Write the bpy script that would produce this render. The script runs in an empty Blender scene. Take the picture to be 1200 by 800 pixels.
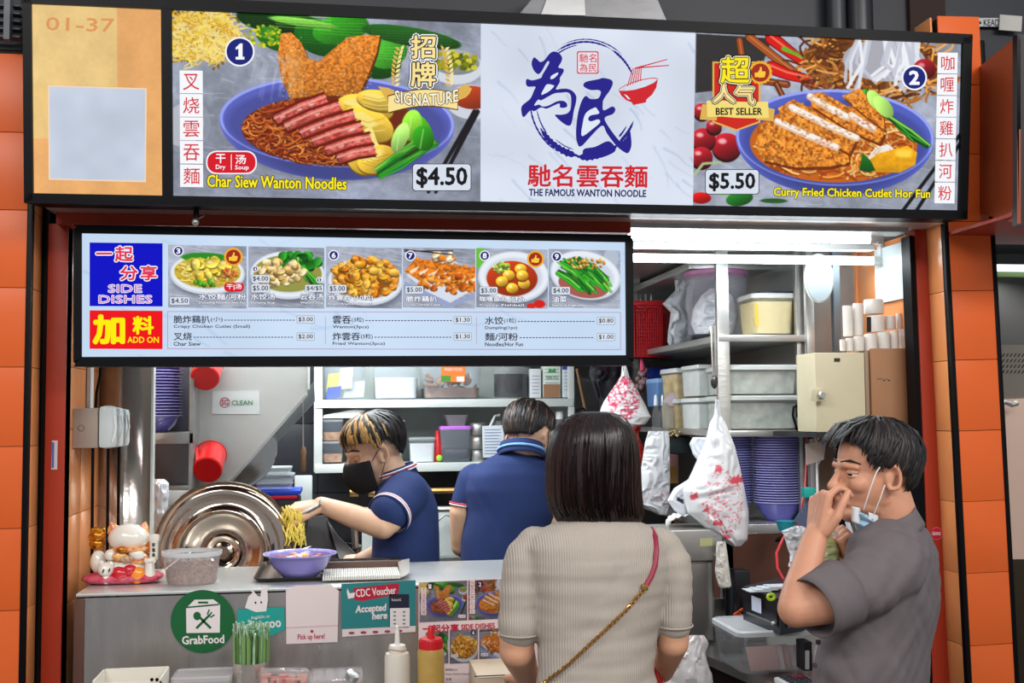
import bpy, bmesh, math, random
import numpy as np
from mathutils import Vector, Matrix
random.seed(7); rng = np.random.default_rng(7)
SC = bpy.context.scene
COL = SC.collection
# ---------------------------------------------------------------- camera
F = 1320.0; CZ = 1.55
_x = Vector((9000, -12, -F)).normalized()
_z = Vector((-.00767, 1.0, -.0614)); _z = (_z - _x * _z.dot(_x)).normalized()
_y = _z.cross(_x)
CM = Matrix((_x, _y, _z))            # camera axes -> world
cd = bpy.data.cameras.new('camera'); cam = bpy.data.objects.new('camera', cd); COL.objects.link(cam)
cd.sensor_width = 36; cd.lens = F / 1200 * 36; cd.clip_start = .05
cam.matrix_world = Matrix.Translation((0, 0, CZ)) @ CM.to_4x4()
SC.camera = cam
C0 = Vector((0, 0, CZ))
# ---------------------------------------------------------------- light
SC.view_settings.view_transform = 'Standard'; SC.view_settings.look = 'None'
SC.view_settings.gamma = 1; SC.view_settings.use_curve_mapping = False
SC.view_settings.exposure = 0.0
wd = bpy.data.worlds.new('world'); SC.world = wd; wd.use_nodes = True
wd.node_tree.nodes['Background'].inputs[0].default_value = (.86, .9, 1, 1)
wd.node_tree.nodes['Background'].inputs[1].default_value = .5
def area(name, loc, size, power, color=(1, 1, 1), aim=None):
    l = bpy.data.lights.new(name, 'AREA'); l.shape = 'RECTANGLE'; l.size, l.size_y = size
    l.energy = power; l.color = color
    o = bpy.data.objects.new(name, l); COL.objects.link(o); o.location = loc
    if aim is not None: o.rotation_euler = (Vector(aim) - Vector(loc)).to_track_quat('-Z', 'Y').to_euler()
    return o
area('hall_light', (-1.6, .2, 3.3), (1.4, .5), 44, (1, .97, .92), (-.6, 2.6, 1.2))
area('hall_light', (2.2, .0, 3.3), (1.4, .5), 56, (1, .97, .92), (1.4, 2.6, 1.2))
area('hall_light', (.4, -1.4, 3.4), (1.8, .5), 52, (1, .97, .94), (.4, 2.6, 1.1))
# ---------------------------------------------------------------- pixel helpers: a point of the photograph on a plane of the place
def ray(px, py): return (CM @ Vector(((px - 600) / F, (400 - py) / F, -1)))
def P(px, py, Y):
    d = ray(px, py); return C0 + d * (Y / d.y)
def Q(px, py, Z):
    d = ray(px, py); return C0 + d * ((Z - CZ) / d.z)
def X(px, Y, py=480): return P(px, py, Y).x
def Z(px, py, Y): return P(px, py, Y).z
def mpp(Y): return Y / F
class Plane:
    def __init__(s, p, n): s.p = Vector(p); s.n = Vector(n).normalized()
    def __call__(s, px, py, off=0):
        d = ray(px, py); return C0 + d * ((s.p + s.n * off - C0).dot(s.n) / d.dot(s.n))
def vplane(Y): return Plane((0, Y, 0), (0, -1, 0))
# ---------------------------------------------------------------- materials
def lin(c):
    if isinstance(c, str): c = [int(c[i:i + 2], 16) for i in (0, 2, 4)]
    return tuple((v / 12.92 if v <= .04045 else ((v + .055) / 1.055) ** 2.4) for v in (k / 255 for k in c))
MATS = {}
def mat(name, col=None, rough=.5, metal=0, emit=0, trans=0, alpha=1, noise=0, nscale=8, bump=0, bscale=60, stretch=None,
        wave=None, coat=0, ior=1.45, sss=0, spec=None, attr=None, noise2=None, rnoise=0, aniso=0):
    if name in MATS: return MATS[name]
    m = bpy.data.materials.new(name); m.use_nodes = True; MATS[name] = m
    nt = m.node_tree; b = nt.nodes['Principled BSDF']; N = nt.nodes.new; L = nt.links.new
    c = lin(col) if col is not None else (.5, .5, .5)
    b.inputs['Base Color'].default_value = (*c, 1); b.inputs['Roughness'].default_value = rough
    b.inputs['Metallic'].default_value = metal; b.inputs['IOR'].default_value = ior
    if trans: b.inputs['Transmission Weight'].default_value = trans
    if alpha < 1: b.inputs['Alpha'].default_value = alpha
    if coat: b.inputs['Coat Weight'].default_value = coat; b.inputs['Coat Roughness'].default_value = .08
    if sss: b.inputs['Subsurface Weight'].default_value = sss; b.inputs['Subsurface Radius'].default_value = (.02, .008, .004)
    if spec is not None: b.inputs['Specular IOR Level'].default_value = spec
    if aniso: b.inputs['Anisotropic'].default_value = aniso
    co = None
    if noise or bump or wave or rnoise:
        tc = N('ShaderNodeTexCoord'); mp = N('ShaderNodeMapping'); L(tc.outputs['Object'], mp.inputs[0]); co = mp.outputs[0]
        if stretch: mp.inputs['Scale'].default_value = stretch
    if noise:
        nz = N('ShaderNodeTexNoise'); nz.inputs['Scale'].default_value = nscale; nz.inputs['Detail'].default_value = 5; L(co, nz.inputs[0])
        mr = N('ShaderNodeMapRange'); L(nz.outputs[0], mr.inputs[0]); mr.inputs[1].default_value = .3; mr.inputs[2].default_value = .7
        mx = N('ShaderNodeMix'); mx.data_type = 'RGBA'; L(mr.outputs[0], mx.inputs[0])
        c2 = lin(noise2) if noise2 is not None else tuple(v * (1 - noise) for v in c)
        mx.inputs[6].default_value = (*c, 1); mx.inputs[7].default_value = (*c2, 1); L(mx.outputs[2], b.inputs['Base Color'])
    if rnoise:
        nz = N('ShaderNodeTexNoise'); nz.inputs['Scale'].default_value = 5; nz.inputs['Detail'].default_value = 6; L(co, nz.inputs[0])
        mr = N('ShaderNodeMapRange'); L(nz.outputs[0], mr.inputs[0]); mr.inputs[3].default_value = max(.02, rough - rnoise); mr.inputs[4].default_value = rough + rnoise
        L(mr.outputs[0], b.inputs['Roughness'])
    h = None
    if bump:
        nz = N('ShaderNodeTexNoise'); nz.inputs['Scale'].default_value = bscale; nz.inputs['Detail'].default_value = 4; L(co, nz.inputs[0]); h = (nz.outputs[0], bump)
    if wave:   # (axis, scale, strength, distortion)
        wv = N('ShaderNodeTexWave'); wv.bands_direction = wave[0]; wv.inputs['Scale'].default_value = wave[1]
        wv.inputs['Distortion'].default_value = wave[3] if len(wave) > 3 else 0; wv.inputs['Detail'].default_value = 1; L(co, wv.inputs[0])
        bb = N('ShaderNodeBump'); bb.inputs['Strength'].default_value = wave[2]; bb.inputs['Distance'].default_value = .002; L(wv.outputs[0], bb.inputs['Height'])
        L(bb.outputs[0], b.inputs['Normal'])
        if h:
            b2 = N('ShaderNodeBump'); b2.inputs['Strength'].default_value = h[1]; b2.inputs['Distance'].default_value = .004
            L(h[0], b2.inputs['Height']); L(b2.outputs[0], bb.inputs['Normal'])
    elif h:
        bb = N('ShaderNodeBump'); bb.inputs['Strength'].default_value = h[1]; bb.inputs['Distance'].default_value = .004
        L(h[0], bb.inputs['Height']); L(bb.outputs[0], b.inputs['Normal'])
    if attr:
        at = N('ShaderNodeAttribute'); at.attribute_name = 'Col'
        if emit:
            L(at.outputs[0], b.inputs['Emission Color']); b.inputs['Base Color'].default_value = (.003, .003, .003, 1)
        else: L(at.outputs[0], b.inputs['Base Color'])
    elif emit: b.inputs['Emission Color'].default_value = (*c, 1)
    if emit:
        b.inputs['Emission Strength'].default_value = emit
        if not attr: b.inputs['Base Color'].default_value = (.003, .003, .003, 1)
    return m
def steel(name, col=(190, 190, 186), rough=.32, metal=.8, **k):
    return mat(name, col, rough, metal, noise=.22, nscale=3, rnoise=.08, bump=.12, bscale=30, **k)
STEEL = steel('brushed_steel', stretch=(1, 1, 6)); STEELH = steel('brushed_steel_sheet', (176, 180, 176), .38, stretch=(6, 1, 1))
BLACK = mat('black_frame', (9, 10, 13), .4, spec=.12); DARK = mat('dark_paint', (24, 26, 30), .6)
WHITEP = mat('white_plastic', (226, 228, 226), .4)
CLEAR = mat('clear_plastic', (226, 232, 236), .12, alpha=.09, spec=.6)
FROST = mat('frosted_plastic', (206, 214, 214), .3, alpha=.36)
# ---------------------------------------------------------------- mesh builder
class MB:
    def __init__(s): s.v = []; s.f = []; s.m = []
    def add(s, v, f, mi=0):
        n = len(s.v); s.v += [tuple(p) for p in v]; s.f += [tuple(i + n for i in q) for q in f]; s.m += [mi] * len(f); return s
    def box(s, a, b, mi=0, bev=0):
        (x0, y0, z0), (x1, y1, z1) = [min(p, q) for p, q in zip(a, b)], [max(p, q) for p, q in zip(a, b)]
        if bev:
            bev = min(bev, (x1 - x0) / 2.1, (y1 - y0) / 2.1, (z1 - z0) / 2.1)
            bm = bmesh.new(); bmesh.ops.create_cube(bm, size=1)
            for q in bm.verts: q.co = Vector(((x0 + x1) / 2 + q.co.x * (x1 - x0), (y0 + y1) / 2 + q.co.y * (y1 - y0), (z0 + z1) / 2 + q.co.z * (z1 - z0)))
            bmesh.ops.bevel(bm, geom=bm.edges[:], offset=bev, segments=2, affect='EDGES', profile=.6)
            bm.verts.index_update(); s.add([q.co for q in bm.verts], [[w.index for w in g.verts] for g in bm.faces], mi); bm.free(); return s
        v = [(x0, y0, z0), (x1, y0, z0), (x1, y1, z0), (x0, y1, z0), (x0, y0, z1), (x1, y0, z1), (x1, y1, z1), (x0, y1, z1)]
        return s.add(v, [(0, 3, 2, 1), (4, 5, 6, 7), (0, 1, 5, 4), (1, 2, 6, 5), (2, 3, 7, 6), (3, 0, 4, 7)], mi)
    def quad(s, a, b, c, d, mi=0): return s.add([a, b, c, d], [(0, 1, 2, 3)], mi)
    def prism(s, pts, d, mi=0):     # polygon of points extruded along vector d
        n = len(pts); d = Vector(d); v = [Vector(p) for p in pts] + [Vector(p) + d for p in pts]
        return s.add(v, [tuple(range(n)), tuple(range(2 * n - 1, n - 1, -1))] + [(i, i + n, (i + 1) % n + n, (i + 1) % n) for i in range(n)], mi)
    def lathe(s, prof, c=(0, 0, 0), n=32, axis=None, sx=1, sy=1, mi=0, caps=True):  # prof: (r, h) along axis
        c = Vector(c); R = Matrix.Identity(3) if axis is None else Vector((0, 0, 1)).rotation_difference(Vector(axis)).to_matrix()
        v = []
        for r, h in prof:
            for i in range(n):
                a = 2 * math.pi * i / n; v.append(c + R @ Vector((r * math.cos(a) * sx, r * math.sin(a) * sy, h)))
        f = [(j * n + i, j * n + (i + 1) % n, (j + 1) * n + (i + 1) % n, (j + 1) * n + i) for j in range(len(prof) - 1) for i in range(n)]
        if caps: f += [tuple(range(n - 1, -1, -1)), tuple((len(prof) - 1) * n + i for i in range(n))]
        return s.add(v, f, mi)
    def cyl(s, a, b, r, r2=None, n=16, mi=0):
        a, b = Vector(a), Vector(b); L = (b - a).length
        return s.lathe([(r, 0), (r if r2 is None else r2, L)], a, n, b - a, mi=mi)
    def tube(s, pts, r, n=8, mi=0, flat=None):
        pts = [Vector(p) for p in pts]; K = len(pts); rr = r if hasattr(r, '__len__') else [r] * K
        v = []; up = Vector((0, 0, 1)); prev = None
        for i, p in enumerate(pts):
            t = (pts[min(i + 1, K - 1)] - pts[max(i - 1, 0)]).normalized()
            if prev is None:
                a = t.cross(up) if abs(t.dot(up)) < .95 else t.cross(Vector((1, 0, 0)))
            else: a = prev - t * prev.dot(t)
            a.normalize(); prev = a; b = t.cross(a)
            for k in range(n):
                w = 2 * math.pi * k / n; v.append(p + a * (rr[i] * math.cos(w)) + b * (rr[i] * math.sin(w) * (flat or 1)))
        f = [(j * n + i, j * n + (i + 1) % n, (j + 1) * n + (i + 1) % n, (j + 1) * n + i) for j in range(K - 1) for i in range(n)]
        f += [tuple(range(n - 1, -1, -1)), tuple((K - 1) * n + i for i in range(n))]
        return s.add(v, f, mi)
    def sph(s, c, r, n=16, m=10, R=None, mi=0):
        r = r if hasattr(r, '__len__') else (r, r, r); v = []; c = Vector(c)
        for j in range(m + 1):
            t = math.pi * j / m
            for i in range(n):
                a = 2 * math.pi * i / n; q = Vector((r[0] * math.sin(t) * math.cos(a), r[1] * math.sin(t) * math.sin(a), r[2] * math.cos(t)))
                v.append(c + (R @ q if R else q))
        return s.add(v, [(j * n + i, (j + 1) * n + i, (j + 1) * n + (i + 1) % n, j * n + (i + 1) % n) for j in range(m) for i in range(n)], mi)
    def grid(s, fn, nu, nv, mi=0, closed=False):
        v = [fn(i / (nu if closed else nu - 1), j / (nv - 1)) for j in range(nv) for i in range(nu)]
        f = [(j * nu + i, j * nu + (i + 1) % nu, (j + 1) * nu + (i + 1) % nu, (j + 1) * nu + i) for j in range(nv - 1) for i in range(nu if closed else nu - 1)]
        return s.add(v, f, mi)
    def obj(s, name, m, parent=None, smooth=None, sol=0, sub=0, rad=40):
        me = bpy.data.meshes.new(name); me.from_pydata(s.v, [], s.f); me.validate(); me.update()
        ms = m if isinstance(m, (list, tuple)) else [m]
        for q in ms: me.materials.append(q)
        if len(ms) > 1:
            for p, i in zip(me.polygons, s.m): p.material_index = i
        o = bpy.data.objects.new(name, me); COL.objects.link(o)
        bm = bmesh.new(); bm.from_mesh(me); bmesh.ops.recalc_face_normals(bm, faces=bm.faces[:]); bm.to_mesh(me); bm.free()
        if smooth is not False:
            me.shade_smooth(); me.set_sharp_from_angle(angle=math.radians(rad))
        if sol:
            q = o.modifiers.new('s', 'SOLIDIFY'); q.thickness = sol; q.offset = 0
        if sub:
            q = o.modifiers.new('u', 'SUBSURF'); q.levels = q.render_levels = sub
        if parent is not None: put(o, parent)
        return o
def put(o, parent):
    o.parent = parent; o.matrix_parent_inverse = Matrix.Translation(-Vector(parent.location)) if parent.type == 'EMPTY' else Matrix.Identity(4)
    return o
def tag(o, label, cat, group=None, kind=None):
    o['label'] = label; o['category'] = cat
    if group: o['group'] = group
    if kind: o['kind'] = kind
    return o
def thing(name, label, cat, loc, group=None):
    o = bpy.data.objects.new(name, None); o.empty_display_size = .05; COL.objects.link(o); o.location = Vector(loc)
    return tag(o, label, cat, group)
def struct(o): o['kind'] = 'structure'; return o
def sempty(name, loc=(0, 0, 0)):
    o = bpy.data.objects.new(name, None); COL.objects.link(o); o.location = loc; return struct(o)
def copy_tree(o, off, label=None, parent=None):
    c = o.copy(); COL.objects.link(c)
    if parent is None: c.location = o.location + Vector(off)
    else: c.parent = parent
    if label: c['label'] = label
    for ch in [k for k in o.children]: copy_tree(ch, off, None, c)
    return c
# ---------------------------------------------------------------- flat lettering
_tc = {}
def glyphs(s, bold=0, shear=0, res=2, font=None, space=1.0, line=1.0):
    k = (s, round(bold, 4), shear, res, space)
    if k in _tc: return _tc[k]
    c = bpy.data.curves.new('t', 'FONT'); c.body = s; c.size = 1; c.offset = bold; c.resolution_u = res; c.shear = shear; c.space_character = space; c.space_line = line; c.align_x = 'CENTER' if '\n' in s else 'LEFT'
    o = bpy.data.objects.new('t', c); COL.objects.link(o)
    me = bpy.data.meshes.new_from_object(o.evaluated_get(bpy.context.evaluated_depsgraph_get()))
    v = np.array([q.co[:2] for q in me.vertices]); f = [tuple(p.vertices) for p in me.polygons]
    bpy.data.objects.remove(o); bpy.data.curves.remove(c); bpy.data.meshes.remove(me)
    _tc[k] = (v, f); return _tc[k]
def text(s, rect, m, parent, pl, off=.001, bold=0, shear=0, rot=0, name='lettering', ref=None, arc=0, space=1.0, line=1.0, keep=False):
    """rect = x0,y0,x1,y1 in photo pixels; the bbox of the (unbolded) glyphs fills it"""
    v, f = glyphs(s, 0, shear, space=space, line=line)
    lo, hi = v.min(0), v.max(0); x0, y0, x1, y1 = rect
    if s in '一-': lo = lo - (0, .35); hi = hi + (0, .35)
    cx, cy = (x0 + x1) / 2, (y0 + y1) / 2; V = []; Fc = []
    em = min((x1 - x0) / (hi[0] - lo[0]), (y1 - y0) / (hi[1] - lo[1])); d = bold * em
    ds = [(0, 0)] if not bold else [(d * math.cos(k), d * math.sin(k)) for k in np.linspace(0, 2 * math.pi, 4 if bold < .03 else 8, endpoint=False)]
    for kk, (ox, oy) in enumerate(ds):
        n = len(V); Fc += [tuple(i + n for i in q) for q in f]
        for p in v:
            a, b = (p[0] - lo[0]) / (hi[0] - lo[0]), (p[1] - lo[1]) / (hi[1] - lo[1])
            x, y = x0 + a * (x1 - x0) + ox, y1 - b * (y1 - y0) + oy
            if arc: y += arc * (4 * (a - .5) ** 2 - .5)
            if rot:
                r = math.radians(rot); dx, dy = x - cx, y - cy; x, y = cx + dx * math.cos(r) - dy * math.sin(r), cy + dx * math.sin(r) + dy * math.cos(r)
            V.append(pl(x, y, off + kk * 2.5e-5))
    return MB().add(V, Fc).obj(name, m, parent, smooth=False)
def patch(pts, m, parent, pl, off=.0005, th=0, name='patch'):
    if th: return MB().prism([pl(x, y, off + th) for x, y in pts], pl.n * -th).obj(name, m, parent, smooth=False)
    return MB().add([pl(x, y, off) for x, y in pts], [tuple(range(len(pts)))]).obj(name, m, parent, smooth=False)
def rectp(x0, y0, x1, y1, r=0, n=5):
    if not r: return [(x0, y0), (x1, y0), (x1, y1), (x0, y1)]
    o = []
    for cx, cy, a in ((x1 - r, y0 + r, -90), (x1 - r, y1 - r, 0), (x0 + r, y1 - r, 90), (x0 + r, y0 + r, 180)):
        for k in range(n + 1):
            t = math.radians(a + 90 * k / n); o.append((cx + r * math.cos(t), cy + r * math.sin(t)))
    return o
def ellp(cx, cy, rx, ry=None, n=32, a0=0, a1=360):
    ry = ry or rx; return [(cx + rx * math.cos(math.radians(a0 + (a1 - a0) * i / n)), cy + ry * math.sin(math.radians(a0 + (a1 - a0) * i / n))) for i in range(n)]
# ---------------------------------------------------------------- painted prints: a numpy canvas turned into a fine coloured grid
def vnoise(h, w, sc, seed=0):
    r = np.random.default_rng(seed); gh, gw = int(h / sc) + 3, int(w / sc) + 3; g = r.random((gh, gw))
    y = np.arange(h) / sc; x = np.arange(w) / sc; yi = y.astype(int); xi = x.astype(int); fy = (y - yi)[:, None]; fx = (x - xi)[None]
    fy = fy * fy * (3 - 2 * fy); fx = fx * fx * (3 - 2 * fx)
    a = g[yi][:, xi]; b = g[yi][:, xi + 1]; c = g[yi + 1][:, xi]; d = g[yi + 1][:, xi + 1]
    return (a * (1 - fx) + b * fx) * (1 - fy) + (c * (1 - fx) + d * fx) * fy
class Cv:
    def __init__(s, x0, y0, x1, y1, k=1.2, bg=(200, 200, 200)):
        s.x0, s.y0, s.k = x0, y0, k; s.w = int((x1 - x0) * k) + 1; s.h = int((y1 - y0) * k) + 1; s.x1, s.y1 = x1, y1
        s.a = np.ones((s.h, s.w, 3)) * np.array(bg, float)
        s.X, s.Y = np.meshgrid(x0 + np.arange(s.w) / k, y0 + np.arange(s.h) / k)
    def _bb(s, xa, ya, xb, yb):
        i0 = max(0, int((xa - s.x0) * s.k) - 2); i1 = min(s.w, int((xb - s.x0) * s.k) + 3)
        j0 = max(0, int((ya - s.y0) * s.k) - 2); j1 = min(s.h, int((yb - s.y0) * s.k) + 3)
        return (slice(j0, j1), slice(i0, i1)) if i1 > i0 and j1 > j0 else None
    def mixc(s, sl, cov, c, sh=None):
        c = np.array(c, float)
        if sh is not None: c = c * sh[..., None]
        s.a[sl] = s.a[sl] * (1 - cov[..., None]) + c * cov[..., None]
    def ell(s, cx, cy, rx, ry, c, rot=0, soft=1, op=1, shade=0, tex=0):
        R = max(rx, ry); sl = s._bb(cx - R, cy - R, cx + R, cy + R)
        if not sl: return
        x, y = s.X[sl] - cx, s.Y[sl] - cy; t = math.radians(rot); u = (x * math.cos(t) + y * math.sin(t)) / rx; v = (-x * math.sin(t) + y * math.cos(t)) / ry
        q = np.sqrt(u * u + v * v); d = (q - 1) * min(rx, ry) * s.k; cov = np.clip(.5 - d / soft, 0, 1) * op
        sh = 1 - shade * (u * .35 + v * .75) if shade else np.ones_like(u)
        if tex: sh = sh * (1 + tex * (rng.random(u.shape) - .5))
        s.mixc(sl, cov, c, sh)
    def line(s, pts, w, c, op=1, soft=1, w2=None):
        pts = np.array(pts, float); m = w + 1; sl = s._bb(pts[:, 0].min() - m, pts[:, 1].min() - m, pts[:, 0].max() + m, pts[:, 1].max() + m)
        if not sl: return
        x, y = s.X[sl], s.Y[sl]; D = np.full(x.shape, 1e9); n = len(pts) - 1
        for i, (a, b) in enumerate(zip(pts[:-1], pts[1:])):
            ab = b - a; L = max(1e-9, ab @ ab); t = np.clip(((x - a[0]) * ab[0] + (y - a[1]) * ab[1]) / L, 0, 1)
            ww = w if w2 is None else w + (w2 - w) * (i + t) / n
            D = np.minimum(D, np.hypot(x - a[0] - t * ab[0], y - a[1] - t * ab[1]) - ww / 2)
        s.mixc(sl, np.clip(.5 - D * s.k / soft, 0, 1) * op, c)
    def poly(s, pts, c, op=1, tex=0, grad=None, ts=4):
        pts = np.array(pts, float); sl = s._bb(pts[:, 0].min(), pts[:, 1].min(), pts[:, 0].max(), pts[:, 1].max())
        if not sl: return
        x, y = s.X[sl], s.Y[sl]; cov = np.zeros(x.shape)
        for ox in (-.3, 0, .3):
            for oy in (-.3, 0, .3):
                ins = np.zeros(x.shape, bool); xx, yy = x + ox / s.k, y + oy / s.k
                for i in range(len(pts)):
                    (ax, ay), (bx, by) = pts[i], pts[i - 1]
                    if ay == by: continue
                    ins ^= ((ay > yy) != (by > yy)) & (xx < (bx - ax) * (yy - ay) / (by - ay) + ax)
                cov += ins
        cov = cov / 9 * op; sh = np.ones(x.shape)
        if tex: sh = 1 + tex * (vnoise(*x.shape, ts * s.k, int(pts.sum()) % 9999) + .6 * rng.random(x.shape) - .8)
        if grad: sh = sh * (grad[0] + (grad[1] - grad[0]) * (y - pts[:, 1].min()) / (np.ptp(pts[:, 1]) + 1e-6))
        s.mixc(sl, cov, c, sh)
    def curly(s, n, box, cols, w=1.5, L=22, curl=.5, inside=None, dark=None):
        for i in range(n):
            x, y = random.uniform(box[0], box[2]), random.uniform(box[1], box[3])
            if inside and not inside(x, y): continue
            a = random.uniform(0, 6.28); da = random.uniform(-curl, curl); pts = [(x, y)]
            for k in range(8):
                a += da + random.uniform(-.25, .25); x += math.cos(a) * L / 8; y += math.sin(a) * L / 8 * .7
                if inside and not inside(x, y): break
                pts.append((x, y))
            if len(pts) < 3: continue
            c = np.array(random.choice(cols), float) * random.uniform(.85, 1.1)
            if dark: s.line([(p, q + w * .7) for p, q in pts], w, dark, .6)
            s.line(pts, w, c)
    def noise(s, amp, sc=6, seed=1, sl=None, aniso=1):
        n = vnoise(s.h, s.w, sc, seed) - .5; n += .5 * (vnoise(s.h, s.w, sc / 2.3, seed + 1) - .5); s.a *= (1 + amp * n)[..., None]
    def marble(s, amp=22, seed=3, ang=.55):
        r = random.Random(seed)
        for i in range(46):
            x, y = r.uniform(s.x0, s.x1), r.uniform(s.y0, s.y1); pts = [(x, y)]; a = ang + r.uniform(-.2, .2)
            for k in range(r.randint(3, 9)):
                a += r.uniform(-.25, .25); x += 6 * math.cos(a); y += 6 * math.sin(a); pts.append((x, y))
            s.line(pts, r.uniform(1, 3.2), s.a[0, 0] - np.array([3, 2.2, 1.4]) * amp * .55, r.uniform(.15, .6), soft=2.5, w2=.3)
        s.a -= ((vnoise(s.h, s.w, 40, seed + 7)) * amp * .45)[..., None]
    def obj(s, name, pl, m, parent, corners=None, off=.001):
        c = corners or [(s.x0, s.y0), (s.x1, s.y0), (s.x1, s.y1), (s.x0, s.y1)]
        A, B, Cc, D = [np.array(pl(*q, off)) for q in c]
        u = np.linspace(0, 1, s.w)[None, :, None]; v = np.linspace(0, 1, s.h)[:, None, None]
        co = (A * (1 - u) + B * u) * (1 - v) + (D * (1 - u) + Cc * u) * v
        idx = np.arange(s.w * s.h).reshape(s.h, s.w)
        fa = np.stack([idx[:-1, :-1], idx[1:, :-1], idx[1:, 1:], idx[:-1, 1:]], -1).reshape(-1, 4)
        me = bpy.data.meshes.new(name); me.vertices.add(s.w * s.h); me.vertices.foreach_set('co', co.reshape(-1))
        me.loops.add(fa.size); me.loops.foreach_set('vertex_index', fa.reshape(-1)); me.polygons.add(len(fa)); me.polygons.foreach_set('loop_start', np.arange(len(fa)) * 4)
        me.polygons.foreach_set('loop_total', np.full(len(fa), 4)); me.update(calc_edges=True)
        q = np.clip(s.a, 0, 255) / 255; q = np.where(q <= .04045, q / 12.92, ((q + .055) / 1.055) ** 2.4)
        at = me.color_attributes.new('Col', 'FLOAT_COLOR', 'POINT'); at.data.foreach_set('color', np.concatenate([q, np.ones((s.h, s.w, 1))], -1).reshape(-1))
        me.materials.append(m); o = bpy.data.objects.new(name, me); COL.objects.link(o)
        if parent is not None: put(o, parent)
        return o
SCREEN = mat('backlit_print', attr=1, emit=1.0, rough=.5, spec=.05); PRINT = mat('printed_card', attr=1, rough=.35)
def glow(c): return mat('backlit_ink_%02x%02x%02x' % tuple(c), c, .5, emit=1.0, spec=.05)
def ink(c, rough=.4): return mat('ink_%02x%02x%02x' % tuple(c), c, rough)
# ================================================================ SETTING
TILE = mat('glazed_orange_tile', (218, 98, 42), .34, spec=.3, noise=.1, nscale=2.5, bump=.04, bscale=14)
TILEP = mat('glazed_light_orange_tile', (230, 150, 92), .22, noise=.12, nscale=3, bump=.04, bscale=14)
GROUT = mat('dark_grout', (40, 22, 14), .8)
REDP = mat('red_brown_painted_post', (158, 50, 27), .45, spec=.25, noise=.12, nscale=6, bump=.1, bscale=30)
YF = 2.95                       # front face of the tiled piers
XL0, XL1 = X(-60, YF), X(36.5, YF); XLI = X(80, 3.1)
XR0, XR1 = X(1115, YF, 400), X(1165, YF, 400); XRI = X(1073, 3.05, 400) + .034
_tm = {}
def tile_wall(parent, o, u, v, nu, us, vs, m, gap=.0014, th=.006):
    """separate tiles on a plane: origin o, unit axes u (across) and v (up), outward nu; us / vs are the joint positions"""
    o, u, v, nu = map(Vector, (o, u, v, nu))
    for a, b in zip(us[:-1], us[1:]):
        for c, d in zip(vs[:-1], vs[1:]):
            w, h = b - a - gap, d - c - gap
            if w <= .004 or h <= .004: continue
            key = (round(w, 3), round(h, 3), m.name)
            if key not in _tm:
                mb = MB().box((-w / 2, -h / 2, 0), (w / 2, h / 2, th), bev=.0012); t = mb.obj('tile', m); _tm[key] = t.data
                bpy.data.objects.remove(t)
            t = bpy.data.objects.new('tile', _tm[key]); COL.objects.link(t)
            M = Matrix((u, v, nu)).transposed().to_4x4(); M.translation = o + u * ((a + b) / 2) + v * ((c + d) / 2) + nu * (.0002 + random.uniform(0, .0006))
            t.matrix_world = M; t.parent = parent
            if parent.type == 'EMPTY': t.matrix_parent_inverse = Matrix.Translation(-Vector(parent.location))
def zs(pxs, ys, Y): return sorted(Z(pxs, y, Y) for y in ys)
Lz = zs(20, (800, 715, 619, 523, 430, 337, 246, 155, 63), YF); st = Lz[2] - Lz[1]
Lz = [Lz[0] - st * k for k in range(5, 0, -1)] + Lz[1:] if Lz[0] > .2 else Lz
Lz = [z for z in Lz if z > 0]; Lz = sorted(set([0.0] + Lz))
Rz = zs(1135, (757, 672, 588, 505, 422, 341, 260, 181, 100, 20), YF); st = Rz[1] - Rz[0]
k = Rz[0]; ext = []
while k - st > .02: k -= st; ext.append(k)
Rz = [0.0] + ext[::-1] + Rz
# floor, ceilings
struct(MB().box((-4, -3, -.1), (5, 6.2, 0)).obj('floor', mat('grey_floor_tile', (120, 112, 104), .35, noise=.15, nscale=4)))
struct(MB().box((-4, 2.9, 3.05), (5, 6.2, 3.15)).obj('ceiling', DARK))
# back wall of the stall with dark square tiles
WB = struct(MB().box((XLI - .3, 5.0, 0), (XRI + .3, 5.1, 3.05)).obj('wall_back', mat('black_grout', (12, 13, 15), .8)))
DT = mat('dark_grey_wall_tile', (44, 48, 54), .25, noise=.15, nscale=3)
tile_wall(WB, (XLI, 5.0, 0), (1, 0, 0), (0, 0, 1), (0, -1, 0), [.3 * i for i in range(0, 9)], [.6 + .3 * i for i in range(0, 6)], DT, .004, .008)
# left side wall of the stall (light orange tiles) and its pier
WL = struct(MB().box((XLI - .12, 3.1, 0), (XLI - .006, 5.0, 3.05)).obj('wall_left', GROUT))
ilz = [0.] + sorted(Z(82, y, 3.12) for y in (605, 708, 503, 430, 351, 265, 180)); ilz = [0, .33, .61] + [z for z in ilz if z > .7]
tile_wall(WL, (XLI - .006, 3.1, 0), (0, 1, 0), (0, 0, 1), (1, 0, 0), [0, .152, .304, .456, .76, 1.06, 1.36, 1.66, 1.88], ilz, TILEP)
PL = struct(MB().box((XL0 - .3, YF + .006, 0), (XL1 - .014, 3.4, Lz[-1] + .02)).obj('trim_1', GROUT))
tile_wall(PL, (XL1 - .016, YF + .006, 0), (-1, 0, 0), (0, 0, 1), (0, -1, 0), [0, .2, .4, .6], Lz, TILE)
tile_wall(PL, (XL1 - .014, YF + .012, 0), (0, 1, 0), (0, 0, 1), (1, 0, 0), [0, .092], Lz, TILEP)
struct(MB().box((XL1 - .018, YF - .003, 0), (XL1 - .004, YF + .016, Lz[-1]), bev=.003).obj('trim_2', BLACK))
struct(MB().box((X(50.5, 3.04), YF + .1, 0), (X(53.5, 3.04), 3.1, 2.2)).obj('trim_3', BLACK))
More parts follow.
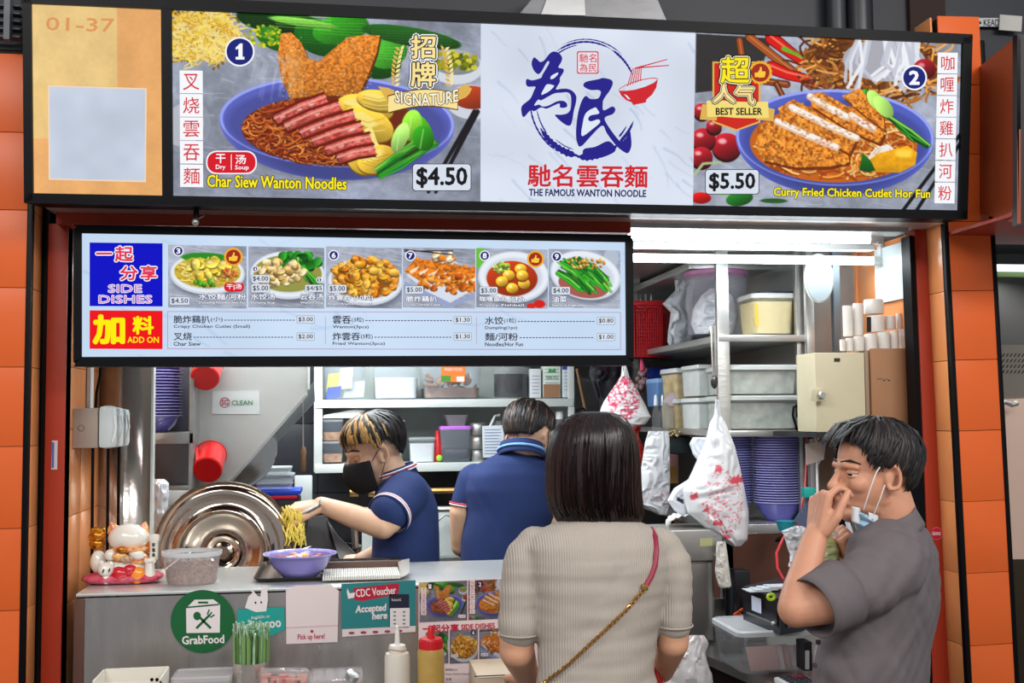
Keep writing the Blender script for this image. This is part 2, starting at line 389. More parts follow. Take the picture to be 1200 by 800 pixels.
struct(MB().box((X(53.5, 3.05), 3.045, 0), (X(77, 3.05), 3.1, Z(60, 262, 3.05)), bev=.003).obj('trim_4', REDP))
struct(MB().box((X(77, 3.05), 3.05, 0), (XLI, 3.1, 2.2)).obj('trim_5', mat('dark_red_rebate', (70, 20, 14), .4)))
# right side wall and its pier
WR = struct(MB().box((XRI + .006, 3.1, 0), (XRI + .12, 5.0, 3.05)).obj('wall_right', GROUT))
tile_wall(WR, (XRI + .006, 3.1, 0), (0, 1, 0), (0, 0, 1), (-1, 0, 0), [0, .2, .395], Rz[:-1], TILEP)
PR = struct(MB().box((XR0 + .012, YF + .006, 0), (XR1 - .004, 3.5, Rz[-1])).obj('trim_6', GROUT))
tile_wall(PR, (XR0, YF + .006, 0), (1, 0, 0), (0, 0, 1), (0, -1, 0), [0, XR1 - XR0], Rz, TILE)
tile_wall(PR, (XR0 + .012 - .02, YF + .014, 0), (0, 1, 0), (0, 0, 1), (-1, 0, 0), [0, .09], Rz, TILEP)
struct(MB().box((XR0 - .015, YF - .003, 0), (XR0 - .001, YF + .016, 2.2), bev=.003).obj('trim_7', BLACK))
struct(MB().box((XR1 - .002, YF - .003, 0), (XR1 + .012, YF + .3, 2.6), bev=.003).obj('trim_8', BLACK))
struct(MB().box((XR0 - .03, YF + .1, 0), (XR0 + .005, 3.1, 2.2)).obj('trim_9', BLACK))
struct(MB().box((X(1075, 3.05, 400), 3.045, 0), (X(1098, 3.05, 400), 3.1, Z(1085, 264, 3.05)), bev=.003).obj('trim_10', REDP))
struct(MB().box((X(1069, 3.05, 400), 3.05, 0), (X(1075, 3.05, 400), 3.1, 2.05)).obj('trim_11', BLACK))
_R = Matrix.Rotation(math.radians(-1.25), 4, 'Y'); _T = Matrix.Translation((XR0, YF, 2.1))
for _n in ('trim_6', 'trim_7', 'trim_8', 'trim_10', 'trim_11'):     # the right pier leans very slightly outwards at its foot
    _o = bpy.data.objects[_n]; _o.matrix_world = _T @ (_R if _n in ('trim_6', 'trim_7', 'trim_8') else Matrix.Rotation(math.radians(-.6), 4, 'Y')) @ _T.inverted() @ _o.matrix_world
# header: steel strip and red beam under the sign, black fascia band above
zh = Z(400, 248, 2.92)
struct(MB().box((X(44, 2.9), 2.9, zh), (X(1120, 2.9), 3.1, zh + .07)).obj('trim_12', mat('header_metal', (196, 176, 168), .3, .3, noise=.1)))
struct(MB().box((X(62, 3.0), 3.0, zh - .03), (X(742, 3.0), 3.1, zh)).obj('trim_13', REDP))
struct(MB().box((X(742, 3.0), 3.02, zh - .012), (X(1075, 3.0), 3.1, zh)).obj('trim_14', STEELH))
struct(MB().box((X(-300, 3.0), 3.12, zh), (X(1500, 3.0), 3.5, 3.05)).obj('wall_front', mat('dark_fascia', (38, 40, 46), .5, noise=.2, nscale=5)))
# glossy lowered ceiling above the tubes
zc_ = Z(880, 267, 3.12)
struct(MB().box((XLI, 3.11, zc_), (XRI, 3.6, zc_ + .03)).obj('ceiling_panel', mat('glossy_ceiling_panel', (226, 200, 180), .12, coat=.6)))
struct(MB().box((XLI, 3.6, zc_), (XRI, 5.0, zc_ + .03)).obj('ceiling_panel', mat('steel_ceiling', (150, 152, 150), .4, .6)))
struct(MB().box((XRI - .002, 3.52, 0), (XRI + .006, 5.0, zc_)).obj('wall_lining', steel('side_lining_steel', (160, 162, 158), .4, .5)))
# steel partition between pier and shelving on the right, with an orange tile strip and a white board on the side wall
struct(MB().box((X(944, 3.5, 400), 3.5, .9), (XRI, 3.515, zc_)).obj('wall_partition', steel('partition_steel', (160, 162, 158), .4, .5)))
wb_ = [(XRI - .004, 3.14, Z(1063, 348, 3.12)), (XRI - .004, 3.34, Z(1063, 348, 3.12)), (XRI - .004, 3.34, Z(1063, 281, 3.12)), (XRI - .004, 3.14, Z(1063, 281, 3.12))]
t = tag(MB().prism(wb_, (-.006, 0, 0)).obj('wall_board', mat('pale_blue_white_board', (214, 228, 228), .25)), 'pale plain board on the orange side wall above the paper rolls', 'board')
struct(MB().box((X(1003, 3.48, 330), 3.48, 1.3), (X(1024, 3.48, 330), 3.499, zc_)).obj('trim_15', TILEP))

# ---------------------------------------------------------------- stalls either side and ducts above
t = thing('louvre_vent', 'grey louvred vent in the dark recess at the top left corner', 'vent', P(10, 30, 2.9))
for i in range(5): MB().box(P(-30, 10 + i * 9, 2.93), P(23, 6 + i * 9, 2.9)).obj('slat', mat('vent_grey', (70, 74, 80), .6), t)
MB().box(P(8, 50, 2.91), P(12, -10, 2.88)).obj('upright', mat('vent_grey_light', (96, 98, 102), .6), t)
struct(MB().box((X(-200, 3.0), YF, Lz[-1] + .01), (X(24, 3.0), 3.1, 3.05)).obj('wall_upper_left', mat('dark_recess', (44, 46, 50), .7)))
t = thing('ventilation_pipe', 'dark grey vertical pipe behind the sign, right of the metal hood', 'pipe', P(1000, 10, 3.05))
MB().cyl((X(985, 3.05, 10), 3.08, 2.55), (X(985, 3.05, 10), 3.08, 3.05), .028, n=16).obj('pipe', mat('dark_pipe', (46, 48, 52), .4), t)
MB().cyl((X(1012, 3.05, 10), 3.08, 2.55), (X(1012, 3.05, 10), 3.08, 3.05), .04, n=16).obj('sleeve', mat('dark_pipe2', (36, 37, 41), .35), t)
t = thing('duct_hood', 'bare metal duct hood rising behind the logo panel of the sign', 'duct', P(690, 15, 3.0))
a = [P(602, 24, 2.98), P(782, 26, 2.98), P(762, -20, 2.98), P(640, -20, 2.98)]
MB().prism(a, (0, .12, 0)).obj('hood_body', steel('galvanised', (110, 110, 112), .35), t)
MB().prism([P(634, 17, 2.97), P(686, 18, 2.97), P(684, -20, 2.97), P(648, -20, 2.97)], (0, .01, 0)).obj('hood_panel', steel('galvanised2', (165, 165, 165), .3), t)
t = tag(MB().prism([P(1133, 21, 3.1), P(1172, 21, 3.1), P(1172, 31, 3.1), P(1133, 31, 3.1)], (0, .004, 0)).obj('duct_label', mat('label_paper', (170, 172, 172), .6)), 'white arrow label with black letters at the top right corner', 'label')
pd = vplane(3.1); kb = ink((24, 24, 24))
patch([(1135, 26), (1140, 22.5), (1140, 25), (1150, 25), (1150, 28), (1140, 28), (1140, 30)], kb, t, pd, .002); text('KEAD', (1153, 22.5, 1171, 30), kb, t, pd, .002)
tag(MB().prism([P(1172, 17, 3.09), P(1198, 19, 3.09), P(1197, 37, 3.09), P(1171, 35, 3.09)], (0, .004, 0)).obj('paper_note', mat('worn_paper', (176, 174, 168), .7, noise=.2)), 'torn pale note taped beside the arrow label at top right', 'note')
# right neighbour
t = thing('neighbour_sign_box', 'plain orange sign box of the neighbouring stall at the right edge', 'sign', P(1170, 150, 2.7))
b0 = X(1150, 2.7, 150)
MB().prism([P(1148, 78, 2.95), P(1192, 42, 2.62), P(1192, 262, 2.62), P(1148, 250, 2.95)], (.01, 0, 0)).obj('side_panel', mat('orange_board', (150, 66, 32), .4, noise=.1), t)
MB().prism([P(1192, 40, 2.62), P(1192, 264, 2.62), P(1330, 264, 2.62), P(1330, 40, 2.62)], (0, .02, 0)).obj('front_panel', mat('dark_front', (30, 24, 24), .4), t)
MB().box((b0 + .04, 2.64, Z(1170, 262, 2.75)), (b0 + .6, 3.1, Z(1170, 258, 2.75))).obj('bottom_panel', REDP, t)
struct(MB().box((X(1165, 3.0, 400), 3.5, 0), (X(1500, 3.0), 3.52, 3.0)).obj('wall_side_stall', mat('neighbour_wall', (52, 52, 54), .5)))
t = thing('steel_cabinet', 'steel cabinet with slotted vent in the stall beyond the right pier', 'cabinet', (X(1190, 3.4, 450), 3.4, 1.2))
pc = vplane(3.38)
MB().prism([P(1168, 404, 3.38), P(1290, 404, 3.38), P(1290, 470, 3.38), P(1172, 470, 3.38)], (0, .1, 0)).obj('vent_panel', steel('vent_steel', (130, 122, 112), .35), t)
sl = MB()
for r in range(4):
    for c in range(8):
        x, y = 1174 + c * 4.6, 418 + r * 6.5; sl.add([pc(x, y, .001), pc(x + 2.6, y - 4, .001), pc(x + 3.8, y - 4, .001), pc(x + 1.2, y, .001)], [(0, 1, 2, 3)])
q = sl.obj('vent_slots', BLACK, t, smooth=False); q['kind'] = 'stuff'
MB().prism([P(1176, 468, 3.36), P(1290, 462, 3.36), P(1290, 660, 3.36), P(1186, 655, 3.36)], (0, .08, 0)).obj('door', mat('pinkish_beige_door', (196, 168, 152), .35), t)
MB().prism([P(1186, 655, 3.36), P(1290, 655, 3.36), P(1290, 860, 3.36), P(1194, 860, 3.36)], (0, .08, 0)).obj('lower_panel', steel('dark_steel_low', (70, 60, 46), .3), t)
MB().tube([P(1172, 478, 3.3), P(1176, 470, 3.3), P(1186, 474, 3.3), P(1192, 472, 3.3)], .009).obj('handle', STEEL, t)
t = thing('strip_light', 'white strip light glowing inside the neighbouring stall at right', 'light', P(1185, 315, 3.3))
MB().box(P(1163, 317.5, 3.3), P(1290, 312, 3.32)).obj('tube', mat('lamp_white', (235, 245, 255), emit=1.6), t)
MB().box(P(1163, 324, 3.31), P(1290, 318, 3.33)).obj('housing', mat('green_tinted', (120, 150, 90), .4), t)
area('neighbour_lamp', tuple(P(1260, 318, 3.28)), (.4, .03), 3, (1, .96, .9), tuple(P(1260, 600, 3.2)))

# ================================================================ TOP SIGN
ta = math.radians(4.0)
SP = Plane(P(600, 242, 2.80), (0, -math.cos(ta), -math.sin(ta)))
sg = thing('stall_sign', 'long backlit stall sign with noodle bowl pictures and blue calligraphy logo', 'sign', SP(600, 250))
def bar(a, b, c, d, th=.03, m=BLACK, nm='frame'): return MB().prism([SP(*q, .012) for q in (a, b, c, d)], SP.n * -th).obj(nm, m, sg)
bx = MB().prism([SP(*q, -.004) for q in ((29, -10), (1139, 42), (1134, 256), (30, 236))], SP.n * -.13); bx.obj('housing', BLACK, sg)
bar((24, -12), (1140, 40), (1138, 51), (24, 3)); bar((28, 226), (1134, 246.5), (1133, 257), (28, 237.5))
bar((26, -8), (36, -8), (38.5, 236), (28, 237)); bar((1129, 44), (1140, 42), (1134, 257), (1124, 255)); bar((188.5, 8), (201, 10), (202.5, 232), (190, 231), .012)
# unit panel
cv = Cv(36, 3, 190, 230, 1.1, (228, 168, 104)); cv.poly([(36, 0), (137, 3), (137, 100), (36, 100)], (228, 194, 128)); cv.poly([(36, 99), (57, 99), (57, 164), (36, 164)], (226, 190, 122))
cv.noise(.07, 30, 3); cv.noise(.03, 4, 9); cv.a += (np.clip((cv.X - 36) / 150, 0, 1) * -6 + 6)[..., None]
cv.ell(60.5, 154, 4.5, 5, (240, 176, 60))
cv.obj('unit_panel', SP, SCREEN, sg, [(36, 2.5), (188.6, 9.5), (190, 229.5), (38, 226.5)])
g_or = glow((222, 152, 92)); text('01-37', (54, 21, 134, 36.5), g_or, sg, SP, .002, bold=.012, rot=1.5)
cv = Cv(57, 101, 170, 212, .5, (196, 206, 222)); cv.noise(.08, 20, 5)
patch([(56, 99.5), (172, 103.5), (171, 213.5), (57, 210.5)], glow((240, 214, 190)), sg, SP, .0015, name='tape_border')
cv.obj('notice_sheet', SP, SCREEN, sg, [(58, 101.5), (170, 105), (169.5, 211.5), (59, 209)], .003)

# ---- picture 1 (drawn in photograph coordinates, its top edge rises to the left)
def slate(cv, seed):
    cv.noise(.28, 60, seed); cv.noise(.14, 9, seed + 3)
    for i in range(160):
        x, y = random.uniform(cv.x0, cv.x1), random.uniform(cv.y0, cv.y1); L = random.uniform(8, 40)
        cv.line([(x, y), (x + L, y + L * random.uniform(-.05, .35))], random.uniform(.5, 1.4), random.choice([(214, 218, 226), (130, 134, 146), (190, 196, 208)]), .35)
def noodle_bowl(cv, cx, cy, rx, ry, depth, blue=(104, 112, 214)):
    b = np.array(blue)
    cv.ell(cx + 6, cy + depth * .95, rx * .72, ry * .6, (70, 72, 90), soft=14, op=.6)
    for k in range(30):
        t = k / 29; s_ = 1 - .5 * t ** 2.2; cv.ell(cx, cy + depth * t, rx * s_, ry * s_, b * (.97 - .34 * t) + 10 * (1 - t))
    cv.ell(cx, cy, rx, ry, (152, 166, 244)); cv.ell(cx, cy + .8, rx * .975, ry * .955, b * .88); cv.ell(cx, cy + ry * .1, rx * .94, ry * .88, b * .72, soft=6)
def bokchoy(cv, pts, n=16, w=3, leaf=None):
    pts = np.array(pts, float)
    for i in range(n):
        o = (i / n - .5); j = pts + np.stack([np.full(len(pts), o * 26) * np.linspace(.3, 1, len(pts)), np.full(len(pts), o * 12)], 1) + rng.normal(0, 1.2, pts.shape)
        c = random.choice([(24, 120, 30), (46, 164, 36), (94, 200, 60), (16, 92, 26), (130, 214, 84)]); cv.line(j, w * 1.2, np.array(c) * .45); cv.line(j, w, c, w2=w * .6)
def picture1(cv):
    slate(cv, 11)
    cv.ell(214, 150, 30, 34, (150, 156, 170), rot=20, op=.6); cv.ell(214, 150, 22, 27, (196, 198, 206), rot=20, op=.7)
    for r, c, n in ((1, (120, 84, 12), 60), (1, None, 560)):
        for i in range(n):
            a = random.uniform(0, 6.28); q = random.random() ** .5; x, y = 235 + 44 * q * math.cos(a), 40 + 33 * q * math.sin(a)
            b = random.uniform(0, 6.28); cv.line([(x, y), (x + 9 * math.cos(b), y + 7 * math.sin(b)), (x + 15 * math.cos(b + .7), y + 11 * math.sin(b + .7))], 2.6 if c else 1.5, c or random.choice([(240, 206, 78), (250, 228, 128), (214, 162, 40), (236, 216, 150)]), .9)
    for (x, y, rx, ry, r_, c) in ((330, 20, 56, 16, 8, (16, 50, 14)), (372, 36, 32, 22, 20, (26, 96, 22)), (396, 24, 34, 18, -15, (48, 140, 30)), (430, 60, 38, 24, 15, (22, 88, 18)), (452, 52, 24, 18, -30, (66, 160, 42)), (480, 30, 60, 12, 8, (30, 84, 24)), (316, 40, 22, 12, 30, (40, 110, 24)), (352, 18, 40, 5, 6, (120, 190, 70))):
        cv.ell(x, y, rx, ry, c, rot=r_, shade=.35, tex=.2)
        for k in range(-2, 3): cv.line([(x - rx * .8, y + k * 3), (x + rx * .8, y + k * 4)], .7, np.array(c) * 1.5 + 14, .5)
    for i in range(60): cv.ell(random.uniform(286, 326), random.uniform(24, 50), 2, 1.7, random.choice([(226, 214, 30), (170, 190, 30), (120, 160, 30)]))
    cv.ell(532, 66, 34, 22, (210, 216, 226)); cv.ell(532, 60, 30, 16, (150, 158, 160), shade=.2)
    for i in range(40): cv.ell(random.uniform(510, 556), random.uniform(46, 68), 4, 3.4, random.choice([(170, 160, 20), (120, 130, 20), (206, 196, 60), (90, 100, 20)]), tex=.3)
    cv.ell(552, 110, 30, 22, (206, 212, 222)); cv.ell(553, 104, 25, 15, (168, 58, 26), shade=.3)
    for dx in (0, 9): cv.line([(556 + dx * .4, 122), (500 + dx, 226)], 6, (26, 24, 30), w2=4)
    noodle_bowl(cv, 393, 140, 138, 57, 42)
    for i in range(8): cv.line([(300, 218 + i * 2.5), (470, 222 + i * 2.5)], .9, (150, 160, 220), .25)
    # crisp wafer wings
    w1 = [(326, 33), (338, 31), (350, 44), (357, 62), (370, 66), (384, 52), (404, 34), (424, 30), (442, 30), (438, 52), (428, 80), (418, 104), (396, 112), (360, 118), (338, 116), (326, 90), (322, 60)]
    cv.poly([(x + 2, y + 3) for x, y in w1], (90, 46, 12)); cv.poly(w1, (212, 124, 42), tex=.5, grad=(1.1, .85), ts=2.5); cv.poly([(330, 52), (338, 40), (350, 60), (352, 100), (336, 108)], (226, 146, 58), tex=.4, op=.6)
    for i in range(260):
        x, y = random.uniform(324, 440), random.uniform(34, 112)
        if (y > 62 or x < 350 or x > 392): cv.ell(x, y, random.uniform(.5, 1.1), .6, (252, 226, 170), op=.6 if 326 < x < 432 else 0)
    ins = lambda x, y: ((x - 393) / 112) ** 2 + ((y - 152) / 44) ** 2 < 1
    cv.ell(392, 152, 112, 44, (110, 40, 16)); cv.curly(420, (282, 118, 380, 196), [(176, 74, 26), (204, 104, 40), (140, 46, 16), (228, 140, 66)], 1.9, 26, inside=ins, dark=(60, 16, 6))
    # dumplings
    for (x, y, rx, ry, r_) in ((424, 122, 34, 17, 8), (428, 142, 32, 20, 25), (440, 112, 26, 13, 10), (424, 182, 22, 24, -10), (438, 186, 24, 17, -25)):
        cv.ell(x, y + 2, rx, ry, (120, 84, 10), rot=r_); cv.ell(x, y, rx, ry, (226, 186, 62), rot=r_, shade=.35, tex=.12); cv.ell(x - rx * .2, y - ry * .3, rx * .55, ry * .4, (250, 234, 140), rot=r_, op=.75, soft=4)
        for k in range(4): cv.line([(x - rx * .7, y - ry * .4 + k * 4), (x, y - ry * .1 + k * 4), (x + rx * .6, y - ry * .4 + k * 5)], 1, random.choice([(190, 140, 30), (255, 246, 190), (160, 110, 20)]), .6)
    cv.poly([(422, 150), (432, 144), (440, 168), (424, 190)], (246, 226, 130), tex=.2)
    # sliced roast pork
    for i, (x, y, L) in enumerate(((316, 134, 66), (328, 142, 70), (346, 150, 68), (360, 160, 62), (376, 170, 56), (390, 180, 46))):
        a = math.radians(-26 + i * 2); dx, dy = math.cos(a), math.sin(a); n_ = (-dy, dx)
        base = [(x, y), (x + L * .5 * dx, y + L * .5 * dy - 2), (x + L * dx, y + L * dy)]
        up = [(p + n_[0] * 13, q + n_[1] * 13) for p, q in base[::-1]]
        cv.poly([(p, q + 3) for p, q in base + up], (64, 12, 6)); cv.poly(base + up, (206, 92, 84), tex=.5, grad=(1.15, .8), ts=3)
        cv.line([(p, q) for p, q in base], 3.2, (112, 24, 12)); cv.line([(p + n_[0] * 5, q + n_[1] * 5) for p, q in base], 2.6, (238, 178, 160), .75); cv.line(up, 2, (150, 44, 22), .8)
        for k in range(9):
            t = random.random(); cv.ell(x + L * t * dx + n_[0] * 7, y + L * t * dy + n_[1] * 7, 3.5, 1.3, random.choice([(250, 214, 200), (176, 46, 40), (236, 140, 120)]), rot=-24, op=.7)
    bokchoy(cv, [(440, 204), (462, 188), (486, 172), (500, 160)], 18, 2.6)
    for (x, y, rx, ry, r_, c) in ((488, 148, 15, 24, -30, (84, 190, 30)), (480, 142, 12, 20, 10, (140, 214, 60)), (494, 158, 13, 16, -10, (44, 140, 24)), (466, 158, 9, 20, 20, (170, 224, 110))):
        cv.ell(x, y, rx, ry, c, rot=r_, shade=.4, tex=.08); cv.line([(x, y - ry * .7), (x - 4, y + ry * .8)], 1.2, (220, 246, 180), .6)
    for i in range(20):
        x = random.uniform(285, 350); cv.line([(x, 88 + random.uniform(0, 30)), (x + 6, 70), (x - 4, 60)], 2.4, (225, 230, 245), .13, soft=3)
cv = Cv(201, 8, 564, 240, 1.25, (146, 152, 168)); picture1(cv)
CN1 = [(201, 10), (563.5, 26.5), (563, 239), (202.5, 232)]
cv.obj('picture', SP, SCREEN, sg, CN1)

# ---- picture 2
def picture2(cv):
    slate(cv, 31); cv.poly([(812, 38), (900, 40), (880, 100), (812, 110)], (38, 34, 34), op=.9)
    for (a, b, c, d, w, col) in ((862, 44, 872, 110, 9, (150, 70, 26)), (874, 40, 946, 96, 11, (168, 84, 34)), (900, 40, 940, 70, 7, (120, 54, 20)), (884, 92, 918, 96, 9, (140, 62, 28)), (906, 96, 918, 120, 7, (120, 56, 24))):
        cv.line([(a, b), (c, d)], w, np.array(col) * .4); cv.line([(a, b), (c, d)], w - 2, col); cv.line([(a, b - 1), (c, d - 1)], 1.5, (226, 150, 90), .6)
    for pts in ([(900, 40), (924, 58), (950, 74), (972, 94)], [(900, 76), (920, 84), (950, 90), (968, 96)]):
        cv.line(pts, 17, (120, 6, 6), w2=8); cv.line(pts, 14, (216, 22, 14), w2=6); cv.line([(x - 2, y - 3) for x, y in pts], 2.6, (255, 150, 120), .7)
    cv.line([(914, 52), (928, 58), (938, 63)], 6, (96, 180, 40), w2=2); 
    # basket
    cv.ell(1020, 66, 84, 40, (110, 58, 16)); cv.curly(190, (944, 40, 1104, 108), [(190, 116, 40), (226, 160, 80), (90, 44, 12), (150, 84, 26)], 2.6, 34, .25)
    cv.ell(1034, 62, 50, 26, (170, 170, 180))
    for i in range(44):
        x = random.uniform(1000, 1078); cv.line([(x, 36), (x + random.uniform(-14, 14), 66), (x + random.uniform(-22, 22), random.uniform(76, 100))], 4, random.choice([(226, 228, 238), (196, 200, 214), (240, 242, 248)]), .9)
    cv.ell(1083, 71, 14, 13, (132, 20, 30), shade=.6); cv.ell(1079, 66, 4, 3, (246, 180, 180), op=.7, soft=3)
    for (x, y, r) in ((849, 174, 17), (822, 166, 14), (820, 188, 13), (820, 132, 10), (834, 150, 9)):
        cv.ell(x, y + 3, r, r, (50, 10, 16)); cv.ell(x, y, r, r * .95, (156, 22, 34), shade=.55); cv.ell(x - r * .3, y - r * .35, r * .28, r * .2, (255, 210, 210), op=.8, soft=3)
    cv.line([(812, 210), (822, 196), (842, 194)], 3, (170, 190, 140)); cv.ell(865, 238, 16, 9, (30, 110, 34), rot=-12, shade=.4); cv.ell(840, 230, 12, 4, (150, 190, 110), rot=15)
    cv.ell(820, 238, 12, 7, (190, 20, 20), shade=.4); cv.ell(905, 240, 16, 3, (40, 90, 40))
    for dx in (0, 11): cv.line([(1130, 150 + dx), (1060 + dx * 1.5, 250)], 4.5, (22, 22, 28))
    noodle_bowl(cv, 978, 160, 118, 60, 36, (96, 110, 220))
    ins = lambda x, y: ((x - 976) / 98) ** 2 + ((y - 168) / 47) ** 2 < 1
    cv.ell(976, 168, 100, 48, (196, 98, 24)); cv.curly(240, (880, 140, 1080, 218), [(228, 150, 60), (214, 110, 30), (246, 196, 120), (186, 80, 20)], 2.4, 30, inside=ins, dark=(130, 50, 10))
    for i in range(14): cv.line([(1014 + i * 2, 190), (1026 + i * 2, 172 + i % 5 * 3), (1040, 168)], 2.4, (240, 236, 230), .9)
    # cutlet slices
    for pts in ([(882, 170), (890, 146), (916, 134), (950, 158), (992, 172), (994, 190), (972, 196), (930, 198), (892, 190)], [(908, 126), (926, 114), (960, 132), (1004, 158), (994, 180), (960, 160), (914, 140)], [(944, 106), (960, 104), (1004, 128), (1036, 152), (1030, 166), (996, 152), (948, 122)], [(984, 108), (1004, 98), (1030, 112), (1037, 150), (1010, 130)]):
        cv.poly([(x + 2, y + 4) for x, y in pts], (112, 48, 8)); cv.poly(pts, (216, 128, 42), tex=.75, ts=3)
    for (a, b) in (((908, 142), (978, 172)), ((924, 124), (1002, 160)), ((946, 110), (990, 134)), ((996, 132), (1022, 148))):
        m_ = ((a[0] + b[0]) / 2, (a[1] + b[1]) / 2 + 1); cv.line([a, m_, b], 9, (226, 190, 160)); cv.line([(a[0], a[1] - 1), (m_[0], m_[1] - 1), (b[0], b[1] - 1)], 5.5, (250, 240, 230))
        for k in range(26):
            t = random.random(); cv.ell(a[0] + (b[0] - a[0]) * t, a[1] + (b[1] - a[1]) * t + random.uniform(-4, 4), 2.2, 1.4, random.choice([(255, 250, 244), (220, 170, 130), (200, 140, 110)]), op=.7)
    for i in range(500):
        x, y = random.uniform(884, 1036), random.uniform(102, 198)
        c_ = cv.a[min(cv.h - 1, int((y - cv.y0) * cv.k)), min(cv.w - 1, int((x - cv.x0) * cv.k))]
        if c_[2] < 110 and c_[0] > 120: cv.ell(x, y, random.uniform(1, 2.6), random.uniform(.8, 1.8), random.choice([(244, 178, 84), (170, 84, 18), (232, 150, 54), (150, 66, 12)]), rot=random.uniform(0, 180), op=.8)
    cv.poly([(1016, 188), (1030, 178), (1064, 168), (1076, 176), (1074, 192), (1056, 202), (1024, 202), (1014, 196)], (244, 172, 22), tex=.15, grad=(1.08, .85)); cv.ell(1060, 178, 10, 5, (255, 226, 90), op=.8, soft=4)
    cv.poly([(1006, 200), (1010, 178), (1020, 188), (1026, 200), (1016, 203)], (28, 104, 30), grad=(1.2, .7))
    bokchoy(cv, [(1016, 106), (1036, 128), (1058, 146), (1078, 162)], 26, 3.2)
    for (x, y, rx, ry, r_) in ((1024, 112, 8, 14, -35), (1034, 120, 9, 16, -40)): cv.ell(x, y, rx, ry, (178, 230, 110), rot=r_, shade=.3)
    for i in range(16):
        x = random.uniform(940, 1080); cv.line([(x, 104 + random.uniform(0, 10)), (x + 6, 90), (x - 3, 78)], 2.4, (230, 234, 248), .14, soft=3)
cv = Cv(811, 36, 1131, 250, 1.25, (158, 164, 180)); picture2(cv)
cv.obj('picture', SP, SCREEN, sg, [(815, 37.5), (1130, 50.5), (1125.5, 247.5), (812, 243)])
# ---- logo panel
cv = Cv(562, 24, 816, 245, .8, (224, 232, 247)); cv.marble(40, 8, .75)
cv.obj('logo_panel', SP, SCREEN, sg, [(563.5, 26.5), (815, 37.5), (812, 243), (563, 239)])
NAVY = glow((34, 30, 138)); RED = glow((208, 34, 44)); WHT = glow((246, 248, 252)); BLK = glow((20, 18, 22)); YEL = glow((250, 232, 30)); RLT = glow((214, 62, 70))
def brush_ring(cx, cy, rx, ry, arcs):
    for (a0, a1, r0, w0, w1) in arcs:
        mb = MB(); n = 26; V = []
        for i in range(n + 1):
            t = i / n; a = math.radians(a0 + (a1 - a0) * t); w = (w0 + (w1 - w0) * t) * (1 + .25 * math.sin(i * 2.3)) * min(1, 5 * t + .1, 5 * (1 - t) + .1)
            for sgn in (-1, 1): V.append(SP(cx + (rx + r0 + sgn * w / 2) * math.cos(a), cy + (ry + r0 + sgn * w / 2) * math.sin(a), .002))
        mb.add(V, [(2 * i, 2 * i + 1, 2 * i + 3, 2 * i + 2) for i in range(n)]); mb.obj('logo_ring', NAVY, sg, smooth=False)
brush_ring(686, 116, 61, 67, [(22, 50, 0, 2, 5), (30, 46, -5, 1, 3), (50, 100, 1, 5, 9), (98, 150, 0, 9, 5), (120, 176, 4, 2, 2), (140, 170, -3, 2, 1), (236, 300, 0, 2.5, 2), (244, 312, 3, 1, 1.6), (300, 336, 0, 3, 2), (232, 262, -3, 2, 1), (104, 130, -6, 1.4, 1)])
def smooth_pts(pts, k=4):
    n = len(pts); out = []
    for i in range(n):
        p0, p1, p2, p3 = [np.array(pts[(i + d) % n], float) for d in (-1, 0, 1, 2)]
        for q in range(k): t = q / k; out.append(tuple(.5 * (2 * p1 + (p2 - p0) * t + (2 * p0 - 5 * p1 + 4 * p2 - p3) * t * t + (3 * p1 - p0 - 3 * p2 + p3) * t ** 3)))
    return out
def brush(pts, ox, oy, k, m, off, name): patch(smooth_pts([(ox + x / k, oy + y / k) for x, y in pts]), m, sg, SP, off, name=name)
LP = glow((224, 232, 247))
brush([(165, 138), (200, 160), (225, 180), (262, 165), (310, 105), (352, 82), (400, 98), (430, 140), (420, 185), (395, 232), (440, 245), (443, 275), (410, 330), (408, 370), (372, 435), (420, 432), (480, 432), (530, 455), (562, 500), (560, 560), (540, 640), (520, 750), (495, 778), (440, 755), (362, 680), (420, 675), (470, 665), (500, 640), (512, 600), (515, 540), (508, 490), (480, 466), (430, 468), (360, 475), (300, 505), (235, 540), (205, 535), (168, 588), (215, 580), (245, 597), (300, 590), (380, 550), (440, 545), (475, 570), (470, 605), (412, 608), (405, 570), (350, 590), (285, 618), (230, 608), (170, 642), (132, 635), (70, 698), (48, 650), (55, 590), (130, 525), (165, 450), (178, 412), (110, 412), (90, 380), (100, 340), (150, 352), (230, 330), (245, 300), (275, 250), (308, 190), (300, 172), (278, 195), (240, 265), (205, 295), (165, 260), (143, 195)], 605, 50, 8, NAVY, .003, 'logo_character')
brush([(322, 340), (330, 310), (388, 280), (388, 300), (350, 335)], 605, 50, 8, LP, .0034, 'counter_shape'); brush([(235, 488), (260, 430), (290, 390), (350, 400), (345, 420), (300, 460)], 605, 50, 8, LP, .0034, 'counter_shape')
brush([(100, 135), (130, 112), (230, 92), (262, 82), (330, 95), (350, 125), (330, 180), (275, 260), (265, 300), (272, 358), (345, 325), (372, 350), (350, 390), (280, 425), (330, 520), (400, 610), (430, 625), (470, 580), (490, 505), (505, 580), (508, 660), (485, 718), (450, 715), (380, 660), (300, 555), (262, 488), (180, 560), (80, 665), (45, 630), (36, 540), (50, 400), (80, 290), (118, 235), (160, 260), (225, 255), (248, 205), (225, 185), (160, 185), (108, 160)], 670, 80, 7.27, NAVY, .003, 'logo_character')
brush([(82, 565), (90, 490), (118, 385), (195, 335), (218, 350), (232, 385), (160, 402), (140, 435), (165, 452), (225, 435), (240, 462), (180, 515), (105, 572)], 670, 80, 7.27, LP, .0034, 'counter_shape')
brush([(110, 765), (100, 690), (200, 668), (315, 620), (375, 695), (300, 745), (200, 770)], 670, 80, 7.27, NAVY, .0022, 'logo_ring')
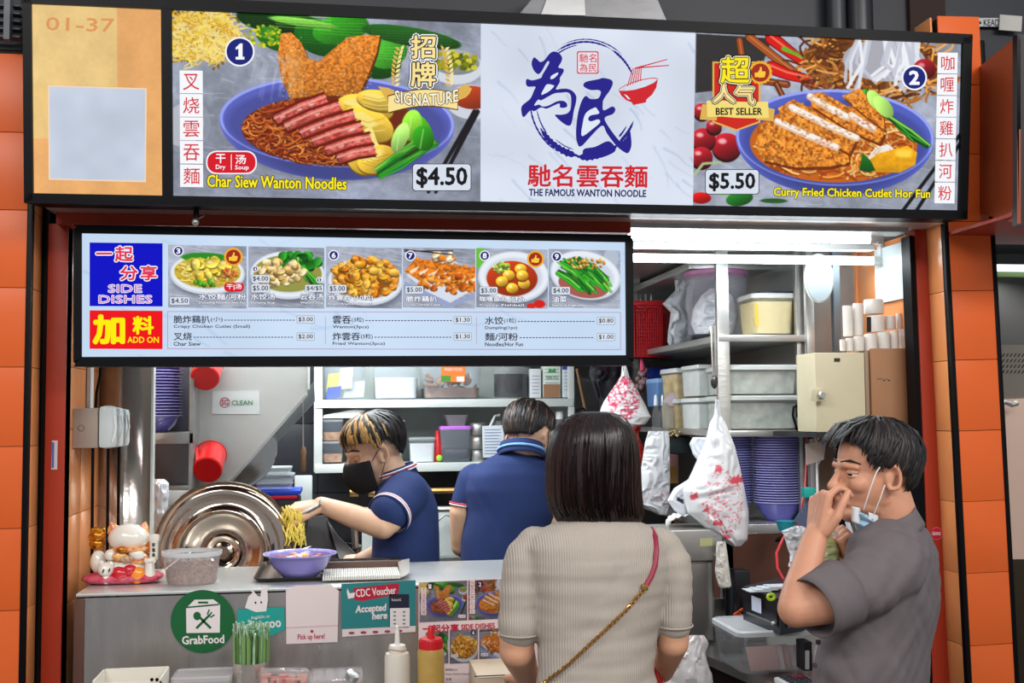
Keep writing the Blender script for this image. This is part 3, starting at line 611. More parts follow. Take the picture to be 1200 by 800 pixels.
for r_, c_ in (((676, 60, 701.5, 86.5), RLT), ((677.3, 61.4, 700.2, 85.1), glow((228, 226, 236)))): patch(rectp(*r_, 2), c_, sg, SP, .002 if c_ is RLT else .0023, name='seal')
text('馳名', (679, 63, 699, 73), RLT, sg, SP, .003, bold=.01); text('為民', (679, 74.5, 699, 84), RLT, sg, SP, .003, bold=.01)
patch([(725, 106), (728, 112), (734, 117.5), (740.5, 120), (742, 123), (757, 120), (757.5, 116.5), (764, 111), (769, 103), (771, 92.5), (766, 97), (756, 101.5), (744, 105), (733, 106.5)], RED, sg, SP, .003, name='bowl_emblem')
_e = [(748 + 23.5 * math.cos(t) * .985 + 2.2 * math.sin(t), 99.3 - 6.9 * math.cos(t) + 4.6 * math.sin(t)) for t in np.linspace(math.pi, 2 * math.pi, 14)]
ribbon_pts = _e + [(x, y + 1) for x, y in _e[::-1]]; patch(ribbon_pts, RED, sg, SP, .003, name='bowl_rim'); patch([(731, 110), (735, 112), (739, 116.5), (736, 116)], LP, sg, SP, .0035, name='bowl_glint')
for a, b in (((744, 80), (782, 69.5)), ((746, 79.5), (784, 76.5))):
    patch([(a[0], a[1] - .8), (b[0], b[1] - .5), (b[0], b[1] + .6), (a[0], a[1] + .8)], RED, sg, SP, .004, name='chopstick_mark')
for k in range(6): patch([(741 + k * 2, 80), (742 + k * 2, 80), (736 + k * 3, 101 - k * 1.2), (734.8 + k * 3, 101 - k * 1.2)], RED, sg, SP, .004, name='noodle_mark')
text('馳名雲吞麵', (619, 193.5, 758.5, 219), RED, sg, SP, .003, bold=.022, rot=.6)
text('THE FAMOUS WANTON NOODLE', (620, 222, 757, 230), glow((30, 30, 90)), sg, SP, .003, bold=.035, rot=.6)
# ---- lettering over the pictures
def boxes(x0, y0, x1, y1, s, lean, m, pl, par):
    n = len(s); h = (y1 - y0) / n
    for i, ch in enumerate(s):
        a, b = y0 + h * i, y0 + h * (i + 1); dx = lean * (i / n); dx2 = lean * ((i + 1) / n)
        patch([(x0 + dx, a + .5), (x1 + dx, a + .8), (x1 + dx2, b - .2), (x0 + dx2, b - .5)], WHT, par, pl, .002, name='character_tile')
        text(ch, (x0 + dx + 4, a + 4.5, x1 + dx - 4, b - 4), RLT, par, pl, .003, bold=.006)
boxes(210.5, 82, 237.5, 219.5, '叉烧雲吞麵', .6, None, SP, sg); boxes(1099, 61, 1122.5, 238.5, '咖喱炸雞扒河粉', -4, None, SP, sg)
def disc(x, y, r, ch, pl, par, sc=1, h=.0):
    patch(ellp(x, y, r + 1.4 * sc), WHT, par, pl, .002 + h, name='number_ring'); patch(ellp(x, y, r - .5 * sc), glow((26, 34, 118)), par, pl, .0025 + h, name='number_disc')
    if ch == '1': patch([(x - r * .3, y - r * .3), (x + r * .02, y - r * .6), (x + r * .2, y - r * .6), (x + r * .2, y + r * .38), (x + r * .34, y + r * .38), (x + r * .34, y + r * .58), (x - r * .3, y + r * .58), (x - r * .3, y + r * .38), (x - r * .1, y + r * .38), (x - r * .1, y - r * .22), (x - r * .3, y - r * .14)], WHT, par, pl, .003 + h, name='number'); return
    text(ch, (x - r * (.28 if ch == '1' else .4), y - r * .56, x + r * (.28 if ch == '1' else .4), y + r * .56), WHT, par, pl, .003 + h, bold=.04)
disc(281, 60.5, 16, '1', SP, sg); disc(1071.5, 91, 13.5, '2', SP, sg)
def price(s, x0, y0, x1, y1, pl, par, sc=1, rot=0):
    patch(rectp(x0 - .8 * sc, y0 - .8 * sc, x1 + .8 * sc, y1 + .8 * sc, 4 * sc), BLK, par, pl, .002, name='price_border'); patch(rectp(x0, y0, x1, y1, 3.5 * sc), glow((216, 224, 238)), par, pl, .0024, name='price_tag')
    m = 4.5 * sc; text(s, (x0 + m, y0 + 4 * sc, x1 - m, y1 - 3.5 * sc), BLK, par, pl, .003, bold=.03 if sc == 1 else .012)
price('$4.50', 484, 192.5, 551.5, 223, SP, sg); price('$5.50', 827, 199, 889, 227, SP, sg)
def outlined(s, r, c1, c2, bold1, bold2, pl, par, **k):
    text(s, r, c2, par, pl, .0035, bold=bold2, **k); text(s, r, c1, par, pl, .0045, bold=bold1, **k)
outlined('Char Siew Wanton Noodles', (243, 206.5, 406, 220.5), YEL, BLK, .03, .09, SP, sg, rot=1.2)
outlined('Curry Fried Chicken Cutlet Hor Fun', (907, 221, 1090, 233.5), YEL, BLK, .03, .09, SP, sg, rot=.8)
patch(rectp(241.5, 176.5, 301, 204, 12), WHT, sg, SP, .002, name='pill_border'); patch(rectp(243, 178, 299.5, 202.5, 11), glow((214, 24, 40)), sg, SP, .0025, name='pill'); patch(rectp(270.6, 181, 271.5, 199), WHT, sg, SP, .003)
text('干', (253, 180.5, 264, 191), WHT, sg, SP, .003, bold=.02); text('汤', (276, 181.5, 288, 192), WHT, sg, SP, .003, bold=.02); text('Dry', (253, 193, 264, 199.5), WHT, sg, SP, .003, bold=.02); text('Soup', (275.5, 193.5, 291.5, 200), WHT, sg, SP, .003, bold=.02)
GOLD = glow((222, 178, 84)); GOLD2 = glow((250, 226, 150)); BRN = glow((96, 62, 22))
for sgn in (-1, 1):     # laurel
    for i in range(9):
        a = math.radians(200 - i * 15) if sgn < 0 else math.radians(-20 + i * 15); x, y = 495 + 34 * math.cos(a) * 1.0, 80 - 30 * math.sin(a) * 1.0 + 4
        x, y = 495 + sgn * (33 - 5 * (i / 8) ** 2 * 1.5), 101 - i * 5.2
        for d in (-1, 1):
            t = math.radians(90 * 1 + sgn * (20 - i * 4) + d * 42); L = 8; dx, dy = math.cos(t) * L, -math.sin(t) * L
            patch([(x, y), (x + dx * .5 - dy * .22, y + dy * .5 + dx * .22), (x + dx, y + dy), (x + dx * .5 + dy * .22, y + dy * .5 - dx * .22)], GOLD if d > 0 else GOLD2, sg, SP, .0022, name='laurel_leaf')
for ch, r in (('招', (482, 42, 510, 68)), ('牌', (482, 73, 510, 101))):
    text(ch, r, BLK, sg, SP, .003, bold=.15); text(ch, r, WHT, sg, SP, .0036, bold=.12); text(ch, r, BLK, sg, SP, .0042, bold=.07); text(ch, r, GOLD2, sg, SP, .005, bold=.022)
def ribbon(pts_top, pts_bot, m, nm='ribbon', off=.0026):
    n = len(pts_top); MB().add([SP(*q, off) for q in pts_top + pts_bot], [(i, i + 1, n + i + 1, n + i) for i in range(n - 1)]).obj(nm, m, sg, smooth=False)
rt = [(455 + 9 * i, 110 - 6 * math.sin(math.pi * i / 9) + (3 - i * .4)) for i in range(10)]; ribbon([(x - 1, y - 1.2) for x, y in rt], [(x + 1, y + 20) for x, y in rt], BRN, off=.0024); ribbon(rt, [(x, y + 18.5) for x, y in rt], GOLD2)
ribbon([(443, 101), (455, 103), (462, 106)], [(448, 109), (454, 119), (463, 119)], GOLD, off=.0023); ribbon([(536, 104), (545, 98), (553, 104)], [(536, 118), (546, 114), (550, 110)], GOLD, off=.0023)
outlined('SIGNATURE', (463, 107.5, 537, 121.5), glow((248, 244, 220)), BRN, .02, .08, SP, sg, arc=-5, rot=-1)
shp = [(837, 74), (889, 74), (889, 142), (863, 151.5), (837, 142)]; patch([(863 + (x - 863) * 1.08, 112 + (y - 112) * 1.05) for x, y in shp], GOLD, sg, SP, .0021, name='shield'); patch(shp, glow((206, 38, 26)), sg, SP, .0025, name='shield')
ribbon([(823, 122), (840, 123.5)], [(820, 140), (840, 141)], GOLD, off=.0027); ribbon([(886, 123), (908, 128)], [(886, 140), (906, 142)], GOLD, off=.0027)
ribbon([(828, 118), (845, 117.5), (862, 119), (880, 119.5), (900, 119)], [(829, 137), (846, 136.5), (862, 138), (880, 138.5), (901, 138)], glow((244, 220, 120)), off=.003)
text('BEST SELLER', (839, 126.5, 893, 134.5), BLK, sg, SP, .004, bold=.03)
for ch, r in (('超', (845, 67, 878, 97)), ('人', (836, 99, 861, 120)), ('气', (861, 100, 884, 122))):
    text(ch, r, BLK, sg, SP, .0034, bold=.14); text(ch, r, glow((250, 246, 200)), sg, SP, .004, bold=.09); text(ch, r, BRN, sg, SP, .0046, bold=.055); text(ch, r, YEL if ch == '超' else GOLD2, sg, SP, .0052, bold=.02)
def thumb(x, y, r, pl, par, h=0):
    star = [(x + (r * (1.1 if k % 2 else 1.0)) * math.cos(math.pi * k / 20), y + (r * (1.1 if k % 2 else 1.0)) * math.sin(math.pi * k / 20)) for k in range(40)]
    patch(star, glow((236, 172, 50)), par, pl, .003 + h, name='badge'); patch(ellp(x, y, r * .82), glow((160, 44, 22)), par, pl, .0035 + h, name='badge'); u = r * .1
    patch([(x + a * u, y + b * u) for a, b in ((-5, 0), (-2.4, 0), (-.4, -3), (-.2, -5.2), (1.3, -4.8), (1.3, -1.2), (4.6, -1), (4.8, .4), (4.4, 2), (3.8, 4.3), (-.8, 4.6), (-2.4, 4), (-5, 4.2))], glow((250, 200, 60)), par, pl, .004 + h, name='thumb_mark')
thumb(891, 85, 13, SP, sg)
# hook under the sign
t = thing('hook_camera', 'small dark hook fixture hanging under the left of the sign', 'hook', P(230, 246, 2.84))
MB().cyl(P(230, 242, 2.84), P(230, 256, 2.84), .007).cyl(P(230, 241, 2.84), P(230, 245, 2.84), .012).obj('stem', BLACK, t)
MB().sph(P(229, 260, 2.84), .009).obj('lens', STEEL, t); MB().tube([P(233, 256, 2.84), P(239, 253, 2.84), P(238, 249, 2.84), P(233, 246, 2.84)], .0012, 5).obj('wire', STEEL, t)

# ================================================================ MENU SCREEN
MP = vplane(2.95); mn = thing('menu_lightbox', 'black framed backlit menu board of side dishes and add ons below the sign', 'menu board', MP(414, 345))
o_ = [(86, 263), (742, 275), (743, 428), (86, 429.5)]
def mix4(q, x, y): a, b, c, d = [Vector(p) for p in q]; return tuple((a * (1 - x) + b * x) * (1 - y) + (d * (1 - x) + c * x) * y)
rr_ = [mix4(o_, (x - 0) / 656, y / 166) for x, y in rectp(0, 0, 656, 166, 9, 5)]
MB().prism([MP(*q, .012) for q in rr_], (0, .055, 0)).obj('housing', BLACK, mn)
for q in (((86, 263), (742, 275), (733.5, 283.5), (95, 273)), ((86, 429.5), (743, 428), (734, 416), (95, 418)), ((86, 270), (95.5, 272), (95.5, 419), (86, 424)), ((742, 281), (733, 282.5), (734, 417), (743, 422))):
    MB().prism([MP(*p, .02) for p in q], (0, .01, 0)).obj('frame', BLACK, mn)
cv = Cv(95, 272, 734, 419, .7, (206, 226, 250)); cv.marble(22, 21, .35)
cv.obj('screen', MP, SCREEN, mn, [(95, 272.5), (733.5, 282.5), (734, 416.5), (95, 418.5)], .0135)
Mh = .0145
MM = lambda x, y, o=0: MP(x, y, o + Mh)
class _PM:
    n = MP.n
    def __call__(s, x, y, o=0): return MP(x, y, o + Mh)
MM = _PM()
BLU = glow((0, 6, 196)); RD2 = glow((240, 14, 22))
patch([(105, 284), (190.5, 285), (190.5, 359), (105, 358.5)], BLU, mn, MM, .0005, name='heading_panel'); patch([(105, 363.5), (190.5, 364), (190.5, 409), (105, 408.5)], RD2, mn, MM, .0005, name='heading_panel')
PK = glow((226, 52, 84)); LIL = glow((206, 120, 200))
for s_, r_ in (('一', (113, 290, 131, 304)), ('起', (135, 289, 155.5, 306)), ('分', (141, 312, 161, 328)), ('享', (165, 311.5, 183.5, 328))): outlined(s_, r_, PK, WHT, .03, .1, MM, mn)
outlined('SIDE', (127, 333.5, 166, 342.5), LIL, WHT, .0, .06, MM, mn); outlined('DISHES', (116, 346, 178, 355), LIL, WHT, .0, .06, MM, mn)
YL2 = glow((255, 236, 0)); text('加', (110, 370, 145, 402), YL2, mn, MM, .001, bold=.05); text('料', (156, 371, 179.5, 391), YL2, mn, MM, .001, bold=.04); text('ADD ON', (149.5, 394.5, 186, 401.5), YL2, mn, MM, .001, bold=.02)
def plate(cv, cx, cy, rx, ry, rot=0):
    cv.ell(cx + 2, cy + 5, rx, ry, (90, 96, 112), rot=rot, soft=6, op=.6); cv.ell(cx, cy, rx, ry, (206, 214, 226), rot=rot); cv.ell(cx, cy - 1, rx * .95, ry * .93, (232, 238, 246), rot=rot); cv.ell(cx, cy, rx * .8, ry * .76, (206, 214, 228), rot=rot, soft=4)
def blobs(cv, n, cx, cy, rx, ry, cols, s=(3, 6), hl=None):
    for i in range(n):
        a = random.uniform(0, 6.28); q = random.random() ** .5; x, y = cx + rx * q * math.cos(a), cy + ry * q * math.sin(a); c = np.array(random.choice(cols), float); r = random.uniform(*s)
        cv.ell(x, y + 1.2, r, r * .75, c * .5, rot=random.uniform(0, 180)); cv.ell(x, y, r, r * .7, c, rot=random.uniform(0, 180), shade=.4)
        if hl: cv.ell(x - r * .2, y - r * .3, r * .4, r * .25, hl, op=.7, soft=2)
def p3(cv):
    slate(cv, 41); plate(cv, 243, 320, 44, 26); cv.ell(243, 318, 39, 20, (206, 180, 60)); cv.ell(240, 300, 28, 6, (40, 140, 30)); 
    cv.curly(160, (206, 300, 282, 338), [(240, 214, 90), (250, 232, 140), (206, 160, 40)], 1.5, 14, dark=(150, 110, 20), inside=lambda x, y: ((x - 243) / 38) ** 2 + ((y - 318) / 19) ** 2 < 1)
    blobs(cv, 30, 244, 314, 24, 12, [(242, 216, 90), (228, 188, 56)], (4, 9), (255, 246, 180)); blobs(cv, 12, 270, 318, 8, 7, [(222, 110, 50), (236, 150, 80)], (2, 4)); blobs(cv, 8, 238, 332, 16, 3, [(80, 170, 40)], (2, 4))
def p4(cv):
    slate(cv, 43); plate(cv, 337, 322, 44, 30); cv.ell(337, 320, 40, 23, (150, 150, 70)); blobs(cv, 30, 350, 304, 24, 9, [(20, 110, 26), (44, 150, 40), (16, 80, 20)], (4, 9)); bokchoy(cv, [(352, 308), (362, 322), (370, 334)], 7, 3)
    blobs(cv, 46, 328, 320, 28, 16, [(222, 190, 120), (206, 160, 84), (238, 216, 160)], (3, 7), (255, 244, 214))
def p6(cv):
    slate(cv, 47); plate(cv, 428, 330, 44, 30); cv.ell(428, 328, 38, 22, (150, 84, 14), soft=6); blobs(cv, 130, 427, 324, 38, 24, [(232, 158, 40), (244, 184, 70), (206, 118, 20), (224, 140, 34)], (3, 7), (255, 226, 140))
def p7(cv):
    slate(cv, 51); cv.poly([(476, 322), (530, 300), (560, 336), (520, 360)], (216, 222, 234)); cv.poly([(474, 330), (528, 356), (556, 344), (556, 350), (524, 361), (474, 340)], (150, 164, 206))
    for k in range(7):
        x = 482 + k * 11; pts = [(x - 8, 318 + k * 2), (x + 6, 300 + k * 1.5), (x + 26, 308 + k * 2), (x + 14, 332 + k * 2.4)]; cv.poly(pts, (216, 118, 30), tex=.6, ts=2.5); cv.line([(x, 318 + k * 2), (x + 20, 308 + k * 2)], 4, (248, 226, 196))
    blobs(cv, 40, 520, 330, 34, 12, [(224, 120, 30), (240, 160, 70), (196, 92, 20)], (2, 5)); blobs(cv, 16, 516, 298, 16, 6, [(224, 130, 40), (248, 220, 180)], (3, 5)); cv.line([(474, 291), (530, 296)], 1.5, (40, 30, 30)); cv.line([(474, 293), (530, 291)], 1.5, (40, 30, 30))
def p8(cv):
    slate(cv, 57); cv.ell(562, 300, 9, 14, (110, 190, 60)); plate(cv, 602, 324, 42, 32); cv.ell(600, 326, 30, 22, (178, 54, 14), shade=.25); blobs(cv, 30, 588, 312, 10, 6, [(150, 190, 60), (210, 220, 120)], (1.5, 3.5))
    for x, y in ((596, 322), (610, 314), (614, 332), (600, 338), (588, 330), (612, 322)): cv.ell(x, y + 1.5, 7.5, 7, (130, 60, 8)); cv.ell(x, y, 7, 6.4, (240, 184, 50), shade=.5); cv.ell(x - 2, y - 2, 2, 1.5, (255, 244, 190))
    cv.ell(632, 357, 7, 5, (214, 30, 24)); cv.ell(622, 360, 5, 4, (214, 40, 30))
def p9(cv):
    slate(cv, 61); cv.ell(716, 300, 9, 12, (180, 190, 206)); plate(cv, 686, 322, 42, 30, 12); cv.ell(684, 334, 30, 16, (170, 90, 80), rot=10)
    for i in range(60):
        x, y = random.uniform(652, 690), random.uniform(300, 322); c = random.choice([(20, 130, 30), (50, 180, 40), (16, 96, 24), (110, 214, 70)]); pts = [(x, y), (x + 14, y + 9 + random.uniform(-3, 3)), (x + 26, y + 20 + random.uniform(-3, 5))]; cv.line(pts, 3.4, np.array(c) * .5); cv.line(pts, 2.6, c)
    blobs(cv, 40, 686, 306, 22, 8, [(214, 150, 60), (240, 200, 110)], (1, 2.4))
pics = [((197, 287), (289, 289), p3), ((291, 289), (380, 291), p4), ((382, 289), (471, 291), p6), ((472, 290), (557, 292), p7), ((558, 291), (642, 293), p8), ((643, 292), (727, 294), p9)]
nums = '3 67 89'
for i, ((x0, y0), (x1, y1), fn) in enumerate(pics):
    cv = Cv(x0, y0 - 2, x1, 363, 1.25, (156, 162, 178)); fn(cv)
    cv.obj('dish_picture', MM, SCREEN, mn, [(x0, y0 - .5), (x1, y1 - .5), (x1, 361.5 + .3 * i * 0), (x0, 360)], .0006)
for x, y, ch in ((209, 294, '3'), (391, 299, '6'), (481, 299.5, '7'), (568, 299.5, '8'), (652.5, 300.5, '9')): disc(x, y, 5.3, ch, MM, mn, .6)
disc(299, 315, 2.8, '4', MM, mn, .5); disc(374, 328, 2.8, '5', MM, mn, .5)
thumb(273.5, 301, 10.5, MM, mn); thumb(627.5, 303.5, 9.5, MM, mn)
patch(rectp(262.5, 331, 286, 341.5, 5), glow((220, 20, 40)), mn, MM, .002, name='pill'); text('干|汤', (265.5, 332.5, 283, 339.5), WHT, mn, MM, .003, bold=.02)
for s_, r_ in (('$4.50', (199, 348, 222, 357)), ('$4.00', (294.5, 322, 316, 331)), ('$5.00', (294.5, 333, 316, 342.5)), ('$4/$5', (357.5, 333.5, 379, 342)), ('$5.00', (384.5, 333.5, 406, 343)), ('$5.00', (475, 335, 496, 344)), ('$5.00', (562, 336, 583, 345)), ('$4.00', (646.5, 336, 668, 345))): price(s_, *r_, MM, mn, .4)
for s_, e_, x0, x1, y in (('水饺麵/河粉', 'Dumpling Noodles/Hor Fun', 233, 288, 344), ('水饺汤', 'Dumpling Soup', 294, 322, 344), ('云吞汤', 'Wanton Soup', 352, 379, 344), ('炸雲吞 (10粒)', 'Fried Wanton (10 pcs)', 385, 437, 345.5), ('脆炸鷄扒', 'Crispy Chicken Cutlet', 476, 512, 346.5), ('咖喱鱼丸 (5粒)', 'Curry Fishball', 562, 614, 347), ('油菜', 'Seasonal Vegetables', 647, 664, 347)):
    outlined(s_, (x0, y, x1, y + 7), WHT, glow((70, 80, 120)), .02, .09, MM, mn); x1 = max(x1, x0 + 40) if s_ in ('脆炸鷄扒', '油菜') else x1; outlined(e_, (x0, y + 9, x1, y + 12.4), WHT, glow((60, 66, 100)), .02, .1, MM, mn)
DK = glow((46, 34, 46)); LN = glow((186, 150, 176)); BR2 = glow((70, 50, 90))
for a, b, c, d in ((196, 364.5, 727, 365.3), (196, 408, 727.5, 408.8), (196, 364.5, 196.8, 408.8), (726.8, 366, 727.6, 408.8), (381, 371, 381.6, 403), (558.3, 371, 558.9, 403)):
    patch([(a, b), (c, b + (c - a) * .002), (c, d + (c - a) * .002), (a, d)], LN, mn, MM, .0008, name='rule_line')
for x, y, zh_, sm, en, x1, tx, pr in ((203.5, 369.5, '脆炸鷄扒', '(小)', 'Crispy Chicken Cutlet (Small)', 293, 348, '$3.00'), (203.5, 389.5, '叉烧', '', 'Char Siew', 235, 348, '$2.00'), (390, 370, '雲吞', '(3粒)', 'Wanton(3pcs)', 432, 532, '$1.30'), (390, 389.5, '炸雲吞', '(3粒)', 'Fried Wanton(3pcs)', 451, 532, '$1.30'), (568.5, 371, '水饺', '(1粒)', 'Dumpling(1pc)', 606, 700, '$0.80'), (568.5, 390, '麵/河粉', '', 'Noodles/Hor Fun', 613, 700, '$1.00')):
    w = 10.6 * len(zh_) - (4 if '/' in zh_ else 0); text(zh_, (x, y, x + w, y + 9), DK, mn, MM, .001, bold=.015)
    xe = x + w
    if sm: text(sm, (xe + 1, y + 1.5, xe + 15, y + 8), DK, mn, MM, .001, bold=.01); xe += 15
    text(en, (x, y + 11, x1, y + 15.5), DK, mn, MM, .001, bold=.02)
    mb = MB(); q = xe + 2
    while q < tx - 4: mb.add([MM(q, y + 5, .001), MM(q + 2.6, y + 5, .001), MM(q + 2.6, y + 6, .001), MM(q, y + 6, .001)], [(0, 1, 2, 3)]); q += 3.8
    mb.obj('dotted_line', BR2, mn, smooth=False)['kind'] = 'stuff'; price(pr, tx, y + .5, tx + 20.5, y + 9, MM, mn, .4)
# ================================================================ INSIDE THE STALL
def pb(mb, x0, y0, x1, y1, Y, d, bev=0, mi=0):
    xm, ym = (x0 + x1) / 2, (y0 + y1) / 2
    return mb.box((X(x0, Y, ym), Y, Z(xm, y1, Y)), (X(x1, Y, ym), Y + d, Z(xm, y0, Y)), mi, bev)
def pbo(name, m, par, x0, y0, x1, y1, Y, d, bev=.002): return pb(MB(), x0, y0, x1, y1, Y, d, bev).obj(name, m, par)
# lamps
LAMP = mat('fluorescent_white', (240, 248, 255), emit=15.0)
def tube_lamp(x0, x1, y, Y, label, pw):
    t = thing('fluorescent_tube', label, 'light', P((x0 + x1) / 2, y, Y), 'fluorescent tubes under the stall ceiling')
    a, b = P(x0, y, Y), P(x1, y, Y); b.z = a.z
    MB().cyl(a, b, .013, n=16).obj('tube', LAMP, t)
    for s_, q in ((-1, a), (1, b)): MB().cyl(q, q + Vector((s_ * .03, 0, 0)), .014, n=16).obj('end_cap', WHITEP, t); MB().box((q.x + s_ * .03 - .008, Y - .012, q.z - .016), (q.x + s_ * .03 + .012, Y + .012, q.z + .05), bev=.003).obj('lamp_holder', WHITEP, t)
    MB().box((a.x, Y - .02, a.z + .03), (b.x, Y + .02, a.z + .05), bev=.004).obj('batten', WHITEP, t)
    l = area('tube_glow', ((a.x + b.x) / 2, Y, a.z - .02), (b.x - a.x, .03), pw, (.93, .97, 1)); put(l, t)
    return t
tube_lamp(420, 1022, 298, 3.3, 'lower bright fluorescent tube behind the menu board', 3)
tube_lamp(380, 1018, 270.5, 3.14, 'upper thin fluorescent tube close under the sign', 1.5)
tube_lamp(150, 400, 312, 3.62, 'added fluorescent tube hidden behind the menu board to brighten the left of the stall', 4)  # unseen tube added to brighten the bowls, hood and left cook
area('kitchen_light', (-.1, 4.15, 2.02), (1.3, .25), 27, (.9, .96, 1), (.2, 4.4, 0))
# ---------------------------------------------------------------- counter
CT = 1.097
cnt = thing('counter', 'stainless steel service counter with delivery stickers on its front', 'counter', (0.1, 3.0, 0))
xa, xb = X(88, 3.0, 700), X(760, 3.0, 700)
zf = lambda px: CT
MB().box((xa, 3.005, CT - .008), (xb, 3.44, CT), bev=.003).obj('countertop', mat('top_steel', (222, 226, 224), .3, .65, noise=.1, nscale=5), cnt)
MB().box((xa, 3.008, .1), (xb, 3.02, CT - .012)).obj('front_panel', steel('front_steel', (178, 172, 168), .3, stretch=(7, 1, 1)), cnt)
MB().box((xa - .004, 3.004, .1), (xa + .022, 3.03, CT - .012), bev=.003).obj('corner_trim', steel('corner_steel', (120, 84, 70), .3), cnt)
MB().box((xb - .012, 3.02, .1), (xb, 3.44, CT - .012)).obj('side_panel', STEEL, cnt); MB().box((xa, 3.42, .1), (xb, 3.43, CT - .012)).obj('back_panel', STEEL, cnt)
ledge = thing('counter_ledge', 'narrow ledge in front of the counter carrying sauces and tubs', 'shelf', (.0, 2.8, 0))
LZ = .80
MB().box((X(92, 2.72, 790), 2.62, LZ - .03), (X(640, 2.9, 790), 2.998, LZ), bev=.003).obj('board', STEELH, ledge)
for q in (-.6, .0): MB().box((q, 2.7, 0), (q + .03, 3.0, LZ - .03)).obj('bracket', STEEL, ledge)
# ---- stickers and cards on the counter front
CP = vplane(3.0035); WH = ink((226, 216, 214)); 
def card(name, pts, m, label, cat, th=.0012, group=None):
    o = MB().prism([CP(x, y, th) for x, y in pts], (0, th, 0)).obj(name, m, None, smooth=False); return tag(o, label, cat, group)
GR = ink((14, 92, 46)); st_ = card('sticker', ellp(237.5, 728, 37.5, 37, 48), GR, 'round green food delivery sticker with white box and cutlery', 'sticker')
patch([(218, 712), (258, 708), (257.5, 741), (218.5, 741.5)], WH, st_, CP, .002, name='box_print'); patch([(220, 710.5), (228, 702.5), (250, 702), (256.5, 707)], WH, st_, CP, .002, name='box_print')
patch(rectp(232, 704.5, 244, 707, 1), GR, st_, CP, .0024); patch([(218, 711.6), (257, 708.3), (257, 709), (218, 712.4)], GR, st_, CP, .0024)
for a, b, w_ in (((231, 720), (247, 736), -1), ((246, 720), (230, 736), 1)): patch([(a[0] - 1, a[1] - w_), (a[0] + 1, a[1] + w_), (b[0] + 1.2, b[1] + w_), (b[0] - 1, b[1] - w_)], GR, st_, CP, .0024, name='cutlery_print')
patch(ellp(231, 721.5, 4.4, 5), GR, st_, CP, .0026, name='cutlery_print')
for d in (-3, 0, 3): patch([(244 + d * .6, 721 + d * .6), (245.4 + d * .6, 722 + d * .6), (249 + d, 717.5 + d), (247.6 + d, 716.5 + d)], GR, st_, CP, .0026, name='cutlery_print')
text('GrabFood', (213.5, 744.5, 262.5, 754), WH, st_, CP, .002, bold=.03, rot=-2)
TE = ink((30, 150, 140)); s2 = card('sticker', [(278, 714), (333, 711), (334, 737), (318, 745), (278, 744)], TE, 'teal delivery sticker with white rabbit-eared emblem beside the green one', 'sticker')
patch([(287, 712), (291, 699), (296, 694), (292, 691), (295, 690), (302, 698), (305, 699), (307, 686), (313, 686), (314, 702), (312, 716), (300, 717)], WH, s2, CP, .002, name='emblem')
for x, y in ((299.5, 706), (306, 705.5)): patch(ellp(x, y, 1, 1.4), BLACK, s2, CP, .0024, name='eye_print')
text('Available on', (294, 720.5, 316, 724.5), WH, s2, CP, .002, rot=-6); text('deliveroo', (281, 726, 329, 737), WH, s2, CP, .002, bold=.03, rot=-7)
PKC = ink((222, 206, 204)); DP = ink((178, 20, 74)); s3 = card('pick_up_card', [(335, 692), (345, 686), (388, 685), (397, 692), (395.5, 752), (335.5, 754.5)], PKC, 'pale pink pick up card in the middle of the counter front', 'card')
text('Pick up here!', (349, 742.5, 380.5, 750.5), DP, s3, CP, .002, bold=.02, rot=-2); patch(ellp(365.5, 739.5, 1.8), DP, s3, CP, .002); patch([(335.2, 735), (396, 732), (396, 733), (335.2, 736)], ink((206, 170, 176)), s3, CP, .002)
TL = ink((38, 122, 124)); s4 = card('voucher_poster', [(400, 684), (487, 679.5), (487, 740), (401, 746)], PKC, 'teal government voucher poster with red banner and phone', 'poster')
patch([(400, 684), (487, 679.5), (487, 733), (400.5, 737)], TL, s4, CP, .0018, name='print'); patch([(414, 689), (468, 683), (466.5, 696), (424, 704), (415, 702.5)], ink((178, 18, 52)), s4, CP, .0022, name='banner')
text('CDC Voucher', (417, 688.5, 464, 697.5), WH, s4, CP, .0026, bold=.025, rot=-5); text('Accepted', (416.5, 708.5, 453, 719), WH, s4, CP, .0026, bold=.04, shear=.2, rot=-4); text('here', (436, 717, 453.5, 725), WH, s4, CP, .0026, bold=.04, shear=.2, rot=-4)
patch(rectp(456, 696, 479.5, 735, 1.5), ink((24, 26, 52)), s4, CP, .0022, name='phone_print'); patch([(457, 712.5), (480, 712), (480, 734), (457, 735)], WH, s4, CP, .0025, name='phone_print')
for r in range(4):
    for c in (0, 1): patch([(461 + c * 11, 716 + r * 4.6), (464 + c * 11, 716 + r * 4.6), (464 + c * 11, 717.6 + r * 4.6), (461 + c * 11, 717.6 + r * 4.6)], TL, s4, CP, .003, name='figure_print')
text('RedeemSG', (459, 701, 470, 704), WH, s4, CP, .003); patch([(407, 689), (410, 695), (416, 694), (415, 700), (408, 701.5), (406.5, 694)], WH, s4, CP, .003, name='thumb_mark')
for k in range(5): patch(ellp(412 + k * 14, 741.5 - k * .6, 3.5, 1.6), ink((150, 60, 80)), s4, CP, .002, name='small_logo')
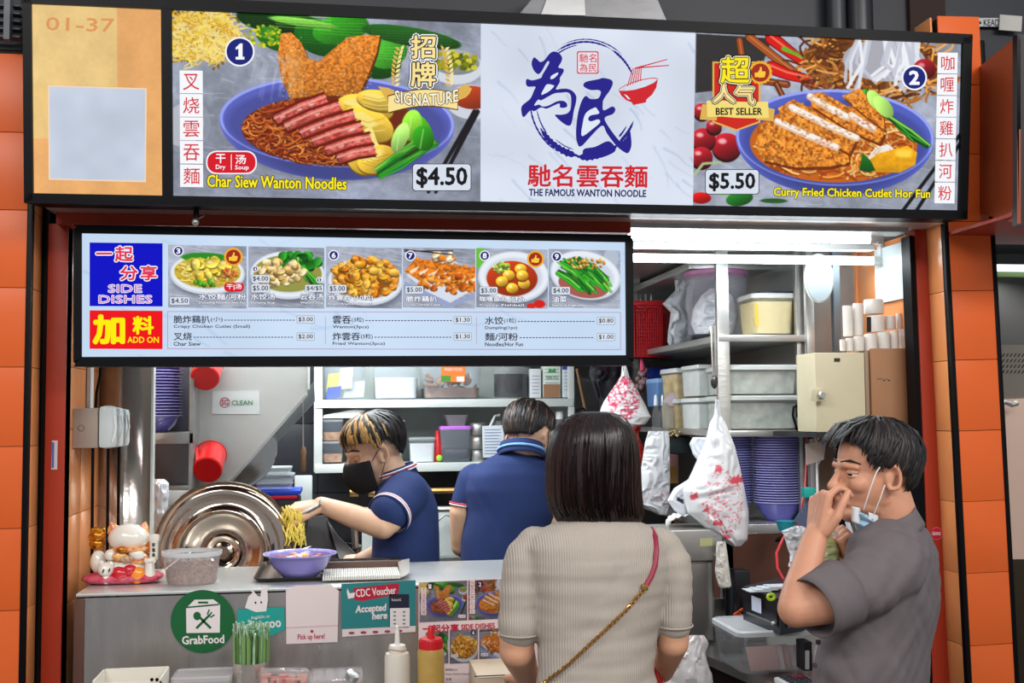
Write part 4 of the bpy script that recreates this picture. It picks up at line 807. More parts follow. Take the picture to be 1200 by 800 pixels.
# menu poster, re-using the painted dishes at small scale
s5 = card('menu_poster', [(490.5, 682), (746, 669), (746, 806), (490.5, 809)], ink((226, 206, 206)), 'paper menu poster with dish photographs behind the sauce bottles', 'poster')
class Off:
    n = CP.n
    def __init__(s, fx, fy): s.fx, s.fy = fx, fy
    def __call__(s, x, y, o=0): return CP(s.fx(x), s.fy(y), o)
for fn, box_, cr in ((picture1, (201, 8, 564, 240), [(491.5, 682.5), (547.5, 680), (547.5, 726.5), (491.5, 729)]), (picture2, (811, 36, 1131, 250), [(549, 680), (606, 677.5), (606, 724), (549, 726.5)])):
    cv = Cv(*box_, .35, (120, 116, 128)); fn(cv); cv.a *= .8; cv.obj('dish_print', CP, PRINT, s5, cr, .0022)
for fn, box_, cr in ((p4, (291, 287, 380, 363), [(499, 741), (525.5, 739), (525.5, 777), (499, 778)]), (p6, (382, 287, 471, 363), [(527, 738.5), (560, 737), (560, 776), (527, 777.5)]), (p7, (472, 288, 557, 363), [(561.5, 737), (600, 735), (600, 775), (561.5, 776)])):
    cv = Cv(*box_, .6, (120, 116, 128)); fn(cv); cv.a *= .8; cv.obj('dish_print', CP, PRINT, s5, cr, .0022)
RDP = ink((186, 30, 56)); NB = ink((26, 28, 70)); text('一起分享', (495.5, 731.5, 537.5, 740.5), RDP, s5, CP, .0035, bold=.03, rot=-2); text('SIDE DISHES', (540.5, 730.5, 580, 736.5), RDP, s5, CP, .0035, bold=.02, rot=-3)
for x, y, r, ch in ((503.8, 687, 4, '1'), (562.5, 684.5, 4, '2'), (554.8, 741, 3.2, '6')):
    patch(ellp(x, y, r), NB, s5, CP, .0026, name='number_disc'); text(ch, (x - r * .4, y - r * .6, x + r * .4, y + r * .6), WH, s5, CP, .003, bold=.02)
for x0, y0, h, s_ in ((493.5, 688, 6.6, '叉烧雲吞麵'), (550.5, 680, 5.6, '咖喱炸雞扒河粉')):
    for i, ch in enumerate(s_): patch([(x0, y0 + i * h), (x0 + 6, y0 + i * h), (x0 + 6, y0 + (i + .9) * h), (x0, y0 + (i + .9) * h)], WH, s5, CP, .0026, name='character_tile'); text(ch, (x0 + 1, y0 + i * h + .8, x0 + 5, y0 + (i + .9) * h - .8), RDP, s5, CP, .003)
for x, y, s_ in ((537, 720, '$4.50'), (528.5, 766.5, '$5.00'), (563.5, 765, '$5.00')): patch(rectp(x, y, x + 8.5, y + 3.6, 1.2), WH, s5, CP, .0026, name='price_tag'); text(s_, (x + 1, y + .8, x + 7.5, y + 3), BLACK, s5, CP, .003)
for x, y, w, s_ in ((522, 783, 14, '脆炸鷄扒(小)'), (572, 780, 12, '雲吞(3粒)'), (522, 794, 7, '叉烧'), (572, 790, 15, '炸雲吞(3粒)')): text(s_, (x, y, x + w, y + 3.2), BLACK, s5, CP, .0026)
for x, y, s_ in ((522, 788.5, 'Crispy Chicken Cutlet(Small)'), (572, 785, 'Wanton(3pcs)'), (522, 799, 'Char Siew')): text(s_, (x, y, x + len(s_) * 1.2, y + 2.4), BLACK, s5, CP, .0026)
text('$3.00', (552, 782, 560, 785), BLACK, s5, CP, .0026); text('$2.00', (552, 793, 560, 796), BLACK, s5, CP, .0026); patch([(565.5, 780), (566.2, 780), (566.2, 792), (565.5, 792)], RDP, s5, CP, .0024)

# ---------------------------------------------------------------- containers
def tub(label, x0, y0, x1, y1, Y, d, fill=None, flevel=.6, body=CLEAR, lid=None, name='storage_tub', cat='container', taper=.06, group=None, lidh=.1, rnd=.25, lo=.1):
    """open walled tub with lid and contents; px box of its front"""
    xm, ym = (x0 + x1) / 2, (y0 + y1) / 2; a, b = X(x0, Y, ym), X(x1, Y, ym); z0, z1 = Z(xm, y1, Y), Z(xm, y0, Y); W = b - a; H = z1 - z0; cx = (a + b) / 2; cy = Y + d / 2
    t = thing(name, label, cat, (cx, cy, z0), group)
    def ring(z, k=1, ins=0):
        w, dd = (W / 2 - ins) * k, (d / 2 - ins) * k; r = rnd * min(w, dd); pts = []
        for sx, sy, a0 in ((1, -1, -90), (1, 1, 0), (-1, 1, 90), (-1, -1, 180)):
            for q in range(5):
                an = math.radians(a0 + q * 22.5); pts.append((cx + sx * (w - r) + r * math.cos(an), cy + sy * (dd - r) + r * math.sin(an), z))
        return pts
    def shell(rings, capb=True, capt=False):
        n = len(rings[0]); v = [p for r in rings for p in r]; f = [(j * n + i, j * n + (i + 1) % n, (j + 1) * n + (i + 1) % n, (j + 1) * n + i) for j in range(len(rings) - 1) for i in range(n)]
        if capb: f.append(tuple(range(n - 1, -1, -1)))
        if capt: f.append(tuple((len(rings) - 1) * n + i for i in range(n)))
        return MB().add(v, f)
    zl = z1 - H * lidh if lid is not None else z1; k = lambda z: 1 - taper * (1 - (z - z0) / H)
    shell([ring(z0, k(z0) * .97), ring(z0 + H * .04, k(z0)), ring(z0 + (zl - z0) * .93, k(zl)), ring(z0 + (zl - z0) * .93, 1.02), ring(zl, 1.02)]).obj('body', body, t)
    if lid is not None: shell([ring(zl, 1.03), ring(zl + (z1 - zl) * .7, 1.03), ring(z1, .97), ring(z1 - (z1 - zl) * .3, .93)], True, True).obj('lid', lid, t)
    if fill is not None:
        zt = z0 + H * flevel; rr = [ring(z0 + H * .02, k(z0) * .95, .001), ring(zt - .002, k(zt) * .965, .001), ring(zt, k(zt) * .93)]
        shell(rr, True, True).obj('contents', fill, t)
    return t
def gran(name, c, c2, s=90, b=.6): return mat(name, c, .8, noise=.3, noise2=c2, nscale=s, bump=b, bscale=s)
PURP = mat('purple_melamine', (112, 112, 200), .25, coat=.3); PRIM = mat('lit_bowl_rim', (168, 168, 226), .35); PURPL = mat('lilac_melamine', (146, 138, 206), .25, coat=.3)  # bowl rims coloured paler to paint in the light they catch
WPAINT = mat('white_painted_steel', (204, 212, 208), .4, noise=.12, nscale=7)
# ---- back shelf unit
us = thing('wall_shelf_unit', 'white painted steel shelf unit on the back wall behind the cooks', 'shelf', P(520, 553, 4.55))
YS = 4.55
pbo('back_panel', mat('pale_back_panel', (186, 196, 190), .45, noise=.15, nscale=4), us, 372, 380, 672, 548, 4.84, .01)
pbo('post', WPAINT, us, 368, 360, 378, 553, YS, .02); pbo('post', WPAINT, us, 666, 360, 673, 553, YS, .02)
pbo('shelf_board', WPAINT, us, 369, 467.5, 672, 477, YS - .004, .3); pbo('shelf_board', WPAINT, us, 369, 542, 672, 552, YS - .004, .3); pbo('side_panel', WPAINT, us, 369, 362, 371, 550, YS + .02, .27)
pbo('shelf_board', WPAINT, us, 369, 352, 672, 362, YS - .004, .3)
GLASSY = mat('smoky_clear_plastic', (176, 186, 200), .15, alpha=.2)
t = tub('clear tub with yellow and blue packets, leftmost on the upper back shelf', 378, 427, 428, 467.5, YS + .02, .22, None, lid=None, body=GLASSY)
for i, (x0, y0, x1, y1, c, yy) in enumerate(((382, 436, 402, 458, (206, 196, 70), .05), (396, 430, 412, 456, (210, 206, 160), .04), (381, 452, 398, 467, (40, 70, 170), .03), (402, 446, 426, 466, (188, 196, 206), .06))): MB().prism([P(x0, y1, YS + yy), P(x1, y1 - 1, YS + yy), P(x1 + 2, y0, YS + yy), P(x0 + 3, y0 + 2, YS + yy)], (0, .03, 0)).obj('packet', mat('packet_%d' % i, c, .35), t)
tub('clear tub half full of white powder on the upper back shelf', 438, 427, 491, 467, YS + .02, .22, gran('white_powder', (226, 230, 232), (206, 212, 216), 200, .1), .62, GLASSY)
t = tub('large clear tub of dried mushrooms with orange label on the upper back shelf', 495, 425, 565, 466.5, YS + .02, .24, gran('dried_slices', (150, 118, 90), (96, 70, 54), 22, 1), .3, GLASSY)
for i in range(26):
    c = P(random.uniform(502, 558), random.uniform(440, 456), YS + .04); c.y += random.uniform(0, .12); R = Matrix.Rotation(random.uniform(0, 3), 3, 'Y') @ Matrix.Rotation(random.uniform(-1, 1), 3, 'X'); MB().sph(c, (.022, .014, .006), 10, 6, R).obj('mushroom_slice', mat('mushroom', (176, 142, 108), .7, noise=.3), t)
pl_ = vplane(YS + .018); patch([(517, 428), (545, 429), (545, 448), (517, 447)], ink((224, 120, 40)), t, pl_, name='label'); patch([(517, 440), (528, 440), (528, 447), (517, 447)], ink((70, 130, 50)), t, pl_, .001, name='label'); patch([(535, 441), (544, 441), (544, 447), (535, 447)], WH, t, pl_, .001, name='label'); text('FRESH FOOD', (521, 431, 542, 434.5), WH, t, pl_, .0015)
t = thing('sauce_jar', 'black filled jar with red lid on the upper back shelf', 'jar', P(598, 466, YS + .1))
c = P(599, 466.5, YS + .1); r = mpp(YS + .1) * 21
MB().lathe([(r * .9, 0), (r, .01), (r, .115), (r * .92, .135), (r * .9, .15)], c, 32).obj('body', CLEAR, t); MB().lathe([(r * .88, .004), (r * .97, .012), (r * .97, .10)], c, 32).obj('contents', mat('black_sauce', (14, 10, 10), .15), t); MB().lathe([(r * .95, .135), (r * .97, .14), (r * .97, .165), (r * .9, .168)], c, 32).obj('lid', mat('red_lid', (186, 30, 34), .35), t)
for k, (x0, y0, x1, y1, c_, lb) in enumerate(((621.5, 432, 634, 466, (214, 218, 222), 'white sauce carton beside the black jar'), (636.5, 424, 657, 465.5, (206, 220, 206), 'green and white carton on the upper back shelf'), (659, 428, 667, 465.5, (200, 208, 214), 'blue topped white carton at the right end of the upper shelf'))):
    t = thing('carton', lb, 'carton', P((x0 + x1) / 2, y1, YS + .05)); pbo('box', mat('carton_%d' % k, c_, .5), t, x0, y0, x1, y1, YS + .03, .06); pp = vplane(YS + .03)
    for j in range(6): patch([(x0 + 2, y0 + 8 + j * 4), (x1 - 2, y0 + 8 + j * 4), (x1 - 2, y0 + 9 + j * 4), (x0 + 2, y0 + 9 + j * 4)], ink((150, 156, 170)), t, pp, name='print_line')
    if k == 1: patch([(637, 450), (656.5, 450), (656.5, 465), (637, 465)], ink((150, 110, 80)), t, pp, .0015, name='print'); patch([(642, 436), (652, 436), (650, 431), (647, 434), (644, 431)], ink((40, 150, 60)), t, pp, .0015, name='print'); text('PURE VEG', (640, 440, 654, 444), ink((40, 130, 60)), t, pp, .0015)
    if k == 2: patch([(659, 428), (667, 428), (667, 433), (659, 433)], ink((30, 60, 150)), t, pp, .0015, name='print')
NUT = gran('peanuts', (198, 152, 110), (150, 104, 70), 60, .8)
tub('lower clear tub of peanuts on the left of the lower back shelf', 377, 517, 402, 542, YS + .02, .2, NUT, .4, GLASSY, FROST, group='tubs of peanuts')
tub('upper clear tub of peanuts stacked on the left of the lower back shelf', 377, 491.5, 402, 516.5, YS + .02, .2, NUT, .4, GLASSY, FROST, group='tubs of peanuts')
tub('clear tub behind the left cook, lower one', 405, 517, 474, 542, YS + .04, .2, gran('pale_flour', (214, 212, 190), (196, 194, 170), 80, .3), .5, GLASSY, FROST)
tub('clear tub of pale flour behind the hair of the left cook, upper one', 440, 492, 474.5, 516.5, YS + .04, .2, gran('pale_flour', (214, 212, 190), (196, 194, 170), 80, .3), .55, GLASSY, FROST)
t = thing('serving_tray', 'shallow white plastic tray on top of the peanut tubs', 'tray', P(398, 490, YS + .1)); MB().prism([P(378, 490, YS + .02), P(412, 489.5, YS + .02), P(428, 481, YS + .02), P(416, 479.5, YS + .02), P(380, 486, YS + .02)], (0, .16, 0)).obj('tray', WHITEP, t)
tub('small clear tub of white sugar in the middle of the lower back shelf', 480, 512.5, 510.5, 541.5, YS + .03, .16, gran('sugar', (226, 230, 230), (206, 210, 212), 200, .2), .75, GLASSY, FROST)
t = thing('sauce_bottle', 'red bottle with lime beside the purple lidded tub', 'bottle', P(514, 541, YS + .05)); c = P(513, 541.5, YS + .07)
MB().lathe([(.022, 0), (.024, .02), (.022, .07), (.012, .1), (.008, .13)], c, 20).obj('body', mat('red_plastic', (190, 26, 34), .35), t); MB().sph(P(515, 536.5, YS + .03), .013).obj('lime', mat('lime_green', (130, 214, 50), .4), t)
tub('purple lidded clear tub with dark sauce on the lower back shelf', 516.5, 499, 553, 541, YS + .02, .14, mat('dark_sauce', (20, 16, 18), .25), .36, GLASSY, mat('purple_lid', (178, 110, 200), .4), lidh=.1)
tub('small smoky tub standing on the purple lid', 522, 486, 549, 499, YS + .03, .1, None, 0, mat('smoky_tub', (150, 146, 150), .3, alpha=.6), taper=.25)
for i in range(3):
    t = thing('steel_tin', ('bottom', 'middle', 'top')[i] + ' steel tin of the stack right of the purple lidded tub', 'tin', P(560, 540 - i * 16, YS + .05)); MB().lathe([(.03, 0), (.031, .004), (.031, .042), (.029, .046)], P(560, 541 - i * 15.5, YS + .06), 24).obj('body', STEEL, t); MB().lathe([(.0315, .044), (.0315, .05), (.02, .052)], P(560, 541 - i * 15.5, YS + .06), 24).obj('lid', STEELH, t)
t = tag(MB().prism([P(565, 499, YS - .01), P(590, 498, YS - .01), P(591, 535, YS - .01), P(566, 536, YS - .01)], (0, .003, 0)).obj('order_sheet', mat('note_paper', (206, 214, 218), .6)), 'handwritten white sheet hanging off the back shelf beside the second cook', 'note'); pn = vplane(YS - .01)
for j in range(9): patch([(568, 503 + j * 3.5), (568 + random.uniform(12, 20), 502.6 + j * 3.5), (588, 503.6 + j * 3.5), (568, 504 + j * 3.5)], ink((110, 126, 170)), t, pn, name='handwriting')
t = thing('water_jug', 'translucent white jug with angled handle behind the order sheet', 'jug', P(583, 500, YS + .1)); MB().lathe([(.04, 0), (.045, .02), (.04, .11), (.015, .16), (.012, .17)], P(584, 541, YS + .1), 20).obj('body', FROST, t); MB().tube([P(574, 500, YS + .06), P(580, 487, YS + .06), P(586, 486, YS + .06)], .005).obj('handle', WHITEP, t)
t = thing('water_bottle', 'clear bottle with white cap at the right of the lower back shelf', 'bottle', P(656, 541, YS + .05)); c = P(656, 541.5, YS + .06); MB().lathe([(.03, 0), (.034, .02), (.034, .13), (.014, .17), (.013, .18)], c, 20).obj('body', CLEAR, t); MB().lathe([(.016, .178), (.016, .205), (.014, .21)], c, 20).obj('cap', WHITEP, t)

# ---- dark wall area: utensil hook, chopping boards, pipes, cookers
t = thing('wire_skimmer', 'long wire tool with wooden handle hanging below the steel hood', 'utensil', P(355, 470, 4.2)); MB().tube([P(354, 462, 3.88), P(355, 470, 3.9), P(355.5, 530, 3.9)], .0022, 6).obj('wire', STEEL, t); MB().lathe([(.005, 0), (.009, .01), (.008, .05), (.010, .07), (.006, .085)], P(355.5, 553, 3.9), 14).obj('handle', mat('worn_wood', (128, 96, 62), .7, noise=.3), t)
WB_ = mat('white_board', (196, 206, 204), .4, noise=.1)
for k, (a, lb) in enumerate((((345, 557, 366, 592), 'small pale board on the dark wall right of the steel lid'), ((424, 596, 470, 672), 'pale cutting board standing behind the left cook'), ((509, 598, 542, 672), 'white cutting board between the two cooks'))):
    t = thing('cutting_board', lb, 'board', P((a[0] + a[2]) / 2, a[3], 4.5)); pbo('board', WB_, t, *a, 4.5, .02, .006)
    if k == 2: MB().tube([P(513, 610, 4.46), P(522, 602, 4.46), P(529, 606, 4.46), P(530, 618, 4.46)], .005).obj('handle', STEEL, t)
t = thing('work_stove', 'steel work stove behind the counter between the cooks', 'stove', P(520, 680, 4.4)); MB().box((-.3, 4.42, 0), (.62, 4.9, .98)).obj('body', STEELH, t); MB().tube([P(400, 598, 4.35), P(560, 596, 4.35)], .012).obj('front_rail', STEEL, t); MB().tube([P(446, 576, 4.5), P(560, 574, 4.5)], .012).obj('gas_pipe', mat('brass', (176, 140, 84), .35, .9), t)
for q in (410, 432, 452): MB().cyl(P(q, 577, 4.48), P(q + 10, 577, 4.48), .016).obj('valve', mat('brass', (176, 140, 84)), t)
t = thing('noodle_cooker', 'tall dark steel noodle boiler behind the tray, under the yellow noodles', 'cooker', P(390, 680, 3.8))
MB().box((X(350, 3.8, 700), 3.8, 0), (X(420, 3.8, 700), 4.1, .88)).obj('stand', STEELH, t)
MB().lathe([(.13, 0), (.13, .2), (.135, .21), (.125, .21), (.12, .05)], (X(378, 3.95, 640), 3.95, .88), 32, caps=False).obj('pot', steel('dark_pot', (86, 88, 92), .3), t); MB().prism([P(352, 672, 3.75), P(362, 606, 3.8), P(382, 604, 3.8), P(398, 640, 3.8), P(404, 672, 3.75)], (0, .02, 0)).obj('splash_plate', steel('dark_plate', (60, 60, 62), .35), t)
MB().prism([P(384, 610, 3.78), P(396, 628, 3.76), P(436, 668, 3.72), P(424, 672, 3.72), P(402, 670, 3.72)], (0, .02, 0)).obj('splash_plate', steel('grey_plate', (104, 106, 106), .35), t); MB().tube([P(414, 600, 3.9), P(417, 648, 3.9)], .012).obj('pipe', STEEL, t)
# ---- rack, hood, mugs, big lids on the left
t = thing('plate_rack', 'steel rack cabinet holding the left stack of blue bowls', 'rack', P(200, 590, 3.8))
pbo('shelf_board', STEELH, t, 176, 507, 227, 520, 3.72, .25); pbo('post', STEEL, t, 221.5, 380, 227, 600, 3.72, .02); pbo('back_panel', steel('rack_back', (130, 136, 146), .35, .5), t, 172, 380, 227, 600, 4.0, .01); pbo('side_panel', STEELH, t, 226, 380, 228, 600, 3.73, .27); pbo('lower_shelf', WPAINT, t, 176, 575, 227, 592, 3.72, .3)
sc = thing('steel_column', 'tall shiny curved steel column cover on the left with black cables before it', 'panel', P(142, 640, 3.45))
A, B = X(108, 3.47, 540), X(177, 3.47, 540)
MB().grid(lambda u, v: (A + (B - A) * u, 3.5 - .05 * math.sin(math.pi * u) ** .7, v * 2.05), 24, 2).obj('curved_sheet', steel('column_steel', (196, 188, 180), .16), sc, sol=.002); MB().box((B, 3.46, 0), (B + .006, 3.5, 2.05)).obj('edge_strip', WPAINT, sc)
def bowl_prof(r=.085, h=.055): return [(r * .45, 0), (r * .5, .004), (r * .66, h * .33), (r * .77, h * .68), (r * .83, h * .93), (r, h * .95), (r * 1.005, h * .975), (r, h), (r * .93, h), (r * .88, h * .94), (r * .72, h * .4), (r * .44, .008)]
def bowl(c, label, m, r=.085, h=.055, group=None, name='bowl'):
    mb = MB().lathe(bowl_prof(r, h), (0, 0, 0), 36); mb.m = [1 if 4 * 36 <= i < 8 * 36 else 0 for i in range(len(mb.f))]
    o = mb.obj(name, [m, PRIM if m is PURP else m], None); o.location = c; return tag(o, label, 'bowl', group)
GL = 'blue bowls stacked in the left rack'
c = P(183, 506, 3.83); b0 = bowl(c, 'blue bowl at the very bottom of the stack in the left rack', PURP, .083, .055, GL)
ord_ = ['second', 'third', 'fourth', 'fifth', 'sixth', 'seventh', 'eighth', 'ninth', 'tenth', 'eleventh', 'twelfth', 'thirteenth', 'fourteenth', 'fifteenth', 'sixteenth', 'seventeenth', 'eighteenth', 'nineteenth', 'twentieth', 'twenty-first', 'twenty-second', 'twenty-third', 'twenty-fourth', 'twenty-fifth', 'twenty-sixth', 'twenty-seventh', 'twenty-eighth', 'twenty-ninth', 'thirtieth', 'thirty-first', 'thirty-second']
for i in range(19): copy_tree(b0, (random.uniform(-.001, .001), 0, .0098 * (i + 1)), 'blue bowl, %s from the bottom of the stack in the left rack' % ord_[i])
hd = thing('exhaust_hood', 'brushed steel exhaust hood side with slanted lower edge', 'hood', P(290, 500, 3.85))
HS = steel('hood_steel', (198, 202, 196), .42, .4)
MB().prism([P(x, y, 3.85) for x, y in ((228, 380), (361, 380), (360, 462), (262, 574), (228, 574))], (0, .02, 0)).obj('side_sheet', HS, hd)
MB().prism([P(x, y, 3.925) for x, y in ((360, 456), (368, 446), (369, 470), (300, 545), (282, 556))], (0, .03, 0)).obj('slanted_channel', steel('channel_steel', (132, 138, 138), .3), hd); MB().prism([P(x, y, 3.845) for x, y in ((358, 462), (361, 463), (264, 574), (260, 574))], (0, .004, 0)).obj('slanted_rim', steel('rim_steel', (214, 214, 208), .25), hd)
pbo('corner_strip', WPAINT, hd, 360, 380, 363, 456, 3.84, .02)
t = tag(MB().prism([P(249, 458, 3.848), P(304, 458, 3.848), P(304, 485, 3.848), P(248.5, 485, 3.848)], (0, .001, 0)).obj('hygiene_sticker', mat('translucent_sticker', (196, 204, 202), .4)), 'pale hygiene sticker with green letters on the steel hood', 'sticker'); ph = vplane(3.848)
ring = ellp(263.5, 471.5, 6, 6, 32); rin = ellp(263.5, 471.5, 5.2, 5.2, 32); MB().add([ph(x, y, .0012) for x, y in ring + rin], [(i, (i + 1) % 32, 32 + (i + 1) % 32, 32 + i) for i in range(32)]).obj('logo_ring', ink((160, 50, 70)), t, smooth=False)
text('SG', (259.5, 468.5, 267.5, 474.5), ink((160, 50, 70)), t, ph, .0012, bold=.02); text('CLEAN', (271.5, 469, 296, 474.5), ink((60, 120, 80)), t, ph, .0012, bold=.01)
RMUG = mat('red_plastic_mug', (214, 26, 28), .28, coat=.3)
for (x, y, lb) in ((244, 545, 'red plastic mug hanging on the steel hood above the big lid'), (241, 437, 'red plastic mug on the steel hood just below the menu board')):
    t = thing('plastic_mug', lb, 'mug', P(x, y, 3.78), 'red mugs on the steel hood'); a = P(x - 1, y + 6, 3.72); b = P(x + 3, y - 12, 3.82); ax = (b - a).normalized(); L = (b - a).length
    MB().lathe([(0.001, 0), (.042, 0), (.046, .004), (.05, L), (.052, L), (.052, L + .004), (.046, L + .003), (.042, .01)], a, 32, ax).obj('body', RMUG, t); MB().tube([P(x - 12, y - 16, 3.79), P(x - 13, y - 20, 3.76), P(x - 13, y - 6, 3.72), P(x - 12, y - 3, 3.74)], .005, flat=.6).obj('handle', RMUG, t)
def potlid(x, y, R, Y, label, knob, m, tilt=(0, -1, .06), rings=True):
    t = thing('pot_lid', label, 'lid', P(x, y, Y)); c = P(x, y, Y); r = R * mpp(Y)
    pr = [(0.0005, .012), (.13 * r, .012), (.17 * r, .022), (.24 * r, .024), (.27 * r, .014), (.45 * r, .016), (.5 * r, .03), (.58 * r, .032), (.62 * r, .018), (.78 * r, .016), (.84 * r, .022), (.93 * r, .018), (.97 * r, .006), (r, .01), (1.01 * r, .004), (.98 * r, .0)] if rings else [(0.0005, .02), (.3 * r, .018), (.75 * r, .012), (.9 * r, .004), (r, .006), (1.01 * r, .0)]
    MB().lathe(pr, c, 72, tilt, caps=False).obj('dome', m, t, sol=.0015, rad=60)
    if knob: MB().lathe([(.13 * r, 0), (.14 * r, .012), (.10 * r, .02), (.09 * r, .016), (.001, .016)], c + Vector(tilt).normalized() * .012, 32, tilt).obj('knob', m, t)
    return t
potlid(262, 647, 79, 3.52, 'large round stainless steel lid with concentric rings leaning behind the counter', True, steel('lid_steel', (196, 180, 164), .12, 1), rings=True)
potlid(273, 523, 49, 3.9, 'round steel lid half hidden behind the slanted hood edge', True, steel('lid_steel_dark', (170, 172, 168), .2), rings=False)
t = thing('plastic_bag', 'white plastic bag standing left of the big steel lid', 'bag', P(188, 600, 3.6))
def softshape(rows, Y, th, nu=48, nv=40, wr=.006, fr=9, seed=0, curve=None):
    """closed soft body: rows (y, xleft, xright[, thickness scale])"""
    ys = np.array([r[0] for r in rows], float); xl = np.array([r[1] for r in rows], float); xr = np.array([r[2] for r in rows], float); tk = np.array([r[3] if len(r) > 3 else 1 for r in rows], float)
    nz = vnoise(nv, nu, max(1.5, nv / fr), seed) - .5; nz[:, -1] = nz[:, 0]; px = np.zeros((nv, nu, 2)); V = []
    for j in range(nv):
        y = ys[0] + (ys[-1] - ys[0]) * j / (nv - 1); a, b, k = np.interp(y, ys, xl), np.interp(y, ys, xr), np.interp(y, ys, tk)
        for i in range(nu):
            w = 2 * math.pi * i / nu; x = (a + b) / 2 + (b - a) / 2 * math.cos(w); s_ = math.sin(w); e = math.copysign(abs(s_) ** .8, s_) * th * k / 2
            z_ = math.sin(w * 5 + 3 * nz[j, i] * 4 + j * .08) * wr * .4 + nz[j, i] * wr * 2
            p = P(x, y, Y - e - (z_ if s_ > 0 else -z_) * abs(s_)); p.x += nz[j, (i * 7) % nu] * wr * .3; V.append(p); px[j, i] = (x, y)
    f = [(j * nu + i, j * nu + (i + 1) % nu, (j + 1) * nu + (i + 1) % nu, (j + 1) * nu + i) for j in range(nv - 1) for i in range(nu)] + [tuple(range(nu)), tuple((nv - 1) * nu + i for i in range(nu))]
    return MB().add(V, f), px
BAG = mat('white_bag_film', (222, 226, 230), .28, trans=.0, sss=.0, coat=.2)
softshape([(561, 182, 192, .3), (566, 179, 198), (600, 178, 197), (640, 178, 200)], 3.6, .08, wr=.012)[0].obj('body', BAG, t)
# small stack of takeaway lids
for i, (y1, h, x0, x1) in enumerate(((574, 9, 300, 342), (564, 9, 298, 344), (554, 7, 303, 341))): tub(('bottom', 'middle', 'top')[i] + ' clear takeaway box of the stack behind the big lid', x0, y1 - h, x1, y1, 4.0, .1, None, 0, FROST, FROST, name='takeaway_box', lidh=.25, group='takeaway boxes behind the big lid')
for i, (y0, y1, c_, lb) in enumerate(((575, 580, (36, 70, 190), 'blue chopping board under the takeaway boxes'), (580.5, 585, (200, 30, 60), 'red chopping board under the blue one'))): tag(pbo('chopping_board', mat('board_%d' % i, c_, .4), None, 298, y0, 352 - i * 4, y1, 3.98, .2), lb, 'board')
tag(pbo('storage_crate', mat('black_crate', (24, 24, 28), .5), None, 296, 585.5, 350, 680, 3.98, .2, .004), 'black crate under the coloured chopping boards', 'crate')
# ---- isolator switches on the left wall
t = thing('isolator_switch_box', 'grey isolator box with three pale hinged covers on the left tiled wall', 'switch box', (XLI, 3.15, 1.5))
z0, z1 = Z(95, 525, 3.15), Z(95, 478, 3.15); BX = mat('grey_switch_plastic', (158, 142, 130), .5); CVR = mat('pale_switch_cover', (196, 206, 206), .3)
MB().box((XLI, 3.15, z0), (XLI + .064, 3.42, z1), bev=.004).obj('housing', BX, t); MB().lathe([(.0085, 0), (.0085, .001), (.0075, .001), (.0075, 0)], (XLI + .022, 3.149, (z0 + z1) / 2), 24, (0, 1, 0), caps=False).obj('knockout', mat('knockout_grey', (120, 106, 96), .5), t)
for k in range(3): y = 3.152 + k * .092; MB().box((XLI + .064, y, z0 - .002), (XLI + .105, y + .055, z1 + .006 - k * .004), bev=.014).obj('cover', CVR, t); MB().tube([(XLI + .106, y + .0, z1 - .02), (XLI + .112, y - .004, (z0 + z1) / 2), (XLI + .102, y, z0 + .015)], .003).obj('cover_hinge', WHITEP, t)
for k, (px_, yy) in enumerate(((109, 3.18), (127, 3.27), (139.5, 3.36))):
    tag(MB().tube([P(px_, 520, yy), P(px_ - .5, 560, yy), P(px_ - 1, 610, yy), P(px_ - 1.5, 700, yy)], .0042, 8).obj('power_cable', BLACK), 'black cable hanging below the switch box, %s of three' % ('left', 'middle', 'right')[k], 'cable', 'cables below the switch box')
tag(MB().tube([P(118, 420, 3.3), P(117, 440, 3.3), P(113, 460, 3.3), P(112, 480, 3.3)], .004).obj('power_cable', BLACK), 'black cable rising from the switch box to the menu board', 'cable')
tag(MB().box((XLI + .002, 3.3, Z(112, 478, 3.3)), (XLI + .012, 3.34, 2.0)).obj('cable_trunking', WHITEP), 'white cable trunking above the switch box', 'trunking')
tag(MB().prism([P(61, 516, 3.043), P(67.5, 516, 3.043), P(67, 550, 3.043), P(60, 550, 3.043)], (0, .001, 0)).obj('warning_sticker', mat('sticker_white', (190, 180, 180), .4)), 'small white and blue sticker on the left red post', 'sticker')
patch([(61, 518), (63.5, 518), (63, 548), (60.6, 548)], ink((70, 90, 160)), bpy.data.objects['warning_sticker'], vplane(3.043), .0012)
t = tag(MB().lathe([(.0001, 0), (.0185, 0), (.0185, .001), (.0001, .001)], P(1097.5, 625, 3.044), 28, (0, -1, 0)).obj('round_sticker', ink((216, 84, 110))), 'round red and pink sticker on the right red post', 'sticker'); patch(ellp(1097.5, 625, 6.6), ink((176, 24, 44)), t, vplane(3.0425), .0002, name='print'); text('GRAND', (1092.5, 623, 1102.5, 627), WH, t, vplane(3.042), .001, bold=.02)
